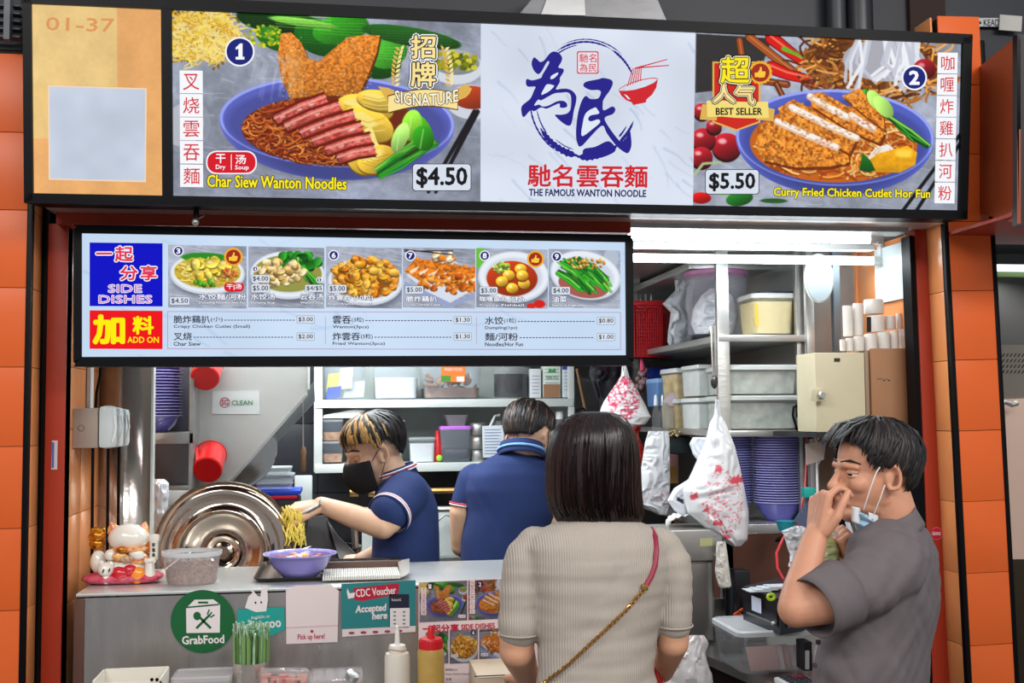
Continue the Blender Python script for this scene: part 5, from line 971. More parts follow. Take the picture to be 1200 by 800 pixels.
# ================================================================ RIGHT HAND SHELVING
YR = 3.45
XF0, XF1 = X(842, YR, 400), X(950, YR, 400)
rk = thing('steel_shelving', 'open stainless steel shelving on the right with tubs, bowls and a slanting side edge', 'shelf', (XF0, YR, 0))
def post(x0, x1, Y, nm='post', zt=None): return MB().box((X(x0, Y, 400), Y, .1), (X(x1, Y, 400), Y + .022, zc_ - .002 if zt is None else zt), bev=.002).obj(nm, STEEL, rk)
post(841, 855, YR); post(934, 943, YR + .02); post(946, 955, YR - .02)
MB().box((X(742, 4.55, 400), 4.55, .1), (X(748, 4.55, 400), 4.575, zc_)).obj('post', STEEL, rk); MB().box((X(736, 4.3, 500), 4.3, .6), (X(742, 4.3, 500), 4.32, 1.65)).obj('post', WPAINT, rk)
def shelf(zt, h, Y0=YR - .002, Y1=4.95, x0=None, x1=None, nm='shelf_board'):
    x0 = XF0 if x0 is None else x0; x1 = XF1 if x1 is None else x1
    return MB().box((x0, Y0, zt - h), (x1, Y1, zt), bev=.003).obj(nm, STEEL, rk)
zA = Z(890, 392, YR); zB = Z(890, 504, YR); zT = Z(890, 326, 4.2); zC = Z(890, 614, YR)
shelf(zA, .022); shelf(zB, .02); shelf(zT, .025, 3.75); shelf(zC, .03)
MB().box((XF1 - .004, 3.52, .1), (XF1 + .002, 4.95, zc_)).obj('side_panel', steel('shelf_side', (150, 154, 150), .4, .4), rk)
MB().box((XF0 - .55, 4.93, .1), (XF1, 4.945, zc_)).obj('back_panel', steel('shelf_back', (140, 144, 144), .4, .4), rk)
MB().box((XF0 - .45, 4.6, zA - .03), (XF0 - .002, 4.92, zA - .008)).obj('shelf_board', STEEL, rk); MB().box((XF0 - .5, 4.45, zB - .03), (XF0 - .002, 4.92, zB - .012)).obj('shelf_board', STEEL, rk)
MB().box((XF0 - .5, 4.4, zT), (XF0 - .002, 4.92, zT + .02)).obj('shelf_board', STEEL, rk)
MB().box((XF0, YR + .0, .1), (XF1, 3.98, zC - .03)).obj('lower_front', mat('brown_board', (90, 52, 36), .5, noise=.2), rk)
# tall translucent tub with pink lid, holding bags
def rtub(label, cx, yb, r_px, yt, Y, body, lid, nm='round_tub', cat='tub', fill=None, fl=.5, tap=.92, lidh=.018):
    c = P(cx, yb, Y); r = r_px * mpp(Y) * 1.02; H = Z(cx, yt, Y) - c.z; t = thing(nm, label, cat, c)
    MB().lathe([(r * tap * .96, 0), (r * tap, .006), (r * .985, H - lidh - .012), (r * 1.02, H - lidh - .012), (r * 1.02, H - lidh - .005), (r * .99, H - lidh)], c, 40, caps=False).obj('body', body, t)
    MB().lathe([(r * 1.0, H - lidh), (r * 1.04, H - lidh + .002), (r * 1.04, H - .004), (r * .98, H), (r * .9, H - .006), (.001, H - .006)], c, 40).obj('lid', lid, t)
    if fill: MB().lathe([(r * tap * .93, .004), (r * tap * .95, .01), (r * .93, H * fl - .004), (r * .9, H * fl), (.001, H * fl + .004)], c, 40).obj('contents', fill, t)
    return t
PINKL = mat('pink_purple_lid', (170, 106, 150), .35, alpha=.9)
t = rtub('big translucent round tub with pink lid stuffed with white bags', 840, 393, 37, 318, 3.72, mat('milky_tub', (206, 208, 220), .2, alpha=.2), PINKL)
softshape([(338, 832, 844, .4), (346, 822, 858), (362, 812, 864), (380, 810, 862), (391, 814, 858)], 3.74, .14, wr=.016, fr=12, seed=3)[0].obj('contents', mat('crumpled_film', (216, 220, 224), .3, bump=.5, bscale=30), t)
t = thing('plastic_bag', 'crumpled translucent bag leaning left of the pink lidded tub', 'bag', P(800, 400, 4.2)); softshape([(322, 790, 812, .4), (340, 792, 814), (356, 776, 812), (366, 786, 812), (400, 782, 812), (404, 784, 810)], 4.1, .08, wr=.014, fr=10, seed=8)[0].obj('body', mat('clear_bag_film', (204, 210, 216), .25, bump=.4, bscale=30, alpha=.8), t)
t = tub('square clear tub of cream powder with dark lid on the upper right shelf', 883, 343, 933, 391, 3.5, .16, gran('cream_powder', (222, 208, 156), (206, 190, 140), 60, .2), .8, mat('creamy_plastic', (232, 226, 196), .25, alpha=.25), mat('clear_lid_rim', (204, 208, 204), .3), taper=.1, lidh=.12)
pbo('lid_inner', mat('navy_lid', (40, 36, 78), .4), t, 890, 341, 930, 344, 3.56, .08); patch([(884, 356), (888, 356), (889, 382), (885, 382)], ink((206, 176, 60)), t, vplane(3.498), name='label')
# stacked red and blue baskets
def basket(label, x0, y0, x1, y1, Y, c, d=.2, lean=.0, nb=12):
    t = thing('plastic_basket', label, 'basket', P((x0 + x1) / 2, y1, Y)); m = mat('basket_%02x%02x%02x' % c, c, .4); a, b = P(x0, y1, Y), P(x1, y0, Y); W, H = b.x - a.x, b.z - a.z; s_ = MB()
    MB().box((a.x - .006, Y, b.z - .02), (b.x + .006, Y + d, b.z), bev=.006).obj('rim', m, t)
    for k in range(nb + 1): x = a.x + W * (k / nb) ; s_.box((x - .0022, Y + .004, a.z), (x + .0022, Y + .008, b.z - .01)); s_.box((a.x - .001, Y + .004 + (d - .01) * k / nb, a.z), (a.x + .003, Y + .0085 + (d - .01) * k / nb, b.z - .01)); s_.box((b.x - .003, Y + .004 + (d - .01) * k / nb, a.z), (b.x, Y + .0085 + (d - .01) * k / nb, b.z - .01))
    for k in range(16): z = a.z + H * k / 16; s_.box((a.x, Y + .003, z), (b.x, Y + .007, z + .004)); s_.box((a.x, Y + .003, z), (a.x + .003, Y + d, z + .004))
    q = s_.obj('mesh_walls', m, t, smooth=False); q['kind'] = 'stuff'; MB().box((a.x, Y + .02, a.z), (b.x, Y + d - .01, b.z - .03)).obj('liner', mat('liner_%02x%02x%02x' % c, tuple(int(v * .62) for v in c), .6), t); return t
basket('red mesh basket standing upright behind the menu board edge', 745, 352, 776, 418, 4.3, (206, 32, 40), .2)
basket('narrow red basket nested right of the wider red basket', 777, 357, 788, 418, 4.34, (170, 24, 34), .2, nb=5)
basket('dark blue basket beside the red baskets on the upper shelf', 789, 366, 798, 410, 4.5, (28, 44, 120), .2, nb=5)
t = thing('wire_rack', 'bent steel wires behind the red baskets', 'rack', P(750, 350, 4.6)); 
for k in range(3): MB().tube([P(744 + k * 6, 352, 4.6), P(744 + k * 6, 343, 4.6), P(748 + k * 6, 340, 4.6), P(751 + k * 6, 343, 4.6), P(751 + k * 6, 356, 4.6)], .004).obj('wire', STEEL, t)
# the four long translucent boxes
ICE = gran('crushed_filling', (184, 190, 180), (140, 146, 140), 30, .6); TR = mat('long_box_plastic', (200, 206, 204), .25, alpha=.22)
GLB = 'long translucent boxes on the right shelf'
tub('upper long translucent box between the shelf posts', 856, 427, 938, 462, YR + .03, .36, ICE, .78, TR, mat('long_lid', (196, 202, 200), .3, alpha=.9), lidh=.17, taper=.04, rnd=.12, group=GLB)
tub('lower long translucent box between the shelf posts', 856, 463, 938, 503, YR + .03, .36, ICE, .78, TR, mat('long_lid', (196, 202, 200)), lidh=.14, taper=.04, rnd=.12, group=GLB)
NOOD = gran('dry_noodles', (214, 190, 124), (182, 150, 84), 40, .9)
for k, (y0, y1, lb) in enumerate(((431, 467, 'upper tub of dry yellow noodles left of the shelf post'), (467, 503, 'lower tub of dry yellow noodles left of the shelf post'))): tub(lb, 791, y0, 826, y1, 3.98, .2, NOOD, .8, TR, mat('tub_lid_white', (206, 212, 208), .3), lidh=.14, group='noodle tubs')
for k, (y0, y1, lb) in enumerate(((427, 464, 'upper milky tub just behind the shelf post'), (466, 503, 'lower milky tub just behind the shelf post'))): tub(lb, 818, y0, 842, y1, 3.72, .2, gran('white_filling', (206, 212, 208), (190, 196, 194), 30, .3), .8, TR, mat('tub_lid_white', (206, 212, 208)), lidh=.12, group='milky tubs')
tub('blue tub with paler lid left of the noodle tubs', 770, 443, 794, 476, 4.15, .16, None, 0, mat('blue_plastic', (96, 136, 190), .35, alpha=.85), mat('pale_blue_lid', (130, 166, 206), .35), lidh=.15)
t = thing('label_jar', 'squat white jar with pink label under the blue tub', 'jar', P(788, 500, 4.0)); MB().lathe([(.03, 0), (.034, .01), (.034, .1), (.028, .12), (.028, .14), (.02, .142)], P(788, 505, 4.05), 24).obj('body', FROST, t); patch(ellp(788, 468, 8, 8), ink((206, 190, 196)), t, vplane(4.0), name='label')
for i, (x, lb) in enumerate(((769, 'tall clear squeeze bottle left of the label jar'), (777, 'clear bottle with steel pourer beside the label jar'))):
    t = thing('sauce_bottle', lb, 'bottle', P(x, 505, 4.1)); MB().lathe([(.014, 0), (.016, .01), (.015, .07), (.006, .1), (.005, .12)], P(x, 506, 4.12), 18).obj('body', CLEAR, t); MB().lathe([(.008, .1), (.006, .13), (.003, .14)], P(x, 506, 4.12), 14).obj('cap', (WHITEP, STEEL)[i], t)
# garlic net
t = thing('garlic_net', 'pink net of garlic bulbs behind the knotted white bag', 'net', P(752, 460, 4.35)); GA = mat('garlic_skin', (150, 120, 124), .6, noise=.3, nscale=40)
for i in range(26): MB().sph(P(random.uniform(746, 760), random.uniform(432, 464), 4.4 + random.uniform(-.02, .05)), .013, 10, 7).obj('garlic_bulb', GA, t)
MB().tube([P(752, 420, 4.38), P(753, 434, 4.38)], [.006, .012]).obj('neck', mat('pink_net', (214, 70, 110), .5), t)
tag(pbo('storage_box', mat('blue_box_deep', (30, 60, 170), .4), None, 764, 430, 796, 444, 4.6, .2, .004), 'deep blue box behind the noodle tubs', 'box')
# bamboo chopsticks
t = thing('chopstick_tray', 'shallow tray holding a fan of bamboo chopsticks under the noodle tubs', 'tray', P(805, 517, 3.95)); pbo('tray', mat('green_black_tray', (26, 40, 36), .5), t, 776, 512, 843, 531, 3.9, .2)
BAM = mat('bamboo', (206, 184, 136), .5, noise=.2)
for i in range(48):
    x = 776 + i * 1.35 + random.uniform(-2, 2); a = P(x, 505 + random.uniform(-1, 6) + abs(x - 800) * .02, 3.86 + random.uniform(0, .03)); b = P(x + random.uniform(6, 16), 502 + random.uniform(-1, 3), 4.06); MB().tube([a, b], [.0036, .0028], 5).obj('chopstick', BAM, t)
t = thing('serving_tongs', 'steel tongs hanging on the shelf post', 'tongs', P(836, 382, YR - .03))
for dx in (0, 3.5): MB().tube([P(834 + dx, 382, YR - .03), P(834.5 + dx, 410, YR - .035), P(836 + dx * .6, 440, YR - .03)], [.004, .003, .0045], 8).obj('arm', STEEL, t)
MB().sph(P(837, 447, YR - .03), (.012, .006, .022), 14, 10).obj('scoop', steel('dark_tong', (90, 90, 88), .25), t); MB().tube([P(833, 384, YR - .03), P(836, 380, YR - .01), P(839, 384, YR - .03)], .003).obj('hook', STEEL, t)
# bowl stacks
GR1, GR2 = 'blue bowls in the front stack on the right shelf', 'blue bowls in the stack beside the hanging bag'
z0 = zC; r_ = 31 * mpp(3.62)
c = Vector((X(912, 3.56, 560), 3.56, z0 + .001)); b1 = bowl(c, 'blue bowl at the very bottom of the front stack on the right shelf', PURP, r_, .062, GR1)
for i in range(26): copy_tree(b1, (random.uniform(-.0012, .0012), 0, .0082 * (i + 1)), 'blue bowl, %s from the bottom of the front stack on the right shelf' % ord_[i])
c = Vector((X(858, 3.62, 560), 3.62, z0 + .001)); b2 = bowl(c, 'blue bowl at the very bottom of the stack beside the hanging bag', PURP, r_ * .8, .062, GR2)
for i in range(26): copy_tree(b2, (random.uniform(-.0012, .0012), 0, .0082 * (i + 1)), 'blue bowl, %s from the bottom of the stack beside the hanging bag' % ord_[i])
pp = vplane(3.56 - r_ * .72); 
# hanging bags and cloths
def printed(mb, px, nu, nv, fn):
    return [fn(*px[j, i]) for j in range(nv) for i in range(nu)]
def bag(label, rows, Y, th, seed, fn, nu=90, nv=110, wr=.01, name='plastic_bag', base=None, m=None):
    t = thing(name, label, 'bag', P(rows[0][1], rows[0][0], Y)); mb, px = softshape(rows, Y, th, nu, nv, wr, 12, seed); o = mb.obj('body', m or mat('printed_bag', attr=1, rough=.3, coat=.15, bump=.25, bscale=25), t, rad=80)
    at = o.data.color_attributes.new('Col', 'FLOAT_COLOR', 'POINT')
    for k, (x, y) in enumerate(px.reshape(-1, 2)): at.data[k].color = (*lin(fn(x, y)), 1)
    return t
def nfield(seed, sc): 
    g = vnoise(400, 400, sc, seed); return lambda x, y: g[int(y * 2) % 400, int(x * 2) % 400]
n1, n2 = nfield(5, 7), nfield(9, 4)
def f1(x, y):
    q = ((x - 731) / 19) ** 2 + ((y - 467) / 26) ** 2; v = n1(x, y) + .35 * n2(x, y)
    return (224, 70, 104) if q < 1 and abs(v - .66) < .13 else ((236, 170, 186) if q < 1 and abs(v - .66) < .19 else (228, 228, 228))
bag('white bag with red dragon print knotted and hanging beside the woman', [(426, 729, 733, .3), (440, 728, 737, .4), (452, 720, 744, .7), (470, 708, 754), (488, 700, 763), (497, 704, 756, .9), (500, 714, 742, .6)], 4.0, .13, 4, f1)
tag(MB().tube([P(731, 400, 4.0), P(731, 430, 4.0)], .003).obj('bag_string', WHITEP), 'white string holding the knotted dragon print bag', 'string')
def f2(x, y):
    v = n1(x, y) + .4 * n2(x * 1.3, y); q = ((x - 847) / 24) ** 2 + ((y - 590) / 40) ** 2
    for cx, cy in ((843, 547), (860, 562), (813, 581), (827, 596), (841, 611), (852, 627), (866, 560)):
        if abs(x - cx) < 5 and abs(y - cy) < 5 and y - cy > -4 + 3 * math.sin(x * 1.4) and v > .45: return (214, 84, 100)
    if q < 1 and (abs(v - .62) < .05 or abs(v - .84) < .04): return (224, 128, 142)
    return (224, 228, 232)
bag('large white carrier bag with pink rooster print hanging from the shelf post', [(468, 838, 843, .3), (486, 837, 844, .35), (496, 832, 850, .5), (520, 826, 860, .7), (550, 812, 868, .9), (575, 800, 873), (600, 806, 877), (618, 826, 877, .9), (632, 846, 876, .7), (640, 858, 868, .4)], 3.3, .15, 14, f2, wr=.012)
bag('open handle of the rooster print bag drooping to the left', [(512, 812, 833, .3), (520, 808, 834, .5), (532, 812, 832, .5), (545, 822, 836, .5), (558, 812, 834, .5), (572, 790, 830, .6), (586, 782, 826, .6), (598, 790, 820, .5), (604, 800, 816, .4)], 3.34, .05, 17, lambda x, y: (30, 30, 34) if 793 < x < 801 and abs(y - 586 - (x - 797) * .5) < 2.6 else (218, 224, 232), wr=.006)
def tw(x, y): return (206, 150, 160) if (548 < y < 600 and n2(x * 2, y * 2) > .72 and 572 < y < 590) else (222, 226, 228)
bag('white towel with faint pink print draped from the lower shelf', [(505, 760, 783, .5), (520, 756, 785), (560, 750, 785), (590, 745, 785), (603, 772, 781, .5)], 3.86, .035, 21, tw, wr=.012, name='towel')
bpy.data.objects['towel']['category'] = 'towel'
RB = mat('red_bag_film', (214, 48, 48), .3, coat=.3, bump=.3, bscale=30)
t = thing('plastic_bag', 'bright red plastic bag hanging low behind the woman and towel', 'bag', P(747, 520, 4.1)); softshape([(499, 728, 752, .4), (510, 722, 748), (524, 744, 754), (540, 741, 755), (560, 740, 756), (567, 743, 754)], 4.1, .07, wr=.012, fr=11, seed=33)[0].obj('body', RB, t)
t = thing('plastic_bag', 'small crumpled white bag below the knotted dragon print bag', 'bag', P(740, 540, 4.06)); softshape([(508, 728, 736, .4), (516, 728, 742), (524, 732, 748), (536, 732, 742, .5)], 4.02, .05, wr=.012, seed=35)[0].obj('body', BAG, t)
tag(pbo('paper_box', mat('pink_box', (206, 146, 140), .5), None, 782, 533, 795, 566, 4.2, .1), 'narrow pink and gold box behind the draped towel', 'box'); patch([(784, 546), (793, 546), (793, 566), (784, 566)], ink((190, 150, 70)), bpy.data.objects['paper_box'], vplane(4.2), .001)
# folded umbrella and dark things behind the woman
t = thing('folded_umbrella', 'dark folded umbrella hanging right of the back shelf', 'umbrella', P(700, 430, 4.5)); softshape([(424, 692, 728, .5), (440, 690, 728), (470, 700, 728), (500, 712, 724), (520, 716, 720, .4)], 4.5, .12, wr=.02, fr=8, seed=51)[0].obj('canopy', mat('dark_fabric', (34, 34, 40), .6), t); MB().tube([P(676, 432, 4.45), P(690, 500, 4.45)], .006).obj('shaft', mat('worn_wood', (128, 96, 62)), t)
tag(MB().tube([P(676, 505, 4.4), P(672, 492, 4.4), P(676, 480, 4.4), P(684, 478, 4.4), P(690, 488, 4.4), P(684, 500, 4.4), P(676, 505, 4.4)], .004).obj('cable_coil', BLACK), 'coil of black cable beside the back shelf', 'cable')
# stainless machine, ribbed lid, cup, cloth
t = thing('ice_machine', 'stainless steel dispenser box on a narrow column between woman and man', 'machine', (X(790, 3.3, 700), 3.3, .86)); CTL = .86
MB().box((X(742, 3.25, 640), 3.25, Z(790, 658, 3.25)), (X(847, 3.25, 640), 3.44, Z(790, 621, 3.25)), bev=.006).obj('head', steel('machine_steel', (190, 188, 184), .3), t)
MB().box((X(796, 3.27, 690), 3.27, CTL), (X(837, 3.27, 690), 3.43, Z(790, 658, 3.27)), bev=.003).obj('column', steel('machine_column', (150, 148, 146), .3), t); MB().box((X(830, 3.26, 690), 3.255, CTL + .01), (X(834, 3.26, 690), 3.27, Z(790, 660, 3.26))).obj('rail', STEEL, t)
MB().prism([P(820, 631, 3.248), P(835, 630, 3.248), P(835, 639, 3.248), P(820, 640, 3.248)], (0, .001, 0)).obj('label', ink((170, 170, 120)), t)
for x, y in ((750, 650), (838, 650), (838, 627)): MB().sph(P(x, y, 3.25), .004, 8, 6).obj('screw', STEEL, t)
t = thing('steamer_cloth', 'ribbed white cloth heap on top of the steel dispenser', 'cloth', P(805, 621, 3.35)); c = P(805, 621, 3.35)
MB().grid(lambda u, v: c + Vector((.062 * math.cos(math.pi * u) * (1 + .06 * math.sin(v * 40)), .05 * math.sin(2 * math.pi * v - math.pi) * math.sin(math.pi * min(max(u, .02), .98)) , .05 * math.sin(math.pi * u) ** .6 * (1 + .05 * math.sin(u * 60)))), 60, 24).obj('cloth', mat('ribbed_cloth', (214, 216, 212), .7, wave=('X', 40, .6)), t)
t = thing('plastic_cup', 'clear plastic cup of brown drink with green straw beside the woman', 'cup', P(815, 736, 3.1)); c = Q(815, 737, CTL); 
MB().lathe([(.022, 0), (.024, .004), (.033, .105), (.0345, .107), (.0345, .11)], c, 28, caps=False).obj('cup', CLEAR, t, sol=.0008); MB().lathe([(.021, .002), (.023, .006), (.028, .055), (.001, .056)], c, 24).obj('drink', mat('brown_tea', (176, 116, 56), .3), t)
MB().tube([P(811, 690, c.y), P(806, 665, c.y), P(804, 640, c.y)], .004).obj('straw', mat('straw_green', (60, 150, 70), .4), t)
t = thing('hanging_cloth', 'white cloth hanging below the rooster print bag', 'cloth', P(847, 640, 3.3)); softshape([(634, 840, 850, .5), (645, 839, 852), (670, 838, 855), (687, 842, 857, .8), (689, 846, 854, .4)], 3.22, .02, wr=.006, seed=61)[0].obj('body', mat('white_cloth', (206, 204, 196), .8), t)
# front worktop on the right
lo = thing('side_worktop', 'low stainless steel worktop under the cash drawer', 'counter', (X(950, 3.0), 3.0, 0))
A = Q(814, 762, CTL); B = Q(902, 800, CTL); Bx = A.x + .02
MB().prism([(A.x, 3.42, CTL), (A.x, A.y, CTL), (B.x, B.y, CTL), (B.x + .05, 2.70, CTL), (XRI - .3, 2.70, CTL), (XRI - .3, 3.0, CTL), (XRI - .06, 3.11, CTL), (XRI - .06, 3.42, CTL)], (0, 0, -.025)).obj('top', steel('worktop_steel', (176, 174, 170), .22), lo)
MB().box((A.x, 3.425, CTL - .02), (XRI - .01, 3.44, CTL + .1)).obj('splash_back', STEELH, lo); MB().prism([(A.x + .03, 3.4, CTL - .03), (A.x + .03, A.y + .03, CTL - .03), (B.x + .06, B.y + .02, CTL - .03), (XRI - .32, 2.75, CTL - .03), (XRI - .32, 3.0, CTL - .03), (XRI - .07, 3.13, CTL - .03), (XRI - .07, 3.4, CTL - .03)], (0, 0, -.8)).obj('cupboard', mat('dark_cupboard', (40, 26, 22), .6), lo)
t = thing('receipt_box', 'clear lidded plastic box full of receipts under the cash drawer', 'box', Q(910, 795, CTL)); c = Q(868, 756, CTL)
YB = Q(915, 796, CTL).y
t2 = tub('clear lidded plastic box full of receipts under the cash drawer', 866, 738, 962, 789, YB + .02, .22, None, 0, mat('receipt_box_plastic', (206, 210, 214), .2, alpha=.2), mat('receipt_lid', (210, 214, 216), .25, alpha=.75), name='receipt_box', cat='box', taper=.1, lidh=.14, rnd=.2)
bpy.data.objects.remove(t)
for i in range(9):
    x = 880 + i * 7; Yp = YB + .05 + .015 * i; MB().prism([P(x, 786, Yp), P(x + 34, 784, Yp), P(x + 28, 756 - i % 3, Yp), P(x - 6, 758, Yp)], (0, .002, 0)).obj('receipt', mat('receipt_paper%d' % (i % 2), ((214, 176, 172), (222, 216, 210))[i % 2], .7), t2)
t = thing('cash_drawer', 'black metal cash drawer with keyhole under the elbow of the man', 'cash drawer', P(912, 745, YB)); zb = Z(915, 742, YB) ; zt_ = zb + .088
ca = P(870, 742, YB + .12); a0 = [(X(902, YB, 740), YB + .0), (X(870, YB + .16, 740), YB + .20), (X(870, YB + .16, 740) + .2, YB + .3), (X(962, YB, 740), YB + .06)]
KB = mat('black_metal_box', (26, 26, 30), .35); dz = zb - .004
a0 = [(X(914, YB - .02, 720), YB - .02), (X(871, YB + .2, 720), YB + .2), (X(940, YB + .4, 720), YB + .4), (X(985, YB + .08, 720), YB + .08)]
MB().prism([(x, y, dz + .004) for x, y in a0], (0, 0, .082)).obj('case', KB, t)
def onq(p, q, u, w, o=.002): 
    d = Vector((q[0] - p[0], q[1] - p[1], 0)); n = Vector((d.y, -d.x, 0)).normalized() * o; 
    if n.y > 0: n = -n
    return Vector((p[0], p[1], dz + .004)) + d * u + Vector((0, 0, .082 * w)) + n
def face(p, q, u0, w0, u1, w1, nm, m, o=.003): MB().prism([onq(p, q, u0, w0, o), onq(p, q, u1, w0, o), onq(p, q, u1, w1, o), onq(p, q, u0, w1, o)], Vector((0, .001, 0))).obj(nm, m, t)
face(a0[1], a0[0], .1, .18, .95, .62, 'drawer_front', mat('black_drawer_front', (34, 34, 38), .3)); face(a0[1], a0[0], .3, .45, .56, .92, 'label', ink((206, 214, 230)), .005); face(a0[1], a0[0], .15, .28, .85, .34, 'slot', mat('slot_grey', (110, 110, 112), .3), .005)
MB().sph(onq(a0[1], a0[0], .88, .3, .004), .007, 12, 8).obj('keyhole', STEEL, t); face(a0[0], a0[3], .1, .2, .9, .4, 'slot', mat('slot_grey', (110, 110, 112)), .004)
MB().prism([(x * .97 + .03 * a0[0][0], y, dz + .086) for x, y in a0], (0, 0, .008)).obj('top_tray', KB, t)
zt_ = dz + .0945
def onZ(name, label, cat, x, y, fn): o = thing(name, label, cat, Q(x, y, zt_)); fn(o, Q(x, y, zt_)); return o
onZ('tape_roll', 'lime green clip lying on the cash drawer', 'clip', 904, 704, lambda o, c: (MB().tube([c + Vector((.009 * math.cos(k), .002, .010 + .007 * math.sin(k))) for k in np.linspace(0, 6.28, 13)], .004).obj('ring', mat('lime_clip', (200, 230, 50), .4), o)))
bpy.data.objects['tape_roll'].name = 'plastic_clip'
onZ('receipt_paper', 'white receipts piled on the back of the cash drawer', 'paper', 905, 696, lambda o, c: [MB().box(c + Vector((-.05 + i * .02, .03 + .004 * i, .001 + i * .003)), c + Vector((.01 + i * .02, .09, .003 + i * .003))).obj('sheet', mat('note_paper', (206, 214, 218)), o) for i in range(4)])
t = thing('glass_jar', 'shiny jar with steel lid behind the cash drawer', 'jar', P(885, 700, 3.25)); c = Q(885, 712, CTL); c = Vector((X(886, 3.28, 700), 3.28, CTL)); MB().lathe([(.03, 0), (.034, .01), (.034, .11), (.03, .125)], c, 24).obj('body', CLEAR, t); MB().lathe([(.031, .12), (.033, .124), (.033, .145), (.028, .15)], c, 24).obj('lid', STEEL, t); MB().lathe([(.028, .003), (.031, .01), (.031, .08), (.001, .082)], c, 20).obj('contents', mat('dark_contents', (70, 60, 50), .5), t)
tag(MB().lathe([(.01, 0), (.011, .002), (.011, .03), (.006, .034)], Vector((X(866, 3.2, 700), 3.2, CTL + .06)), 16).obj('bottle_cap', mat('red_lid', (186, 30, 34))), 'red bottle top left of the cash drawer', 'bottle cap')
tag(MB().box((X(860, 3.2, 710), 3.18, CTL), (X(869, 3.2, 710), 3.22, CTL + .06), bev=.004).obj('card_terminal', DARK), 'dark stand under the red bottle top', 'stand')
tag(MB().tube([P(858, 725, 3.1), P(868, 716, 3.14), P(876, 712, 3.14)], .003).tube([P(860, 720, 3.1), P(870, 713, 3.14)], .003).obj('orange_pen', mat('orange_pen', (226, 100, 50), .4)), 'orange pens left of the cash drawer', 'pen')
t = thing('metal_box', 'small black and gold tin on the worktop by the receipt box', 'tin', Q(858, 762, CTL)); c = Q(858, 765, CTL); MB().box(c + Vector((-.025, 0, 0)), c + Vector((.03, .04, .03)), bev=.003).obj('tin', mat('dark_tin', (60, 52, 36), .35, .5, noise=.4, nscale=40), t)
t = thing('calculator', 'white calculator with red buttons beside the man at the bottom', 'calculator', Q(935, 795, CTL)); c = Q(940, 796, CTL + .02); c.z = CTL
ux = (Q(952, 800, CTL) - Q(926, 786, CTL)); ux.z = 0; ux.normalize(); uy = Vector((-ux.y, ux.x, 0)); RR = Matrix((ux, uy, Vector((0, 0, 1)))).transposed()
def rb(a, b, nm, m, par, bev=.002):
    mb = MB().box(a, b, bev=bev); mb.v = [tuple(c + RR @ Vector(v)) for v in mb.v]; return mb.obj(nm, m, par)
rb((-.06, -.05, 0), (.05, .04, .016), 'body', WHITEP, t, .006)
for i in range(5):
    for j in range(4): rb((-.05 + i * .018, -.04 + j * .018, .016), (-.037 + i * .018, -.027 + j * .018, .02), 'button', mat('red_button', (190, 40, 60), .4) if i == 0 and j > 1 else mat('dark_button', (60, 60, 66), .4), t, .001)
t = thing('staple_box', 'black and white box standing right of the receipt box', 'box', P(945, 780, YB - .03)); pbo('box', DARK, t, 942, 752, 952, 786, YB - .05, .05); patch([(943.5, 762), (948.5, 762), (948.5, 784), (943.5, 784)], ink((206, 206, 206)), t, vplane(YB - .05), .001, name='label')
# electrical boxes, cables, notes near the man
XB = 3.13
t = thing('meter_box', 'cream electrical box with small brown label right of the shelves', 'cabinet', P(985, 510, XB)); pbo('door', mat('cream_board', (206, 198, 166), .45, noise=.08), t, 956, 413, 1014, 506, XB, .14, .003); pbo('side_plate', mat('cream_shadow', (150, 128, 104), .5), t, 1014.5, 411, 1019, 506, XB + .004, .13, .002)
pbo('label', ink((50, 40, 36)), t, 978, 419.5, 984.5, 423.5, XB - .003, .003, 0)
t = thing('carton_box', 'brown cardboard box beside the cream electrical box', 'box', P(1045, 507, XB + .02)); pbo('box', mat('cardboard', (164, 118, 84), .7, noise=.1), t, 1021, 408, 1068, 506, XB + .0, .16, .003); text('···-·-', (1028, 443, 1043, 446), ink((60, 40, 30)), t, vplane(XB), .0015); 
tag(MB().box((X(954, XB, 510), XB - .02, Z(1000, 512, XB)), (XRI - .002, 3.5, Z(1000, 506.5, XB))).obj('wall_shelf', DARK), 'dark shelf carrying the cream box and the carton', 'shelf')
t = thing('door_switch', 'cream plate with metal knob at the left edge of the cream box', 'switch', P(960, 462, 3.2)); pbo('plate', mat('cream_plate', (200, 192, 160), .4), t, 951, 455, 968, 470, 3.1, .02, .002); MB().lathe([(.01, 0), (.012, .004), (.008, .016)], P(962, 463, 3.1), 18, (0, -1, 0)).obj('knob', STEEL, t)
ZP = Z(1000, 411, XB); TP = mat('tissue_roll', (220, 214, 206), .85, noise=.05, bump=.3, bscale=60)
rolls = [(993, 374, 386, 12, 0), (1006, 372, 390, 0, 0)]
GLR = 'paper rolls piled on the cream box and carton'
def roll(x0, x1, y0, y1, Y, lb):
    c = P((x0 + x1) / 2, y1, Y); r = (x1 - x0) / 2 * mpp(Y); H = (y1 - y0) * mpp(Y); t = thing('paper_roll', lb, 'paper roll', c, GLR)
    MB().lathe([(r * .96, 0), (r, .004), (r, H - .004), (r * .95, H), (r * .4, H), (r * .38, H - .02)], c, 28).obj('roll', TP, t); return t
y_b = 411
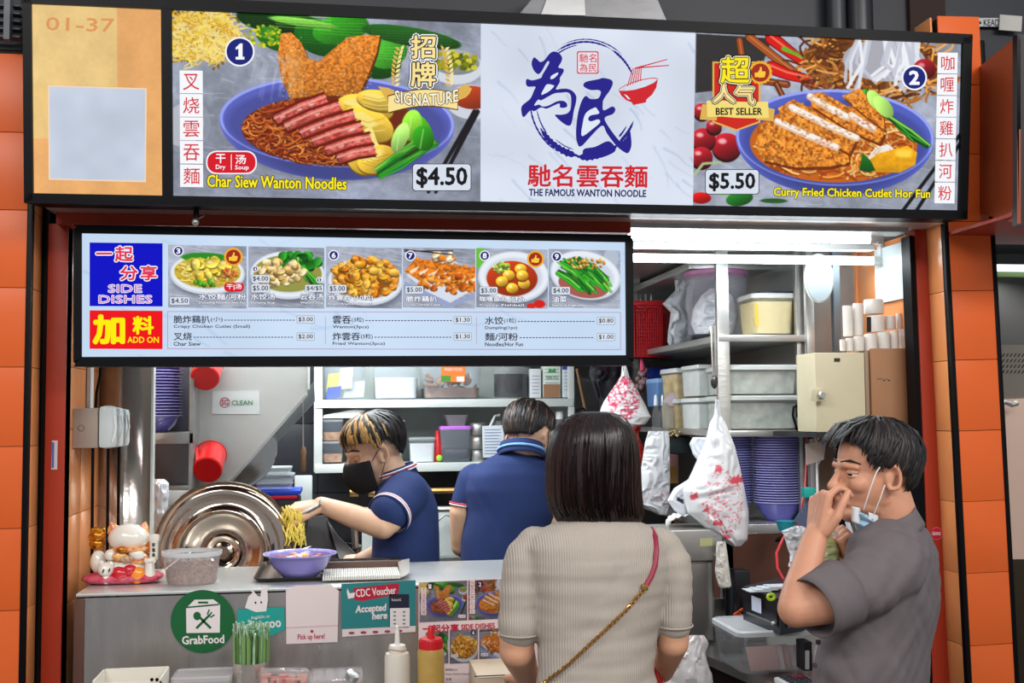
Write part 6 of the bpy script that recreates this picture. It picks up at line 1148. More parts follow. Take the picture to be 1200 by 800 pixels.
for i, (x0, x1, y0, y1, Y, lb) in enumerate(((984, 991, 397, 411, 3.155, 'leftmost small paper roll in the front bottom row'), (991, 1000, 395, 411, 3.155, 'second small paper roll in the front bottom row'), (1000, 1013, 393, 411, 3.155, 'third paper roll in the front bottom row'), (1013, 1028, 390, 411, 3.15, 'fourth paper roll of the front bottom row, film wrapped'), (1028, 1043, 388, 411, 3.155, 'right paper roll in the front bottom row'), (1043, 1054, 386, 411, 3.155, 'paper roll right of the front bottom row'), (1054, 1066, 384, 408, 3.19, 'rightmost lower paper roll beside the right wall'), (988, 1000, 356, 394, 3.19, 'tall film wrapped roll at the left of the upper row'), (1000, 1012, 353, 393, 3.19, 'second tall roll in the upper row'), (1012, 1036, 350, 368, 3.2, 'widest paper roll on top of the pile'), (1016, 1037, 369, 389, 3.19, 'paper roll with black core label in the middle of the pile'), (1037, 1050, 369, 386, 3.19, 'small upper roll right of the middle one'), (1050, 1058, 366, 385, 3.2, 'second small upper roll from the right wall'), (1058, 1068, 364, 384, 3.2, 'rightmost upper roll beside the right wall'))): r_o = roll(x0, x1, y0, y1, Y, lb)
tag(MB().prism([P(1016, 371, 3.155), P(1021, 371, 3.155), P(1021, 389, 3.155), P(1016, 389, 3.155)], (0, .002, 0)).obj('core_label', ink((20, 20, 24))), 'black strip label on the middle paper roll', 'label')
t = thing('wall_mirror', 'oval mirror leaning high on the steel post right of the shelves', 'mirror', P(959, 330, 3.35)); c = P(959, 326, 3.36)
MB().lathe([(.001, .004), (.98, .004), (1.0, .008), (1.03, .006), (1.03, 0), (.001, 0)], (0, 0, 0), 44).obj('tmp', STEEL)
tm = bpy.data.objects['tmp']; vv = [v.co.copy() for v in tm.data.vertices]; ff = [tuple(p.vertices) for p in tm.data.polygons]; bpy.data.objects.remove(tm)
MB().add([c + Vector((v.x * .047, -v.z * 1.0, v.y * .076)) for v in vv], ff).obj('frame', WHITEP, t); MB().lathe([(.001, 0), (1, 0), (1, .001)], (0, 0, 0), 40).obj('tmp', STEEL); tm = bpy.data.objects['tmp']; vv = [v.co.copy() for v in tm.data.vertices]; ff = [tuple(p.vertices) for p in tm.data.polygons]; bpy.data.objects.remove(tm)
MB().add([c + Vector((v.x * .045, -.009 - v.z, v.y * .074)) for v in vv], ff).obj('glass', mat('mirror_pale_reflection', (150, 162, 166), .2, .2, coat=.6), t)  # glass coloured pale in place of a bright reflection
tag(MB().box((X(978, 3.4, 400), 3.4, 1.2), (X(986, 3.4, 400), 3.42, zc_)).obj('conduit_post', steel('blue_grey_post', (120, 132, 140), .4)), 'blue grey metal post behind the mirror', 'post')
t = thing('power_socket', 'white wall socket with black plug near the shelf post', 'socket', P(950, 475, 3.4)); pbo('plate', WHITEP, t, 942, 464, 955, 487, 3.40, .02, .003); pbo('plug', BLACK, t, 936.5, 474, 949, 489, 3.37, .03, .004)
tag(MB().tube([P(936, 474, 3.36), P(930, 477, 3.36), P(929, 487, 3.36), P(934, 503, 3.36), P(946, 513, 3.36), P(960, 512, 3.36)], .004).obj('power_cable', BLACK), 'black cable looping under the white socket', 'cable')
tag(MB().tube([P(955, 468, 3.34), P(947, 470, 3.34), P(945.5, 500, 3.33), P(945, 540, 3.32), P(943, 575, 3.3), P(938, 602, 3.28), P(935, 616, 3.24), P(948, 612, 3.2)], .0028).obj('red_cable', mat('red_cable', (206, 50, 60), .4)), 'thin red cable running down past the bowl stack', 'cable')
tag(MB().tube([P(948, 610, 3.2), P(932, 617, 3.18), P(918, 630, 3.16), P(910, 648, 3.14), P(911, 665, 3.12), P(918, 678, 3.1), P(930, 690, 3.1)], .004).obj('red_hose', mat('red_cable', (206, 50, 60))), 'thick red cable looping above the cash drawer', 'cable')
tag(MB().tube([P(956, 474, 3.38), P(957, 520, 3.36), P(958, 580, 3.34)], .004).obj('white_conduit', WHITEP), 'white conduit running down below the socket', 'conduit')
tag(MB().prism([P(944, 520, 3.3), P(963, 517, 3.3), P(966, 538, 3.3), P(945, 545, 3.3)], (0, .002, 0)).obj('paper_note', mat('pinkish_note', (214, 196, 184), .7)), 'pinkish paper note pinned beside the cables', 'note')
tag(MB().prism([P(960, 518, 3.31), P(968, 516, 3.31), P(966, 534, 3.31), P(958, 546, 3.31)], (0, .002, 0)).obj('plastic_sleeve', mat('clear_sleeve', (196, 196, 206), .3)), 'pale sleeve tucked behind the pinned note', 'sleeve')
t = thing('clothes_peg', 'pale wooden peg holding the pinned note', 'peg', P(955, 512, 3.29)); MB().tube([P(951, 505, 3.29), P(957, 517, 3.29)], .003, 6).obj('jaw', BAM, t); MB().tube([P(953, 504, 3.288), P(960, 515, 3.288)], .003, 6).obj('jaw', BAM, t)
tag(pbo('spray_bottle', mat('teal_plastic', (30, 160, 150), .35), None, 943, 571, 956, 583, 3.2, .03, .004), 'teal bottle top beside the hand of the man', 'bottle')
tag(MB().lathe([(.03, 0), (.034, .01), (.04, .03), (.042, .03)], P(925, 622, 3.3), 28).obj('teal_bowl', mat('teal_bowl', (40, 160, 176), .35)), 'small teal dish under the bowl stack', 'dish')
tag(MB().prism([P(932, 612, 3.18), P(956, 575, 3.22), P(962, 580, 3.22), P(946, 622, 3.18)], (0, .02, 0)).obj('folded_umbrella_pole', mat('blue_grey_bag', (70, 80, 104), .5)), 'blue grey slanted case behind the red cables', 'case')
bpy.data.objects['folded_umbrella_pole'].name = 'slanted_case'
tag(MB().tube([P(845, 652, 3.5), P(870, 655, 3.5), P(890, 645, 3.48), P(905, 634, 3.46), P(925, 628, 3.44)], .008).obj('black_hose', BLACK), 'thick black hose under the right shelf', 'hose')
t = thing('card_reader', 'dark gadget with keys propped behind the raised forearm of the man', 'card reader', P(985, 630, 3.0)); o = MB().prism([P(962, 650, 2.98), P(998, 648, 2.98), P(998, 612, 3.1), P(966, 610, 3.1)], (0, .02, .01)).obj('body', BLACK, t)
for i in range(6):
    for j in range(4): a = P(972 + i * 4.4, 618 + j * 6, 3.055 - .01 * j - .012); MB().box(a + Vector((-.003, -.006, -.003)), a + Vector((.003, 0, .003))).obj('key', mat('grey_key', (96, 96, 100), .4), t)
MB().prism([P(992, 612, 2.95), P(996, 611, 2.95), P(1006, 645, 2.95), P(1001, 646, 2.95)], (0, .01, 0)).obj('frame_edge', mat('lamp_grey', (206, 210, 220), .4), t)
t = thing('drink_bag', 'knotted clear bag with pale green drink held by the man', 'bag', P(965, 650, 2.62))
softshape([(627, 962, 972, .4), (634, 955, 980, .7), (645, 951, 984), (655, 951, 984), (668, 955, 980), (671, 960, 976, .6)], 2.6, .07, wr=.004, seed=71)[0].obj('body', mat('green_drink', (190, 204, 120), .25, coat=.5, noise=.25, noise2=(206, 210, 170), nscale=14), t)
softshape([(616, 932, 940, .4), (622, 916, 950), (634, 921, 952), (650, 926, 952), (664, 924, 936, .6)], 2.82, .04, wr=.012, fr=12, seed=72)[0].obj('loose_film', BAG, t); MB().tube([P(962, 634, 2.6), P(966, 622, 2.6), P(976, 620, 2.6), P(981, 630, 2.6)], .005, 8).obj('handle', BAG, t)
# dark recess behind the worktop
tag(pbo('dark_boxes', mat('dark_appliance', (30, 30, 34), .4), None, 856, 668, 880, 720, 3.36, .06, .006), 'black appliance standing in the recess behind the steel worktop', 'appliance')
tag(MB().lathe([(.02, 0), (.021, .01), (.021, .14), (.009, .17), (.009, .2)], (X(862, 3.3, 700), 3.33, CTL), 20).obj('dark_bottle', mat('dark_glass_bottle', (24, 28, 34), .15)), 'dark bottle in the shade below the shelf', 'bottle')
bpy.data.objects['dark_boxes'].name = 'black_appliance'
# ================================================================ THINGS ON THE COUNTER
# purple bowl of noodles on a black tray
def rrect(x0, x1, y0, y1, r, n=6): return [(a, b) for a, b in rectp(x0, y0, x1, y1, r, n)]
def tray_obj(label, x0, x1, yf, yb, m, lip=.012, z=CT, name='serving_tray'):
    a, b = Q(x0, yf, z), Q(x1, yf, z); y1 = Q(x0, yb, z).y; cx, cy = (a.x + b.x) / 2, (a.y + y1) / 2; w, d = (b.x - a.x) / 2, (y1 - a.y) / 2
    t = thing(name, label, 'tray', (cx, cy, z)); rings = []
    for k, h in ((.9, .002), (.97, .003), (1.0, lip), (1.03, lip), (1.03, lip - .002), (.98, .0005), (.9, .0003)):
        rings.append([(cx + x * k, cy + y * (1 - (1 - k) * w / d), z + h) for x, y in rrect(-w, w, -d, d, .03)])
    n = len(rings[0]); v = [p for r in rings for p in r]; MB().add(v, [(j * n + i, j * n + (i + 1) % n, (j + 1) * n + (i + 1) % n, (j + 1) * n + i) for j in range(len(rings) - 1) for i in range(n)] + [tuple(range(n)), tuple(range(6 * n, 7 * n))]).obj('tray', m, t); return t
BT = mat('black_tray', (30, 28, 30), .3, bump=.3, bscale=120)
tr = tray_obj('black serving tray under the purple bowl on the counter', 299, 476, 683, 662, BT)
t = thing('ribbed_mat', 'white ribbed board with brown edge lying on the black tray', 'mat', Q(425, 675, CT)); a = Q(378, 677, CT + .014); b = Q(470, 676, CT + .014); y2 = Q(378, 667, CT + .014).y
for i in range(34): x = a.x + (b.x - a.x) * i / 34; MB().box((x, a.y, CT + .006), (x + (b.x - a.x) / 40, y2, CT + .016), bev=.001).obj('slat', mat('white_slat', (206, 204, 196), .5), t)
MB().box((a.x - .01, y2, CT + .006), (b.x + .01, y2 + .012, CT + .034), bev=.003).obj('back_edge', mat('brown_edge', (92, 70, 60), .35), t); MB().prism([(b.x, a.y, CT + .008), (b.x + .02, a.y - .005, CT + .02), (b.x + .03, y2, CT + .036), (b.x, y2 + .01, CT + .03)], (.003, 0, .002)).obj('end_lip', STEEL, t)
c = Q(350, 677, CT + .014); c.z = CT + .006; r = 42 * mpp(c.y + .06); c.y += .085
bo = bowl(c, 'lilac bowl of noodles and toppings on the black tray', PURPL, r, .064, None); 
def keep(o):  # give a located mesh root its children at world positions
    return Matrix.Translation(-Vector(o.location))
def putm(ch, o): ch.parent = o; ch.matrix_parent_inverse = keep(o)
q = MB().lathe([(.001, .044), (r * .66, .045), (r * .72, .042)], c, 30).obj('broth', mat('broth', (180, 120, 60), .3)); putm(q, bo)
for i in range(22):
    a_ = random.uniform(0, 6.28); R_ = random.random() ** .5 * r * .62; p = c + Vector((R_ * math.cos(a_), R_ * math.sin(a_), .05)); cc, nm = random.choice([((236, 196, 90), 'noodle_clump'), ((196, 90, 60), 'meat_slice'), ((214, 206, 220), 'fish_cake'), ((240, 180, 60), 'noodle_clump'), ((140, 40, 60), 'meat_slice')])
    q = MB().sph(p, (.016, .012, .008), 10, 6, Matrix.Rotation(a_, 3, 'Z')).obj(nm, mat('topping_%02x%02x' % cc[:2], cc, .4)); putm(q, bo)
t = thing('soup_spoon', 'steel utensil resting over the back rim of the lilac bowl', 'spoon', P(355, 640, 3.35)); MB().tube([P(344, 646, 3.28), P(358, 642, 3.3), P(364, 640, 3.32)], [.006, .004, .003], 8, flat=.4).obj('handle', STEEL, t)
# crumb tub
c = Q(221, 687, CT); c.y += .06; rr0 = 27 * mpp(c.y); 
t = thing('crumb_tub', 'round clear tub of brown fried crumbs on the counter beside the figurine', 'container', c)
r1 = 32.5 * mpp(c.y); H = .086
MB().lathe([(rr0, 0), (rr0 * 1.03, .004), (r1 * .95, H * .86), (r1, H * .88), (r1, H), (r1 * .96, H), (r1 * .93, H * .86)], c, 44, sy=.85, caps=False).obj('body', mat('crumb_tub_plastic', (214, 216, 216), .2, alpha=.26), t)
MB().lathe([(rr0 * .96, .003), (rr0 * 1.0, .01), (r1 * .88, H * .55), (r1 * .8, H * .6), (.001, H * .62)], c, 40, sy=.85).obj('crumbs', gran('brown_crumbs', (164, 116, 94), (96, 58, 44), 130, 1.0), t)
mb = MB()
for i in range(260): a_ = random.uniform(0, 6.28); R_ = random.random() ** .5 * r1 * .85; mb.sph(c + Vector((R_ * math.cos(a_), R_ * .85 * math.sin(a_), H * .58 + random.uniform(0, .006))), random.uniform(.002, .004), 5, 4)
mb.obj('loose_crumbs', gran('brown_crumbs', (164, 116, 94), (96, 58, 44)), t)['kind'] = 'stuff'
MB().lathe([(r1 * .985, H * .86), (r1 * 1.02, H * .9), (r1 * 1.02, H), (r1 * .97, H)], c, 44, sy=.85, caps=False).obj('rim', mat('rim_plastic', (222, 222, 222), .3, alpha=.75), t)
MB().tube([c + Vector((-.06, -.02, H * .5)), c + Vector((-.02, -.03, H * .85)), c + Vector((.0, -.03, H * .98))], [.012, .009, .006], 10, flat=.3).obj('spoon', WHITEP, t)
# lucky cat figurine on its cushion
c0 = Q(146, 686, CT); yk = c0.y + .05; px = mpp(yk)
cu = thing('figurine_cushion', 'red patterned cushion under the lucky cat figurine', 'cushion', (c0.x, yk, CT))
CUM = mat('red_patterned_cloth', (186, 14, 44), .7, noise=.9, noise2=(206, 110, 130), nscale=60, bump=.3, bscale=60)
x0_, x1_ = X(97, yk, 680), X(191, yk, 680)
MB().grid(lambda u, v: Vector(((x0_ + x1_) / 2 + (x1_ - x0_) / 2 * math.copysign(abs(math.cos(2 * math.pi * u)) ** .55, math.cos(2 * math.pi * u)) * max(.02, math.sin(math.pi * v)) ** .45, yk + .05 * math.copysign(abs(math.sin(2 * math.pi * u)) ** .55, math.sin(2 * math.pi * u)) * max(.02, math.sin(math.pi * v)) ** .45, CT + .016 - .015 * math.cos(math.pi * v) * (1 - .5 * abs(math.cos(4 * math.pi * u)) * 0))), 48, 14, closed=True).obj('cushion', CUM, cu)
cat_ = thing('lucky_cat_figurine', 'white and gold ceramic lucky cat family seen from the back', 'figurine', (c0.x, yk, CT + .03))
CW = mat('white_glazed_ceramic', (232, 226, 214), .15, coat=.6); GO = mat('gold_glaze', (226, 140, 30), .2, .5, noise=.5, noise2=(120, 60, 10), nscale=60); RC = mat('red_glaze', (196, 24, 40), .2, coat=.5); MUL = mat('patterned_glaze', (206, 60, 60), .3, noise=1, noise2=(240, 206, 120), nscale=70, coat=.4); OC = mat('orange_glaze', (236, 140, 30), .2, coat=.5)
def C(x, y, dy=0): p = P(x, y, yk + dy); return p
def S(nm, x, y, rx, ry, m, dy=0, rd=None, rot=0): return MB().sph(C(x, y, dy), (rx * px, (rd if rd else min(rx, ry)) * px, ry * px), 22, 14, Matrix.Rotation(math.radians(rot), 3, 'Y')).obj(nm, m, cat_)
S('body', 150, 664, 24, 22, CW, .01); S('coat', 152, 655, 21, 10, MUL, -.012, 12); S('head', 151, 630, 22.5, 16, CW, .0, 18)
for x, r_ in ((134, -18), (167, 18)): MB().lathe([(8 * px, 0), (5.5 * px, 6 * px), (.5 * px, 12 * px)], C(x, 623), 16, (math.sin(math.radians(r_)), 0, 1), sy=.5).obj('ear', MUL, cat_)
S('collar', 152, 643, 20, 4.5, MUL, -.016, 15); S('bell', 143, 644, 6, 4, GO, -.05, 4); S('bell', 176, 639, 8, 9, OC, .03)
S('kitten_head', 114, 628, 9.5, 8, GO, 0); S('kitten_crown', 115, 621, 8.5, 4, mat('gold_crown', (240, 170, 40), .25, .7, noise=.8, noise2=(90, 40, 10), nscale=150, bump=1, bscale=150), 0); S('kitten_body', 114, 637, 9, 7, GO, 0); S('vase', 115, 658, 8.5, 13, CW, .0); S('paw', 130, 650, 7, 6.5, CW, -.03); S('paw', 160, 649, 9, 6, CW, -.035, 5, 20)
S('kitten_head', 124, 667, 8.5, 8, CW, -.04); S('kitten_ear', 119, 660, 3, 3.5, CW, -.04, 2); S('kitten_ear', 130, 661, 3, 3.5, CW, -.04, 2); S('kitten_body', 125, 678, 7, 6, CW, -.035)
for (x, y, nm) in ((121, 669, 'stripe'), (128, 668, 'stripe')): S(nm, x, y, .8, 2.4, BLACK, -.04 - 8 * px, .6, 20)
S('red_robe', 142, 672, 12, 9.5, RC, -.03); S('red_robe', 152, 668, 8, 7, RC, -.035); S('gold_coin', 161, 674, 8.5, 9.5, OC, -.036, 6); S('sash', 140, 652, 8, 5, MUL, -.045, 3); S('bundle', 148, 655, 7, 4, mat('pearl_cluster', (222, 190, 150), .3, noise=.8, noise2=(140, 80, 60), nscale=120, bump=1, bscale=120), -.05, 3)
MB().lathe([(5.5 * px, 0), (6 * px, .004), (5 * px, 14 * px), (7 * px, 17 * px), (6.5 * px, 20 * px), (3 * px, 20 * px)], C(175.5, 675, -.03), 24).obj('vase', CW, cat_); MB().lathe([(3.6 * px, 0), (3.4 * px, .001)], C(176, 656.5, -.04), 16, (0, -.6, 1)).obj('vase_mouth', mat('pink_grey', (196, 170, 170), .3), cat_)
MB().lathe([(.001, 0), (4.5 * px, .002), (4.6 * px, 20 * px), (6 * px, 23 * px), (5.5 * px, 28 * px), (.001, 29 * px)], C(180, 656, -.02), 24, (.02, 0, 1)).obj('raised_arm', CW, cat_)
for i, ch in enumerate('家富貴'): text(ch, (178, 636 + i * 6, 182, 640.5 + i * 6), BLACK, cat_, vplane(yk - .02 - 5.2 * px), bold=.02)
for i in range(60): q = 0
# ================================================================ THINGS ON THE LEDGE
def LQ(x, Y): return Vector((X(x, Y, 790), Y, LZ))
t = thing('organiser_tray', 'white plastic tray with holes and small items at bottom left', 'tray', LQ(152, 2.8)); mb = MB()
zt2 = Z(155, 789, 2.8); xa_, xb_ = X(115, 2.8, 790), X(194, 2.8, 790)
for a, b in (((xa_, 2.74, LZ), (xb_, 2.745, zt2 - .006)), ((xa_, 2.86, LZ), (xb_, 2.865, zt2)), ((xa_, 2.74, LZ), (xa_ + .004, 2.865, zt2)), ((xb_ - .004, 2.74, LZ), (xb_, 2.865, zt2)), ((xa_, 2.74, LZ), (xb_, 2.865, LZ + .004))): mb.box(a, b)
mb.obj('tray', mat('cream_white_plastic', (226, 220, 206), .4), t)
for x in (178, 184): MB().lathe([(.004, 0), (.004, .001), (.0001, .001)], P(x, 796, 2.738), 14, (0, -1, 0)).obj('hole', BLACK, t)
tag(MB().lathe([(.02, 0), (.024, .01), (.024, .045), (.02, .05)], LQ(138, 2.80) + Vector((0, 0, .012)), 22).obj('lilac_pot', PURPL), 'small lilac pot inside the white organiser tray', 'pot')
tag(MB().box(LQ(150, 2.80) + Vector((0, 0, .01)), LQ(167, 2.84) + Vector((0, 0, .06)), bev=.004).obj('dark_box', mat('dark_grey_blue', (56, 58, 74), .4)), 'dark grey box inside the white organiser tray', 'box')
tub('shallow clear tub lid at the bottom left of the ledge', 200, 793, 270, 812, 2.82, .1, None, 0, FROST, mat('clear_lid_flat', (196, 190, 190), .2, alpha=.6), lidh=.3, name='takeaway_tub')
t = thing('straw_cup', 'steel cup packed with wrapped green straws before the counter', 'cup', LQ(294, 2.86)); c = LQ(294, 2.88); r = 20 * mpp(2.88); zh_ = Z(294, 774, 2.88) - LZ
MB().lathe([(r, 0), (r, zh_), (r * 1.03, zh_), (r * 1.03, zh_ - .003), (r * .94, zh_ - .004), (r * .94, .01)], c, 36, caps=False).obj('cup', steel('cup_steel', (214, 206, 198), .12), t)
SG_ = mat('green_straw', (120, 158, 92), .35, noise=.3); SW_ = mat('straw_wrapper', (186, 206, 186), .3, noise=.5, noise2=(90, 150, 90), nscale=80)
for i in range(64):
    a_ = random.uniform(0, 6.28); R_ = random.random() ** .5 * r * .88; p = c + Vector((R_ * math.cos(a_), R_ * math.sin(a_), .02)); tl = Vector((R_ * math.cos(a_) * .12, R_ * math.sin(a_) * .1, 0)); h = Z(294, 737, 2.88) - LZ + random.uniform(-.016, .01)
    s_ = MB().tube([p, p + tl + Vector((0, 0, h - .03))], .0032, 6).obj('straw', SG_ if i % 4 else SW_, t); MB().tube([p + tl + Vector((0, 0, h - .03)), p + tl + Vector((random.uniform(-.006, .006), random.uniform(-.004, .004), h - .01))], [.0036, .005], 5, flat=.5).obj('wrapper_tip', SW_, s_)
t = thing('clear_packet', 'crumpled clear packet of pink sachets beside the straw cup', 'packet', LQ(332, 2.8)); softshape([(782, 306, 358, .4), (786, 303, 364), (800, 303, 366), (830, 306, 362)], 2.8, .1, wr=.014, fr=13, seed=81)[0].obj('film', mat('crinkled_film', (206, 196, 196), .12, alpha=.35), t)
for i in range(7): p = P(312 + i * 7, 796 + i % 3 * 3, 2.8); MB().box(p + Vector((-.012, -.004, -.01)), p + Vector((.012, .004, .014)), bev=.002).obj('sachet', mat('pink_sachet%d' % (i % 2), ((226, 150, 130), (214, 90, 80))[i % 2], .5), t)
t = thing('egg_tray', 'clear plastic tray with moulded cells at the bottom of the picture', 'tray', LQ(392, 2.8)); zt3 = Z(392, 786, 2.85)
MB().box((X(362, 2.8, 790), 2.76, LZ), (X(426, 2.8, 790), 2.9, zt3), bev=.01).obj('box', mat('crinkled_film', (206, 196, 196)), t)
for i in range(4): MB().lathe([(.014, 0), (.012, .02), (.006, .024)], (X(374 + i * 13, 2.8, 790), 2.78, zt3 - .004), 14).obj('cell', CLEAR, t)
MB().lathe([(.016, 0), (.016, .014), (.010, .016)], P(412, 794, 2.76), 18, (.4, -.5, 1)).obj('steel_cap', STEEL, t)
def bottle(label, x, y_sh, r_px, col, capc, prof_top, nm='sauce_bottle'):
    Yb = 2.8; c = LQ(x, Yb); r = r_px * mpp(Yb); h = Z(x, y_sh, Yb) - LZ; t = thing(nm, label, 'bottle', c)
    MB().lathe([(r * .94, 0), (r, .008), (r, h * .55), (r * .99, h - .012), (r * .9, h - .003), (r * .62, h)], c, 36).obj('body', col, t); return t, c, r, h
t, c, r, h = bottle('white squeeze bottle with pointed white nozzle', 465.5, 763, 14.6, mat('milky_bottle', (222, 214, 200), .3, sss=.2), None, None)
MB().lathe([(r * .64, h - .002), (r * .66, h + .012), (r * .6, h + .016), (r * .22, h + .018), (r * .16, h + .05), (r * .12, h + .052), (r * .14, h + .06), (.001, h + .062)], c, 30).obj('nozzle_cap', mat('white_nozzle', (226, 220, 212), .35), t); MB().tube([c + Vector((r * .68 * math.cos(k), r * .68 * math.sin(k), h + .006 + .002 * math.sin(2 * k))) for k in np.linspace(0, 6.28, 20)], .0016, 6).obj('rubber_band', mat('rubber_band', (190, 160, 110), .6), t)
t, c, r, h = bottle('yellow sauce squeeze bottle with red nozzle cap', 505, 758, 15.6, mat('mustard_bottle', (196, 160, 84), .3, noise=.15, nscale=30, sss=.1), None, None)
RCAP = mat('red_cap', (206, 24, 32), .35); MB().lathe([(r * .86, h - .006), (r * .86, h + .018), (r * .8, h + .022), (r * .3, h + .024), (r * .26, h + .034), (r * .18, h + .05), (r * .14, h + .052), (.001, h + .052)], c, 36).obj('nozzle_cap', RCAP, t)
for k in range(24): a_ = k * math.pi / 12; MB().tube([c + Vector((r * .865 * math.cos(a_), r * .865 * math.sin(a_), h - .004)), c + Vector((r * .865 * math.cos(a_), r * .865 * math.sin(a_), h + .017))], .0012, 4).obj('grip_rib', RCAP, t)
tag(pbo('wooden_box', mat('pale_board', (206, 186, 160), .6), None, 560, 792, 636, 850, 2.72, .2, .004), 'pale board with dark edge in front of the woman left elbow', 'board'); MB().box(*[P(556, 793, 2.715), P(640, 788, 2.72)]).obj('dark_edge', DARK, bpy.data.objects['wooden_box']).matrix_parent_inverse = Matrix.Identity(4)
bpy.data.objects['wooden_box'].name = 'pale_board'
# yellow noodles lifted by the cook
t = thing('noodle_bundle', 'bundle of yellow noodles lifted above the cooker by the left cook', 'noodles', P(343, 640, 3.55)); 
for s_ in range(70):
    x0 = random.uniform(332, 354); y0 = random.uniform(592, 604); L = random.uniform(28, 46); pts = []
    for k in range(7): pts.append(P(x0 + (343 - x0) * .1 * k / 6 * 0 + math.sin(k * 1.3 + s_) * 2.4 + (k / 6) * random.uniform(-1, 1) + k * .35, y0 + L * k / 6 * (1 - .12 * (abs(x0 - 343) / 11)), 3.52 + .03 * math.sin(s_ * 2.1 + k * .5)))
    MB().tube(pts, .0026, 5).obj('noodle', NOODY if s_ else globals().setdefault('NOODY', mat('fresh_yellow_noodle', (240, 216, 96), .35, coat=.4)), t)
# ================================================================ PEOPLE
from mathutils import noise as mn
def remesh(mb, name, m, parent, vox=.005, sm=4, fold=None, rad=180):
    me = bpy.data.meshes.new(name); me.from_pydata(mb.v, [], mb.f); me.update(); o = bpy.data.objects.new(name, me); COL.objects.link(o)
    bm = bmesh.new(); bm.from_mesh(me); bmesh.ops.recalc_face_normals(bm, faces=bm.faces[:]); bm.to_mesh(me); bm.free()
    q = o.modifiers.new('r', 'REMESH'); q.mode = 'VOXEL'; q.voxel_size = vox
    if sm: q = o.modifiers.new('s', 'SMOOTH'); q.factor = .5; q.iterations = sm
    n = bpy.data.meshes.new_from_object(o.evaluated_get(bpy.context.evaluated_depsgraph_get())); bpy.data.objects.remove(o); bpy.data.meshes.remove(me); n.name = name
    if fold:
        no = [v.normal.copy() for v in n.vertices]
        for v, k in zip(n.vertices, no): v.co += k * fold(v.co)
    n.materials.clear(); n.materials.append(m); n.shade_smooth(); o = bpy.data.objects.new(name, n); COL.objects.link(o)
    if parent is not None: put(o, parent)
    return o
def loft(mb, rows, Y, th, nu=40, nv=44, pw=.85):
    """closed body through silhouette rows (y, xleft, xright, depth scale, depth shift)"""
    ys = np.array([r[0] for r in rows], float); g = lambda k, d: np.array([r[k] if len(r) > k else d for r in rows], float); xl, xr, tk, dy = g(1, 0), g(2, 0), g(3, 1), g(4, 0); V = []
    for j in range(nv):
        y = ys[0] + (ys[-1] - ys[0]) * j / (nv - 1); a, b, k, dd = [np.interp(y, ys, q) for q in (xl, xr, tk, dy)]
        for i in range(nu):
            w = 2 * math.pi * i / nu; s_ = math.sin(w); V.append(P((a + b) / 2 + (b - a) / 2 * math.copysign(abs(math.cos(w)) ** .92, math.cos(w)), y, Y + dd + math.copysign(abs(s_) ** pw, s_) * th * k / 2))
    f = [(j * nu + i, j * nu + (i + 1) % nu, (j + 1) * nu + (i + 1) % nu, (j + 1) * nu + i) for j in range(nv - 1) for i in range(nu)] + [tuple(range(nu)), tuple((nv - 1) * nu + i for i in range(nu))]
    return mb.add(V, f)
def limb(mb, pts, r, n=18):
    pts = [Vector(p) for p in pts]; K = 5; out = []; rr = []
    for i in range(len(pts) - 1):
        for k in range(K): t = k / K; out.append(pts[i].lerp(pts[i + 1], t)); rr.append(r[i] + (r[i + 1] - r[i]) * t)
    out.append(pts[-1]); rr.append(r[-1]); mb.tube(out, rr, n)
    for p, q in zip(pts, r): mb.sph(p, q * .985, 18, 12)
    return mb
def frame(fwd, up=(0, 0, 1)):
    x = Vector(fwd).normalized(); z = Vector(up); z = (z - x * z.dot(x)).normalized(); y = z.cross(x); return Matrix((x, y, z)).transposed()
def head(mb, c, R, s, neck=None):
    T = lambda x, y, z: c + R @ Vector((x * s, y * s, (z - .5) * s))
    def E(x, y, z, a, b, d, rot=0): mb.sph(T(x, y, z), (a * s, b * s, d * s), 24, 16, R @ Matrix.Rotation(rot, 3, 'Y'))
    E(-.08, 0, .63, .415, .335, .365); E(.06, 0, .42, .285, .275, .36); E(.1, 0, .19, .215, .205, .15, -.25); E(.27, 0, .095, .075, .1, .075); E(-.05, 0, .25, .22, .235, .15)
    limb(mb, [T(.315, 0, .57), T(.385, 0, .47), T(.44, 0, .385)], [.035 * s, .037 * s, .048 * s], 12)
    for q in (-1, 1):
        E(.385, q * .05, .37, .05, .035, .035); E(.2, q * .15, .4, .13, .1, .1); limb(mb, [T(.27, q * .2, .565), T(.335, q * .1, .59), T(.34, 0, .58)], [.03 * s, .038 * s, .035 * s], 10)
        limb(mb, [T(-.03 + .07 * math.cos(k), q * (.318 + .03 * (math.cos(k) < 0)), .46 + .115 * math.sin(k)) for k in np.linspace(.9, 5.2, 10)], [.022 * s] * 10, 8); E(-.01, q * .30, .45, .05, .022, .08); E(.005, q * .31, .375, .03, .02, .035)
    E(.335, 0, .265, .055, .085, .028); E(.325, 0, .215, .05, .075, .03)
    if neck is not None: limb(mb, [T(-.12, 0, .32), neck], [.235 * s, .25 * s], 22)
    return T
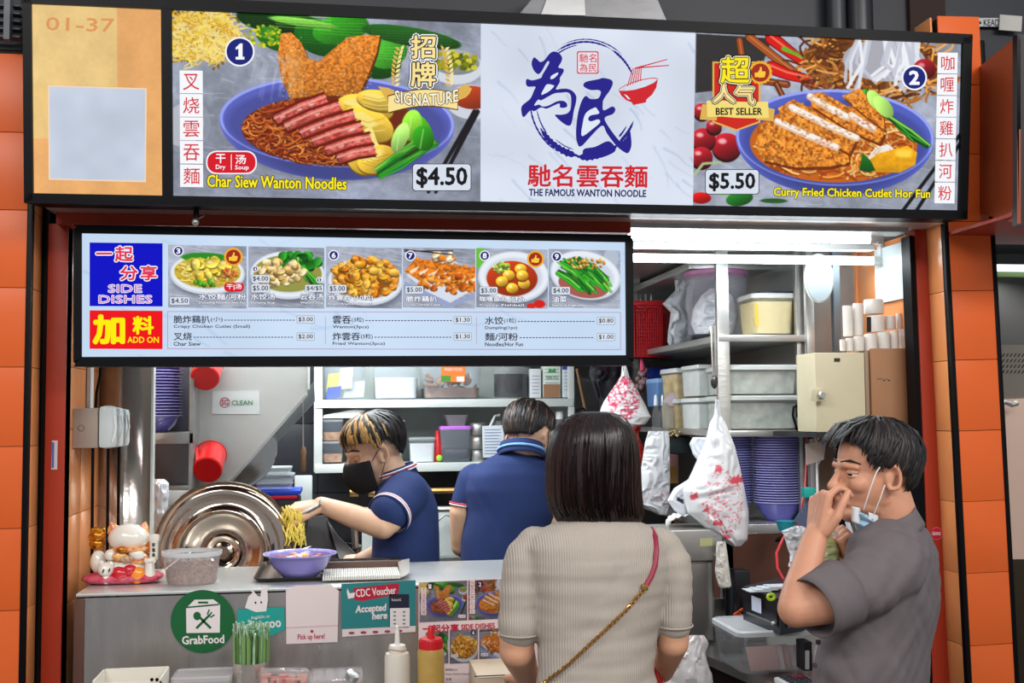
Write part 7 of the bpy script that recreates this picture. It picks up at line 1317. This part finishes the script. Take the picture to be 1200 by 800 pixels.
def eyes(T, R, s, par, open_=.5, sides=(-1, 1), brow=(30, 24, 22)):
    for q in sides:
        c = T(.262, q * .125, .505); MB().sph(c, .062 * s, 18, 12).obj('eye', mat('eye_white', (226, 222, 216), .2), par)
        MB().sph(c + R @ Vector((.022 * s, q * .006 * s, -.006 * s)), .043 * s, 14, 10).obj('iris', mat('dark_iris', (30, 20, 16), .1), par)
        up = MB(); up.grid(lambda u, v: c + R @ (Matrix.Rotation(.35 * q, 3, 'Z') @ Vector((.067 * s * math.cos(v * 1.2 - .05 + open_ * .45) * math.cos((u - .5) * 2.6), .072 * s * math.sin((u - .5) * 2.6), .064 * s * math.sin(v * 1.2 - .05 + open_ * .45)))), 14, 8); up.obj('upper_eyelid', SKINM, par, sol=.0015)
        lo = MB(); lo.grid(lambda u, v: c + R @ (Matrix.Rotation(.35 * q, 3, 'Z') @ Vector((.066 * s * math.cos(-v * 1.1 - .3) * math.cos((u - .5) * 2.6), .07 * s * math.sin((u - .5) * 2.6), .064 * s * math.sin(-v * 1.1 - .3)))), 14, 8); lo.obj('lower_eyelid', SKINM, par, sol=.0015)
        MB().tube([T(.24, q * .225, .60), T(.312, q * .15, .635), T(.352, q * .05, .62)], [.008 * s, .02 * s, .014 * s], 8, flat=.6).obj('eyebrow', mat('brow_hair', brow, .8), par)
def hair(T, s, par, m, m2=None, hl=None, n=420, seed=1, ctr=(-.07, 0, .60), rad=(.455, .375, .43), thick=.03, part2=lambda phi, t: False, sweep=0, lockr=.017, crown=.35, over=.1):
    r_ = random.Random(seed); hl = hl or (lambda p: 1.0)
    def S_(phi, th, k=1.0):
        k = 1 + (k - 1) * max(.12, 1 - max(0, th - 1.05) * 1.1); k *= 1 - .05 * max(0, min(1, (th - 1.25) * 1.6))
        return T(ctr[0] + rad[0] * k * math.sin(th) * math.cos(phi), ctr[1] + rad[1] * k * math.sin(th) * math.sin(phi), ctr[2] + rad[2] * k * math.cos(th))
    b = MB(); nu, nv = 64, 24; v = [S_(2 * math.pi * i / nu, max(.001, hl(2 * math.pi * i / nu) * j / (nv - 1)), 1.0 if j < nv - 1 else .93) for j in range(nv) for i in range(nu)]
    b.add(v, [(j * nu + i, j * nu + (i + 1) % nu, (j + 1) * nu + (i + 1) % nu, (j + 1) * nu + i) for j in range(nv - 1) for i in range(nu)]); h = b.obj('hair', m, par, sol=.006)
    mb = MB(); mc = MB()
    for i in range(n):
        phi = r_.uniform(0, 2 * math.pi); th1 = hl(phi) + r_.uniform(-.15, over); th0 = r_.uniform(.0, max(.05, th1 - .4)) ** 1.0; over_ = 0; pts = []; k = r_.uniform(1.0, 1.0 + thick * 2); sw = sweep * r_.uniform(.5, 1.3); L = 6
        for q in range(L + 1):
            t = q / L; th = th0 + (th1 - th0) * t; pts.append(S_(phi + sw * t * math.sin(phi) + r_.uniform(-.015, .015), th + 0, 1 + (k - 1) * math.sin(math.pi * min(1, t * .8 + .1)) + .012))
        (mc if m2 is not None and part2(phi, th1) and r_.random() < .7 else mb).tube(pts, [lockr * s * x for x in (.5, .9, 1, 1, .9, .6, .12)], 5, flat=.55)
    mb.obj('hair_locks', m, par, rad=80)['kind'] = 'stuff'
    if mc.v: mc.obj('highlighted_locks', m2, par, rad=80)['kind'] = 'stuff'
def hand(mb, w, fd, back, side=1, curl=(.5, .6, .65, .7), s=1.0, thumb=(.6, .5), spread=.06, fr=.0082):
    """w wrist point, fd finger direction, back = normal of the back of the hand, side +1: thumb on +y"""
    R = frame(fd, back); T = lambda x, y, z: w + R @ Vector((x * s, y * s * side, z * s)); ys = (.029, .0095, -.0095, -.027); Ls = (.07, .078, .072, .057)
    for y, x in zip(ys, (.088, .092, .087, .08)): limb(mb, [T(0, y * .55, 0), T(x, y, 0)], [.0145 * s, .0115 * s], 10)
    limb(mb, [T(.01, .018, -.006), T(.05, .03, -.012)], [.016 * s, .012 * s], 10)
    for i, (y, L, c) in enumerate(zip(ys, Ls, curl)):
        a = 0; p = [T((.088, .092, .087, .08)[i], y, 0)]; x, z = (.088, .092, .087, .08)[i], 0; yy = y
        for seg, cc in ((.45, 1.0), (.31, 1.15), (.26, .7)):
            a += c * cc; x += L * seg * math.cos(a); z -= L * seg * math.sin(a); yy += spread * L * seg * (1.5 - i); p.append(T(x, yy, z))
        limb(mb, p, [fr * 1.1 * s, fr * s, fr * .93 * s, fr * .78 * s], 10)
    a, b = thumb; limb(mb, [T(.012, .024, -.008), T(.045, .046, -.018), T(.045 + .034 * math.cos(a), .048 + .022 * math.sin(a), -.02 - .014 * b), T(.045 + .06 * math.cos(a) , .048 + .03 * math.sin(a) - .01 * b, -.024 - .034 * b)], [.015 * s, .0115 * s, .0098 * s, .008 * s], 10)
    return T
SKINM = mat('skin', (206, 148, 118), .5, sss=.12, noise=.08, nscale=18); SKINW = mat('skin_pale', (214, 160, 128), .5, sss=.12, noise=.06, nscale=18); SKINC = mat('skin_kitchen_light', (212, 172, 142), .5, sss=.12, noise=.06, nscale=18)
def N3(p, a, b, c, seed=0): return mn.noise(Vector((p.x * a + seed, p.y * b, p.z * c)))
def legs(par, x, y, top, m, shoe, w=.09, r=.085, dirn=(0, 1)):
    mb = MB(); limb(mb, [(x - w * .2, y, top), (x + w * .2, y, top)], [.15, .15], 20)
    for q in (-1, 1): limb(mb, [(x + q * w, y, top - .06), (x + q * w, y - .0, .48), (x + q * w, y - .01, .09)], [r * 1.15, r * .75, r * .6], 18)
    remesh(mb, 'trousers', m, par, .014, 3)
    for q in (-1, 1): MB().sph((x + q * w + dirn[0] * .05, y + dirn[1] * .05, .045), (.055 + abs(dirn[0]) * .08, .055 + abs(dirn[1]) * .08, .045), 18, 10).obj('shoe', shoe, par)
JEANS = mat('dark_denim', (40, 46, 64), .8, noise=.2, nscale=20); SHOE = mat('black_shoe', (24, 24, 26), .5)
# ---------------------------------------------------------------- woman seen from behind
YW = 2.36
wo = thing('person', 'woman seen from behind with dark bob hair, ribbed grey-beige top and chain strap', 'person', (X(698, YW, 700), YW, 0))
mb = MB(); k = mpp(YW)
TW = head(mb, P(697, 556, YW) + Vector((0, .03, 0)), frame((.08, 1, -.18)), .225, P(699, 622, YW) + Vector((0, .01, -.03)))
limb(mb, [P(614, 650, YW), P(608, 700, YW), P(605.5, 762, YW + .01), P(618, 792, YW + .22)], [.036, .0385, .0375, .028]); limb(mb, [P(786, 650, YW), P(788, 700, YW), P(789, 752, YW + .01), P(776, 786, YW + .22)], [.034, .036, .034, .027])
loft(mb, [(622, 660, 740, .5), (650, 632, 772, .8), (720, 645, 762, .8), (850, 645, 762, .8)], YW, .16)
hand(mb, P(618, 792, YW + .22), (.25, 1, .05), (0, 0, 1), 1, s=.92); hand(mb, P(776, 786, YW + .22), (-.25, 1, .05), (0, 0, 1), -1, s=.92)
remesh(mb, 'body', SKINW, wo, .0045, 4)
mb = MB(); loft(mb, [(607, 668, 736, .45, .0), (611, 652, 750, .6), (618, 636, 766, .75), (628, 622, 780, .85), (642, 614, 787, .95), (665, 618, 788, 1), (700, 626, 780, 1), (740, 630, 771, .95), (780, 632, 766, .93), (830, 624, 774, 1), (880, 612, 786, 1.1)], YW, .215, 48, 60)
limb(mb, [P(628, 640, YW), P(617, 656, YW), P(612, 700, YW), P(609, 736, YW)], [.043, .048, .0460, .0435]); limb(mb, [P(772, 640, YW), P(784, 656, YW), P(788, 695, YW), P(789.5, 728, YW)], [.043, .045, .0420, .0390])
def fw(p):
    u = P(0, 0, 1); e = (p.z - 1.2); q = .003 * N3(p, 8, 8, 42) * (1 if p.z < 1.22 else .3) + .005 * abs(N3(p, 5, 5, 14, 3)) * (p.z < 1.24); arm = 1 if abs(p.x - X(699, YW, 700)) > .135 else 0
    return q + arm * .0022 * N3(p, 4, 4, 46, 7)
TOP = mat('ribbed_beige_knit', (178, 168, 156), .85, wave=('X', 62, .55), noise=.06, nscale=30); remesh(mb, 'ribbed_top', TOP, wo, .005, 3, fw)
for (x0, x1, y, c_) in ((586, 632, 741, .044), (771, 808.5, 732, .0395)): MB().tube([P((x0 + x1) / 2, y, YW) + Vector((c_ * math.cos(a), c_ * math.sin(a), .002 * math.sin(a))) for a in np.linspace(0, 2 * math.pi, 25)], .0022, 6).obj('sleeve_hem', TOP, wo)
# bob hair: base volume and long smooth locks
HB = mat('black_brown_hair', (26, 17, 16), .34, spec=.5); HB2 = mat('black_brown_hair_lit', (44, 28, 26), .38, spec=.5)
hrow = [(482, 684, 712, .3, .02), (485, 672, 724, .55, .02), (490, 662, 733, .75, .01), (500, 652, 741, .92), (520, 643.5, 747, 1), (545, 640, 749.5, 1), (575, 640, 751, .97), (595, 643, 753, .9), (606, 650, 755, .75), (614, 662, 750, .5, -.02)]
mb = MB(); loft(mb, hrow, YW + .01, .205, 44, 44); limb(mb, [P(672, 600, YW - .03), P(690, 617, YW - .045)], [.03, .014]); limb(mb, [P(735, 598, YW - .02), P(746, 609, YW - .02)], [.026, .01]); remesh(mb, 'hair', HB, wo, .005, 3)
ys_ = np.array([r[0] for r in hrow], float); xl_ = np.array([r[1] for r in hrow], float); xr_ = np.array([r[2] for r in hrow], float); tk_ = np.array([r[3] for r in hrow]); r2 = random.Random(5)
A_, B_ = MB(), MB()
for i in range(560):
    w = r2.uniform(math.pi * .98, math.pi * 2.02) if i < 430 else r2.uniform(0, 2 * math.pi); y0 = r2.uniform(484, 560) if i % 3 else 484; y1 = r2.uniform(598, 618) + (5 if math.cos(w) < 0 else -2) + 4 * math.sin(w * 9); pts = []; o_ = r2.uniform(-.3, 1); px0 = 704
    for q in range(10):
        t = q / 9; y = y0 + (y1 - y0) * t; yy = min(y, 612); a, b, kk = np.interp(yy, ys_, xl_), np.interp(yy, ys_, xr_), np.interp(yy, ys_, tk_); ww = w + .05 * math.sin(t * 3 + o_ * 3) + (.10 * t if math.cos(w) > .1 else -.12 * t) * (-1 if math.cos(w) > 0 else -1) * .5
        pts.append(P((a + b) / 2 + (b - a) / 2 * math.cos(ww) * (1.0 + .008 * o_), y, YW + .006 + math.sin(ww) * .205 * kk / 2 * (1.03 + .02 * o_)))
    (A_ if i % 4 else B_).tube(pts, [x * .0042 for x in (.4, .8, 1, 1, 1, 1, .95, .85, .6, .1)], 5, flat=.5)
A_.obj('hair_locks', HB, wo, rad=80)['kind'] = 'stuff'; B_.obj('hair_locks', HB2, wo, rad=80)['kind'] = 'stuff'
STR = mat('wine_red_leather', (140, 34, 58), .45)
from mathutils.bvhtree import BVHTree
_to = [o for o in wo.children if o.name.startswith('ribbed_top')][0].data; _bv = BVHTree.FromPolygons([v.co for v in _to.vertices], [tuple(p.vertices) for p in _to.polygons])
def back_y(px, py):
    h = _bv.ray_cast(C0, ray(px, py).normalized()); return (h[0].y if h[0] else YW - .08) - .005
sp = [(764, 618), (768, 628), (769.5, 645), (768, 662), (763, 676), (757, 686)]
MB().tube([P(x, y, back_y(x, y) - .002) for x, y in sp], [.0035] + [.0055] * 5, 8, flat=.45).obj('strap', STR, wo); MB().box(P(752.5, 692, back_y(755, 688) - .008), P(758.5, 684, back_y(755, 688)), bev=.001).obj('buckle', mat('gold_metal', (196, 150, 80), .25, 1), wo)
GCH = mat('gold_metal', (196, 150, 80)); lk = MB(); lnk = None; pts = [(755, 690), (735, 714), (712, 736), (688, 758), (664, 780), (640, 798), (626, 806)]
P_ = []; 
for a, b in zip(pts[:-1], pts[1:]):
    for q in range(int(math.hypot(b[0] - a[0], b[1] - a[1]) / 3.1)): t = q / int(math.hypot(b[0] - a[0], b[1] - a[1]) / 3.1); P_.append((a[0] + (b[0] - a[0]) * t, a[1] + (b[1] - a[1]) * t))
for i, (x, y) in enumerate(P_[:-1]):
    c = P(x, y, back_y(x, y) - .004); d = (P(P_[i + 1][0], P_[i + 1][1], back_y(*P_[i + 1]) - .004) - c).normalized(); n_ = Vector((0, -1, 0)) if i % 2 else d.cross(Vector((0, -1, 0))); e = d.cross(n_).normalized()
    MB().tube([c + d * (.0052 * math.cos(a)) + e * (.0034 * math.sin(a)) for a in np.linspace(0, 2 * math.pi, 11)], .0012, 5).obj('chain_link', GCH, wo)
legs(wo, X(699, YW, 790), YW + .02, .79, mat('black_trousers', (30, 30, 34), .8), SHOE)
# red and white bags she holds at her right side
t = thing('plastic_bag', 'red plastic bag at the right hip of the woman', 'bag', P(770, 790, YW + .2)); softshape([(768, 764, 774, .5), (780, 762, 776), (800, 762, 778), (830, 764, 774, .6)], YW + .17, .05, wr=.01, seed=91)[0].obj('body', RB, t)
t = thing('plastic_bag', 'white knotted carrier bag hanging beside the woman at the bottom', 'bag', P(800, 780, YW + .4)); softshape([(744, 810, 824, .5), (752, 800, 830, .6), (765, 796, 826, .8), (790, 778, 834), (830, 774, 840), (870, 790, 830)], YW + .42, .12, wr=.016, fr=11, seed=93)[0].obj('body', mat('printed_bag_low', (224, 222, 222), .3, coat=.2, bump=.3, bscale=25), t)
# ---------------------------------------------------------------- man in profile at the right
YM = 2.46
ma = thing('person', 'man in grey shirt in profile pinching his nose, blue mask under his chin', 'person', (X(1030, YM, 700), YM, 0))
mb = MB(); RM = frame((-1, -.06, -.03)); sM = .233; cM = P(1022, 553, YM)
TM = head(mb, cM, RM, sM, P(1052, 628, YM))
el = P(933, 713, YM - .17); wr = P(956, 627, YM - .10)
limb(mb, [P(1045, 665, YM - .12), P(990, 702, YM - .18), el, P(938, 690, YM - .155), wr], [.05, .046, .040, .037, .0265], 20)
THm = hand(mb, wr, (.22, .12, 1), (-1, -.15, .25), -1, curl=(.75, 1.35, 1.5, 1.5), s=.98, thumb=(.15, .35), spread=.0)
limb(mb, [P(1040, 665, YM + .13), P(1030, 730, YM + .19), P(998, 664, YM + .15)], [.05, .042, .028]); hand(mb, P(998, 664, YM + .15), (-.55, 0, 1), (-1, 0, -.5), 1, curl=(1.2, 1.3, 1.3, 1.3), s=.9)
loft(mb, [(625, 1035, 1068, .7), (650, 1010, 1085), (720, 990, 1090), (850, 985, 1080)], YM, .2)
remesh(mb, 'body', SKINM, ma, .0035, 3)
eyes(TM, RM, sM, ma, .2)
nail = mat('nail', (222, 178, 160), .3)
HM = mat('short_black_hair', (22, 18, 17), .5); 
def hlm(p):
    p = (p + math.pi) % (2 * math.pi) - math.pi; a = abs(p)
    return float(np.interp(a, [0, .5, .9, 1.15, 1.4, 1.55, 1.7, 1.95, 2.2, 3.2], [.98, 1.0, 1.12, 1.5, 1.72, 1.5, 1.42, 1.8, 2.25, 2.38]))
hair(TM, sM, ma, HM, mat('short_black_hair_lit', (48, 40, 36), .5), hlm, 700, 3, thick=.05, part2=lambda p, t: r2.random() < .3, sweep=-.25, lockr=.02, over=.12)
r3 = random.Random(9); mbh = MB()
for i in range(40):   # fringe brushed forward
    q = r3.uniform(-.2, .2); mbh.tube([TM(.1, q, 1.02), TM(.26, q * 1.1, .97 + r3.uniform(-.02, .02)), TM(.37, q * 1.1, .87), TM(.42 + r3.uniform(-.02, .03), q * 1.1, .78 + r3.uniform(-.03, .04))], [.012 * sM, .02 * sM, .016 * sM, .003 * sM], 5, flat=.5)
mbh.obj('fringe', HM, ma, rad=80)['kind'] = 'stuff'
# mask hanging under the chin
MSK = mat('blue_surgical_mask', (150, 186, 208), .7, wave=('Z', 60, .4)); MKW = mat('mask_white_edge', (222, 222, 222), .7)
ym_ = YM - .055
MB().grid(lambda u, v: P(1004 + 18 * u + 2 * math.sin(v * 3), 0, 1) * 0 + P([1001, 1006, 1014, 1024][min(3, int(u * 3.99))] * 0 + 1000 + 25 * u + 5 * v - 2, 596 + 4 * u * 0 + v * 24 + u * 10, ym_ - .012 * math.sin(math.pi * u) - .004 * math.sin(v * 12) + .02 * (1 - u)), 10, 12).obj('mask', MSK, ma, sol=.002)
MB().grid(lambda u, v: P(998 + 10 * u, 593 + u * 2 + v * (18 + 2 * u), ym_ + .004 - .006 * math.sin(math.pi * u)), 5, 8).obj('mask_edge', MKW, ma, sol=.002); MB().grid(lambda u, v: P(1018 + 11 * u, 600 + u * 4 + v * (9 + 2 * u), ym_ - .008 + .012 * u), 5, 6).obj('mask_edge', MKW, ma, sol=.002)
EAR = YM - sM * .335
MB().tube([P(1012, 597, ym_ - .006), P(1020, 572, EAR - .004), P(1027, 553, EAR - .006), P(1032, 546, EAR)], .0014, 6).obj('ear_loop', MKW, ma); MB().tube([P(1024, 603, ym_ - .004), P(1031, 585, EAR - .004), P(1037, 568, EAR - .002)], .0014, 6).obj('ear_loop', MKW, ma)
# shirt
mb = MB(); loft(mb, [(609, 1026, 1066, .42), (614, 1016, 1075, .52), (620, 1006, 1084, .66), (632, 996, 1091, .85), (650, 990, 1097, 1), (675, 982, 1101, 1.08), (705, 972, 1101, 1.08), (735, 964, 1097, 1.04), (765, 957, 1092, 1.0), (800, 952, 1087, 1), (850, 946, 1086, 1), (900, 944, 1090, 1)], YM, .335, 48, 64)
limb(mb, [P(1046, 662, YM - .12), P(1010, 686, YM - .165), P(988, 696, YM - .18)], [.074, .068, .058], 24); limb(mb, [P(1040, 662, YM + .12), P(1030, 730, YM + .15)], [.066, .06], 20)
def fm(p): return .006 * N3(p, 7, 5, 9, 2) + .006 * abs(N3(p + Vector((p.z * .5, 0, 0)), 22, 8, 7, 5)) + .004 * N3(p + Vector((-p.z * .8, 0, 0)), 30, 6, 10, 9)
SH = mat('grey_cotton_shirt', (104, 96, 98), .9, noise=.08, nscale=40, bump=.12, bscale=160); remesh(mb, 'shirt', SH, ma, .0055, 3, fm)
# sleeve opening hem, collar, yoke seam, placket, buttons
ax = (P(1046, 662, YM - .12) - P(975, 702, YM - .185)).normalized(); Rs = frame(ax); ce = P(959, 709, YM - .19)
MB().grid(lambda u, v: ce + Rs @ Vector((-.018 + v * .09, (.061 + .009 * v) * math.cos(2 * math.pi * u) * 1.0, (.064 + .008 * v) * math.sin(2 * math.pi * u))), 40, 5, closed=True).obj('sleeve_cuff', SH, ma, sol=.003)
MB().grid(lambda u, v: P(1043, 612, YM) + frame((-.38, 0, 1), (1, 0, 0)) @ Vector((-.022 + .042 * v, (.086 - .012 * v) * math.sin(2 * math.pi * u), (.066 - .006 * v) * math.cos(2 * math.pi * u))), 48, 5, closed=True).obj('collar', SH, ma, sol=.004)
for i in range(3): MB().lathe([(.006, 0), (.006, .002), (.0045, .0025)], P(959 - i * 4, 752 + i * 27, YM - .10), 14, (-.5, -1, 0)).obj('button', mat('dark_button', (60, 60, 66)), ma)
legs(ma, X(1025, YM, 790), YM, .78, JEANS, SHOE, .0, .1, (-1, 0))
# ---------------------------------------------------------------- left cook
YC = 3.68
co = thing('person', 'young cook in navy polo and black mask with bleached fringe lifting noodles', 'person', (X(475, YC, 640), YC, 0))
mb = MB(); RC_ = frame((-1, -.28, -.36)); sC = .228; cC = P(437, 529, YC)
TC = head(mb, cC, RC_, sC, P(463, 566, YC))
ec = P(449, 617, YC - .2); wc = P(376, 591, YC - .14)
limb(mb, [P(472, 585, YC - .13), P(462, 602, YC - .18), ec, P(412, 604, YC - .18), wc], [.055, .047, .039, .036, .025], 20)
hand(mb, wc, (-1, .1, -.12), (-.1, -.25, 1), 1, curl=(.55, .75, .9, 1.0), s=.98, thumb=(.3, .8), spread=.02)
limb(mb, [P(480, 590, YC + .13), P(465, 640, YC + .16), P(424, 657, YC + .0)], [.05, .04, .028]); hand(mb, P(436, 655, YC + .02), (-1, 0, -.1), (0, -.4, 1), 1)
loft(mb, [(560, 456, 476, .7), (590, 448, 500), (650, 444, 505), (720, 444, 505)], YC, .18)
remesh(mb, 'body', SKINC, co, .0045, 3)
eyes(TC, RC_, sC, co, -.35)
def hlc(p):
    p = (p + math.pi) % (2 * math.pi) - math.pi; a = abs(p); return float(np.interp(a, [0, .7, 1.1, 1.4, 1.55, 1.7, 1.95, 2.2, 3.2], [1.3, 1.3, 1.32, 1.62, 1.45, 1.42, 1.7, 2.05, 2.2]))
BLD = mat('bleached_hair', (176, 136, 78), .45); hair(TC, sC, co, HM, BLD, hlc, 620, 13, thick=.07, part2=lambda p, t: abs((p + math.pi) % (2 * math.pi) - math.pi) < 1.3 + .5 * r2.random() ** 2, lockr=.021, over=.14)
def maskg(T, s, par, m):
    def f(u, v):
        a = (u - .5) * 2.5; z = .47 - .47 * v; bul = math.sin(math.pi * min(1, v * .95 + .08)) ** .5; return T(.06 + (.30 + .155 * bul * math.cos(a) ** 2) * math.cos(a), (.295 * math.sin(a)) * (1 - .22 * v * v), z + .0 + .05 * (math.cos(a) - 1) * (1 - v) - .0 * v)
    MB().grid(f, 26, 16).obj('face_mask', m, par, sol=.003, rad=170)
    for q in (-1, 1):
        MB().tube([T(.13, q * .285, .42), T(.03, q * .325, .52), T(-.045, q * .345, .57)], .0013, 5).obj('ear_loop', m, par); MB().tube([T(.10, q * .25, .1), T(.03, q * .30, .25), T(-.05, q * .34, .38)], .0013, 5).obj('ear_loop', m, par)
BMK = mat('black_mask_cloth', (14, 15, 18), .75); maskg(TC, sC, co, BMK)
NV = mat('navy_polo', (24, 44, 92), .85, noise=.1, nscale=30, bump=.1, bscale=160); mb = MB()
loft(mb, [(549, 462, 482, .45), (555, 455, 490, .6), (563, 447, 498, .8), (575, 440, 506, .95), (595, 438, 512, 1), (620, 437, 514, 1), (645, 436, 514, 1), (670, 434, 515, 1), (720, 432, 518, 1)], YC, .30, 44, 50)
limb(mb, [P(475, 580, YC - .10), P(464, 592, YC - .15), P(457, 600, YC - .18)], [.074, .068, .062], 22); limb(mb, [P(480, 580, YC + .1), P(476, 605, YC + .14)], [.06, .056], 20)
def fc(p): return .004 * N3(p, 7, 5, 8, 12) + .003 * abs(N3(p + Vector((p.z * .6, 0, 0)), 16, 6, 5, 15))
remesh(mb, 'polo_shirt', NV, co, .006, 3, fc)
def trim_ring(c, R, ry, rz, r, m, nm, par): MB().tube([c + R @ Vector((0, ry * math.cos(a), rz * math.sin(a))) for a in np.linspace(0, 2 * math.pi, 33)], r, 6).obj(nm, m, par)
axc = (P(475, 580, YC - .10) - P(457, 600, YC - .18)).normalized(); Rc = frame(axc); WT = mat('white_trim', (226, 226, 230), .7); RT = mat('red_trim', (190, 40, 60), .7)
cw = P(455.5, 603, YC - .185)
for k_, m_, nm in ((0, NV, 'sleeve_cuff'), (.006, WT, 'sleeve_stripe'), (.010, RT, 'sleeve_stripe'), (.014, WT, 'sleeve_stripe'), (.02, NV, 'sleeve_cuff')): trim_ring(cw + axc * k_, Rc, .067, .067, .0034, m_, nm, co)
Rk = frame((-.35, 0, 1), (1, 0, 0)); ck = P(466, 556, YC)
MB().grid(lambda u, v: ck + Rk @ Vector((-.012 + .036 * v, (.070 - .008 * v) * math.sin(2 * math.pi * u), (.064 - .006 * v) * math.cos(2 * math.pi * u))), 44, 5, closed=True).obj('collar', NV, co, sol=.004)
for k_, m_ in ((.004, WT), (.009, RT), (.0135, WT)): trim_ring(ck + (Rk @ Vector((1, 0, 0))) * (k_ + .003), Rk, .0745, .0685, .0026, m_, 'collar_stripe', co)
legs(co, X(475, YC, 650), YC, .92, mat('black_trousers', (30, 30, 34)), SHOE, .0, .1, (-1, 0))
t = thing('wire_ladle', 'steel ladle handle gripped in the hand of the left cook', 'ladle', P(355, 605, YC - .16)); MB().tube([P(376, 590, YC - .17), P(362, 598, YC - .18), P(344, 606, YC - .16)], [.006, .007, .005], 10).obj('handle', STEEL, t); MB().lathe([(.001, 0), (.03, .004), (.045, .02), (.047, .02)], P(342, 612, YC - .13), 24, (0, 0, 1)).obj('scoop', STEEL, t); trim_ring(P(375, 588, YC - .2), frame((1, 0, 0)), .012, .012, .003, STEEL, 'ring', t)
# ---------------------------------------------------------------- second cook, from behind
Y2 = 4.05
c2 = thing('person', 'cook in navy polo with pale blue collar stripe seen from behind', 'person', (X(588, Y2, 640), Y2, 0))
mb = MB(); R2 = frame((.62, .75, -.45)); s2_ = .235; c2c = P(620, 511, Y2); T2 = head(mb, c2c, R2, s2_, P(606, 552, Y2))
limb(mb, [P(552, 575, Y2), P(541, 600, Y2), P(540, 640, Y2 + .03), P(560, 655, Y2 + .22)], [.055, .045, .036, .028]); limb(mb, [P(638, 575, Y2), P(650, 620, Y2), P(645, 655, Y2 + .2)], [.055, .042, .03])
hand(mb, P(560, 655, Y2 + .22), (.4, 1, 0), (0, 0, 1), 1); hand(mb, P(645, 655, Y2 + .2), (-.3, 1, 0), (0, 0, 1), -1)
loft(mb, [(545, 590, 622, .7), (570, 552, 640), (650, 552, 630), (720, 555, 625)], Y2, .18); remesh(mb, 'body', SKINC, c2, .006, 3)
def hl2(p):
    p = (p + math.pi) % (2 * math.pi) - math.pi; a = abs(p); return float(np.interp(a, [0, .8, 1.2, 1.4, 1.6, 1.8, 2.0, 2.3, 3.2], [1.15, 1.2, 1.4, 1.6, 1.45, 1.5, 1.8, 2.1, 2.2]))
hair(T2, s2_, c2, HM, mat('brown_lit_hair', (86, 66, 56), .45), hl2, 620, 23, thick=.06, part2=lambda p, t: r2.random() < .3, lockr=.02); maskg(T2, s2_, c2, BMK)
mb = MB(); loft(mb, [(526, 592, 626, .45), (532, 582, 632, .6), (541, 564, 640, .8), (556, 548, 650, .95), (575, 543, 654, 1), (600, 545, 652, 1), (630, 541, 640, 1), (657, 540, 630, 1), (720, 540, 628, 1)], Y2, .27, 44, 48)
limb(mb, [P(556, 562, Y2), P(545, 588, Y2)], [.058, .05], 20); limb(mb, [P(640, 562, Y2), P(650, 590, Y2)], [.058, .05], 20); remesh(mb, 'polo_shirt', NV, c2, .0065, 3, fc)
trim_ring(P(543.5, 592, Y2), frame((.15, 0, 1)), .05, .05, .003, WT, 'sleeve_stripe', c2); trim_ring(P(543.7, 590, Y2), frame((.15, 0, 1)), .051, .051, .003, RT, 'sleeve_stripe', c2)
R2k = frame((.1, .38, 1), (1, 0, 0)); ck = P(611, 530, Y2 - .035); LB = mat('pale_blue_trim', (120, 172, 224), .7)
MB().grid(lambda u, v: ck + R2k @ Vector((-.02 + .05 * v, (.078 - .008 * v) * math.sin(2 * math.pi * u), (.082 - .006 * v) * math.cos(2 * math.pi * u))), 44, 5, closed=True).obj('collar', NV, c2, sol=.004); trim_ring(ck + (R2k @ Vector((1, 0, 0))) * .004, R2k, .081, .085, .005, LB, 'collar_stripe', c2)
legs(c2, X(588, Y2, 650), Y2, .92, mat('black_trousers', (30, 30, 34)), SHOE, .09, .085)
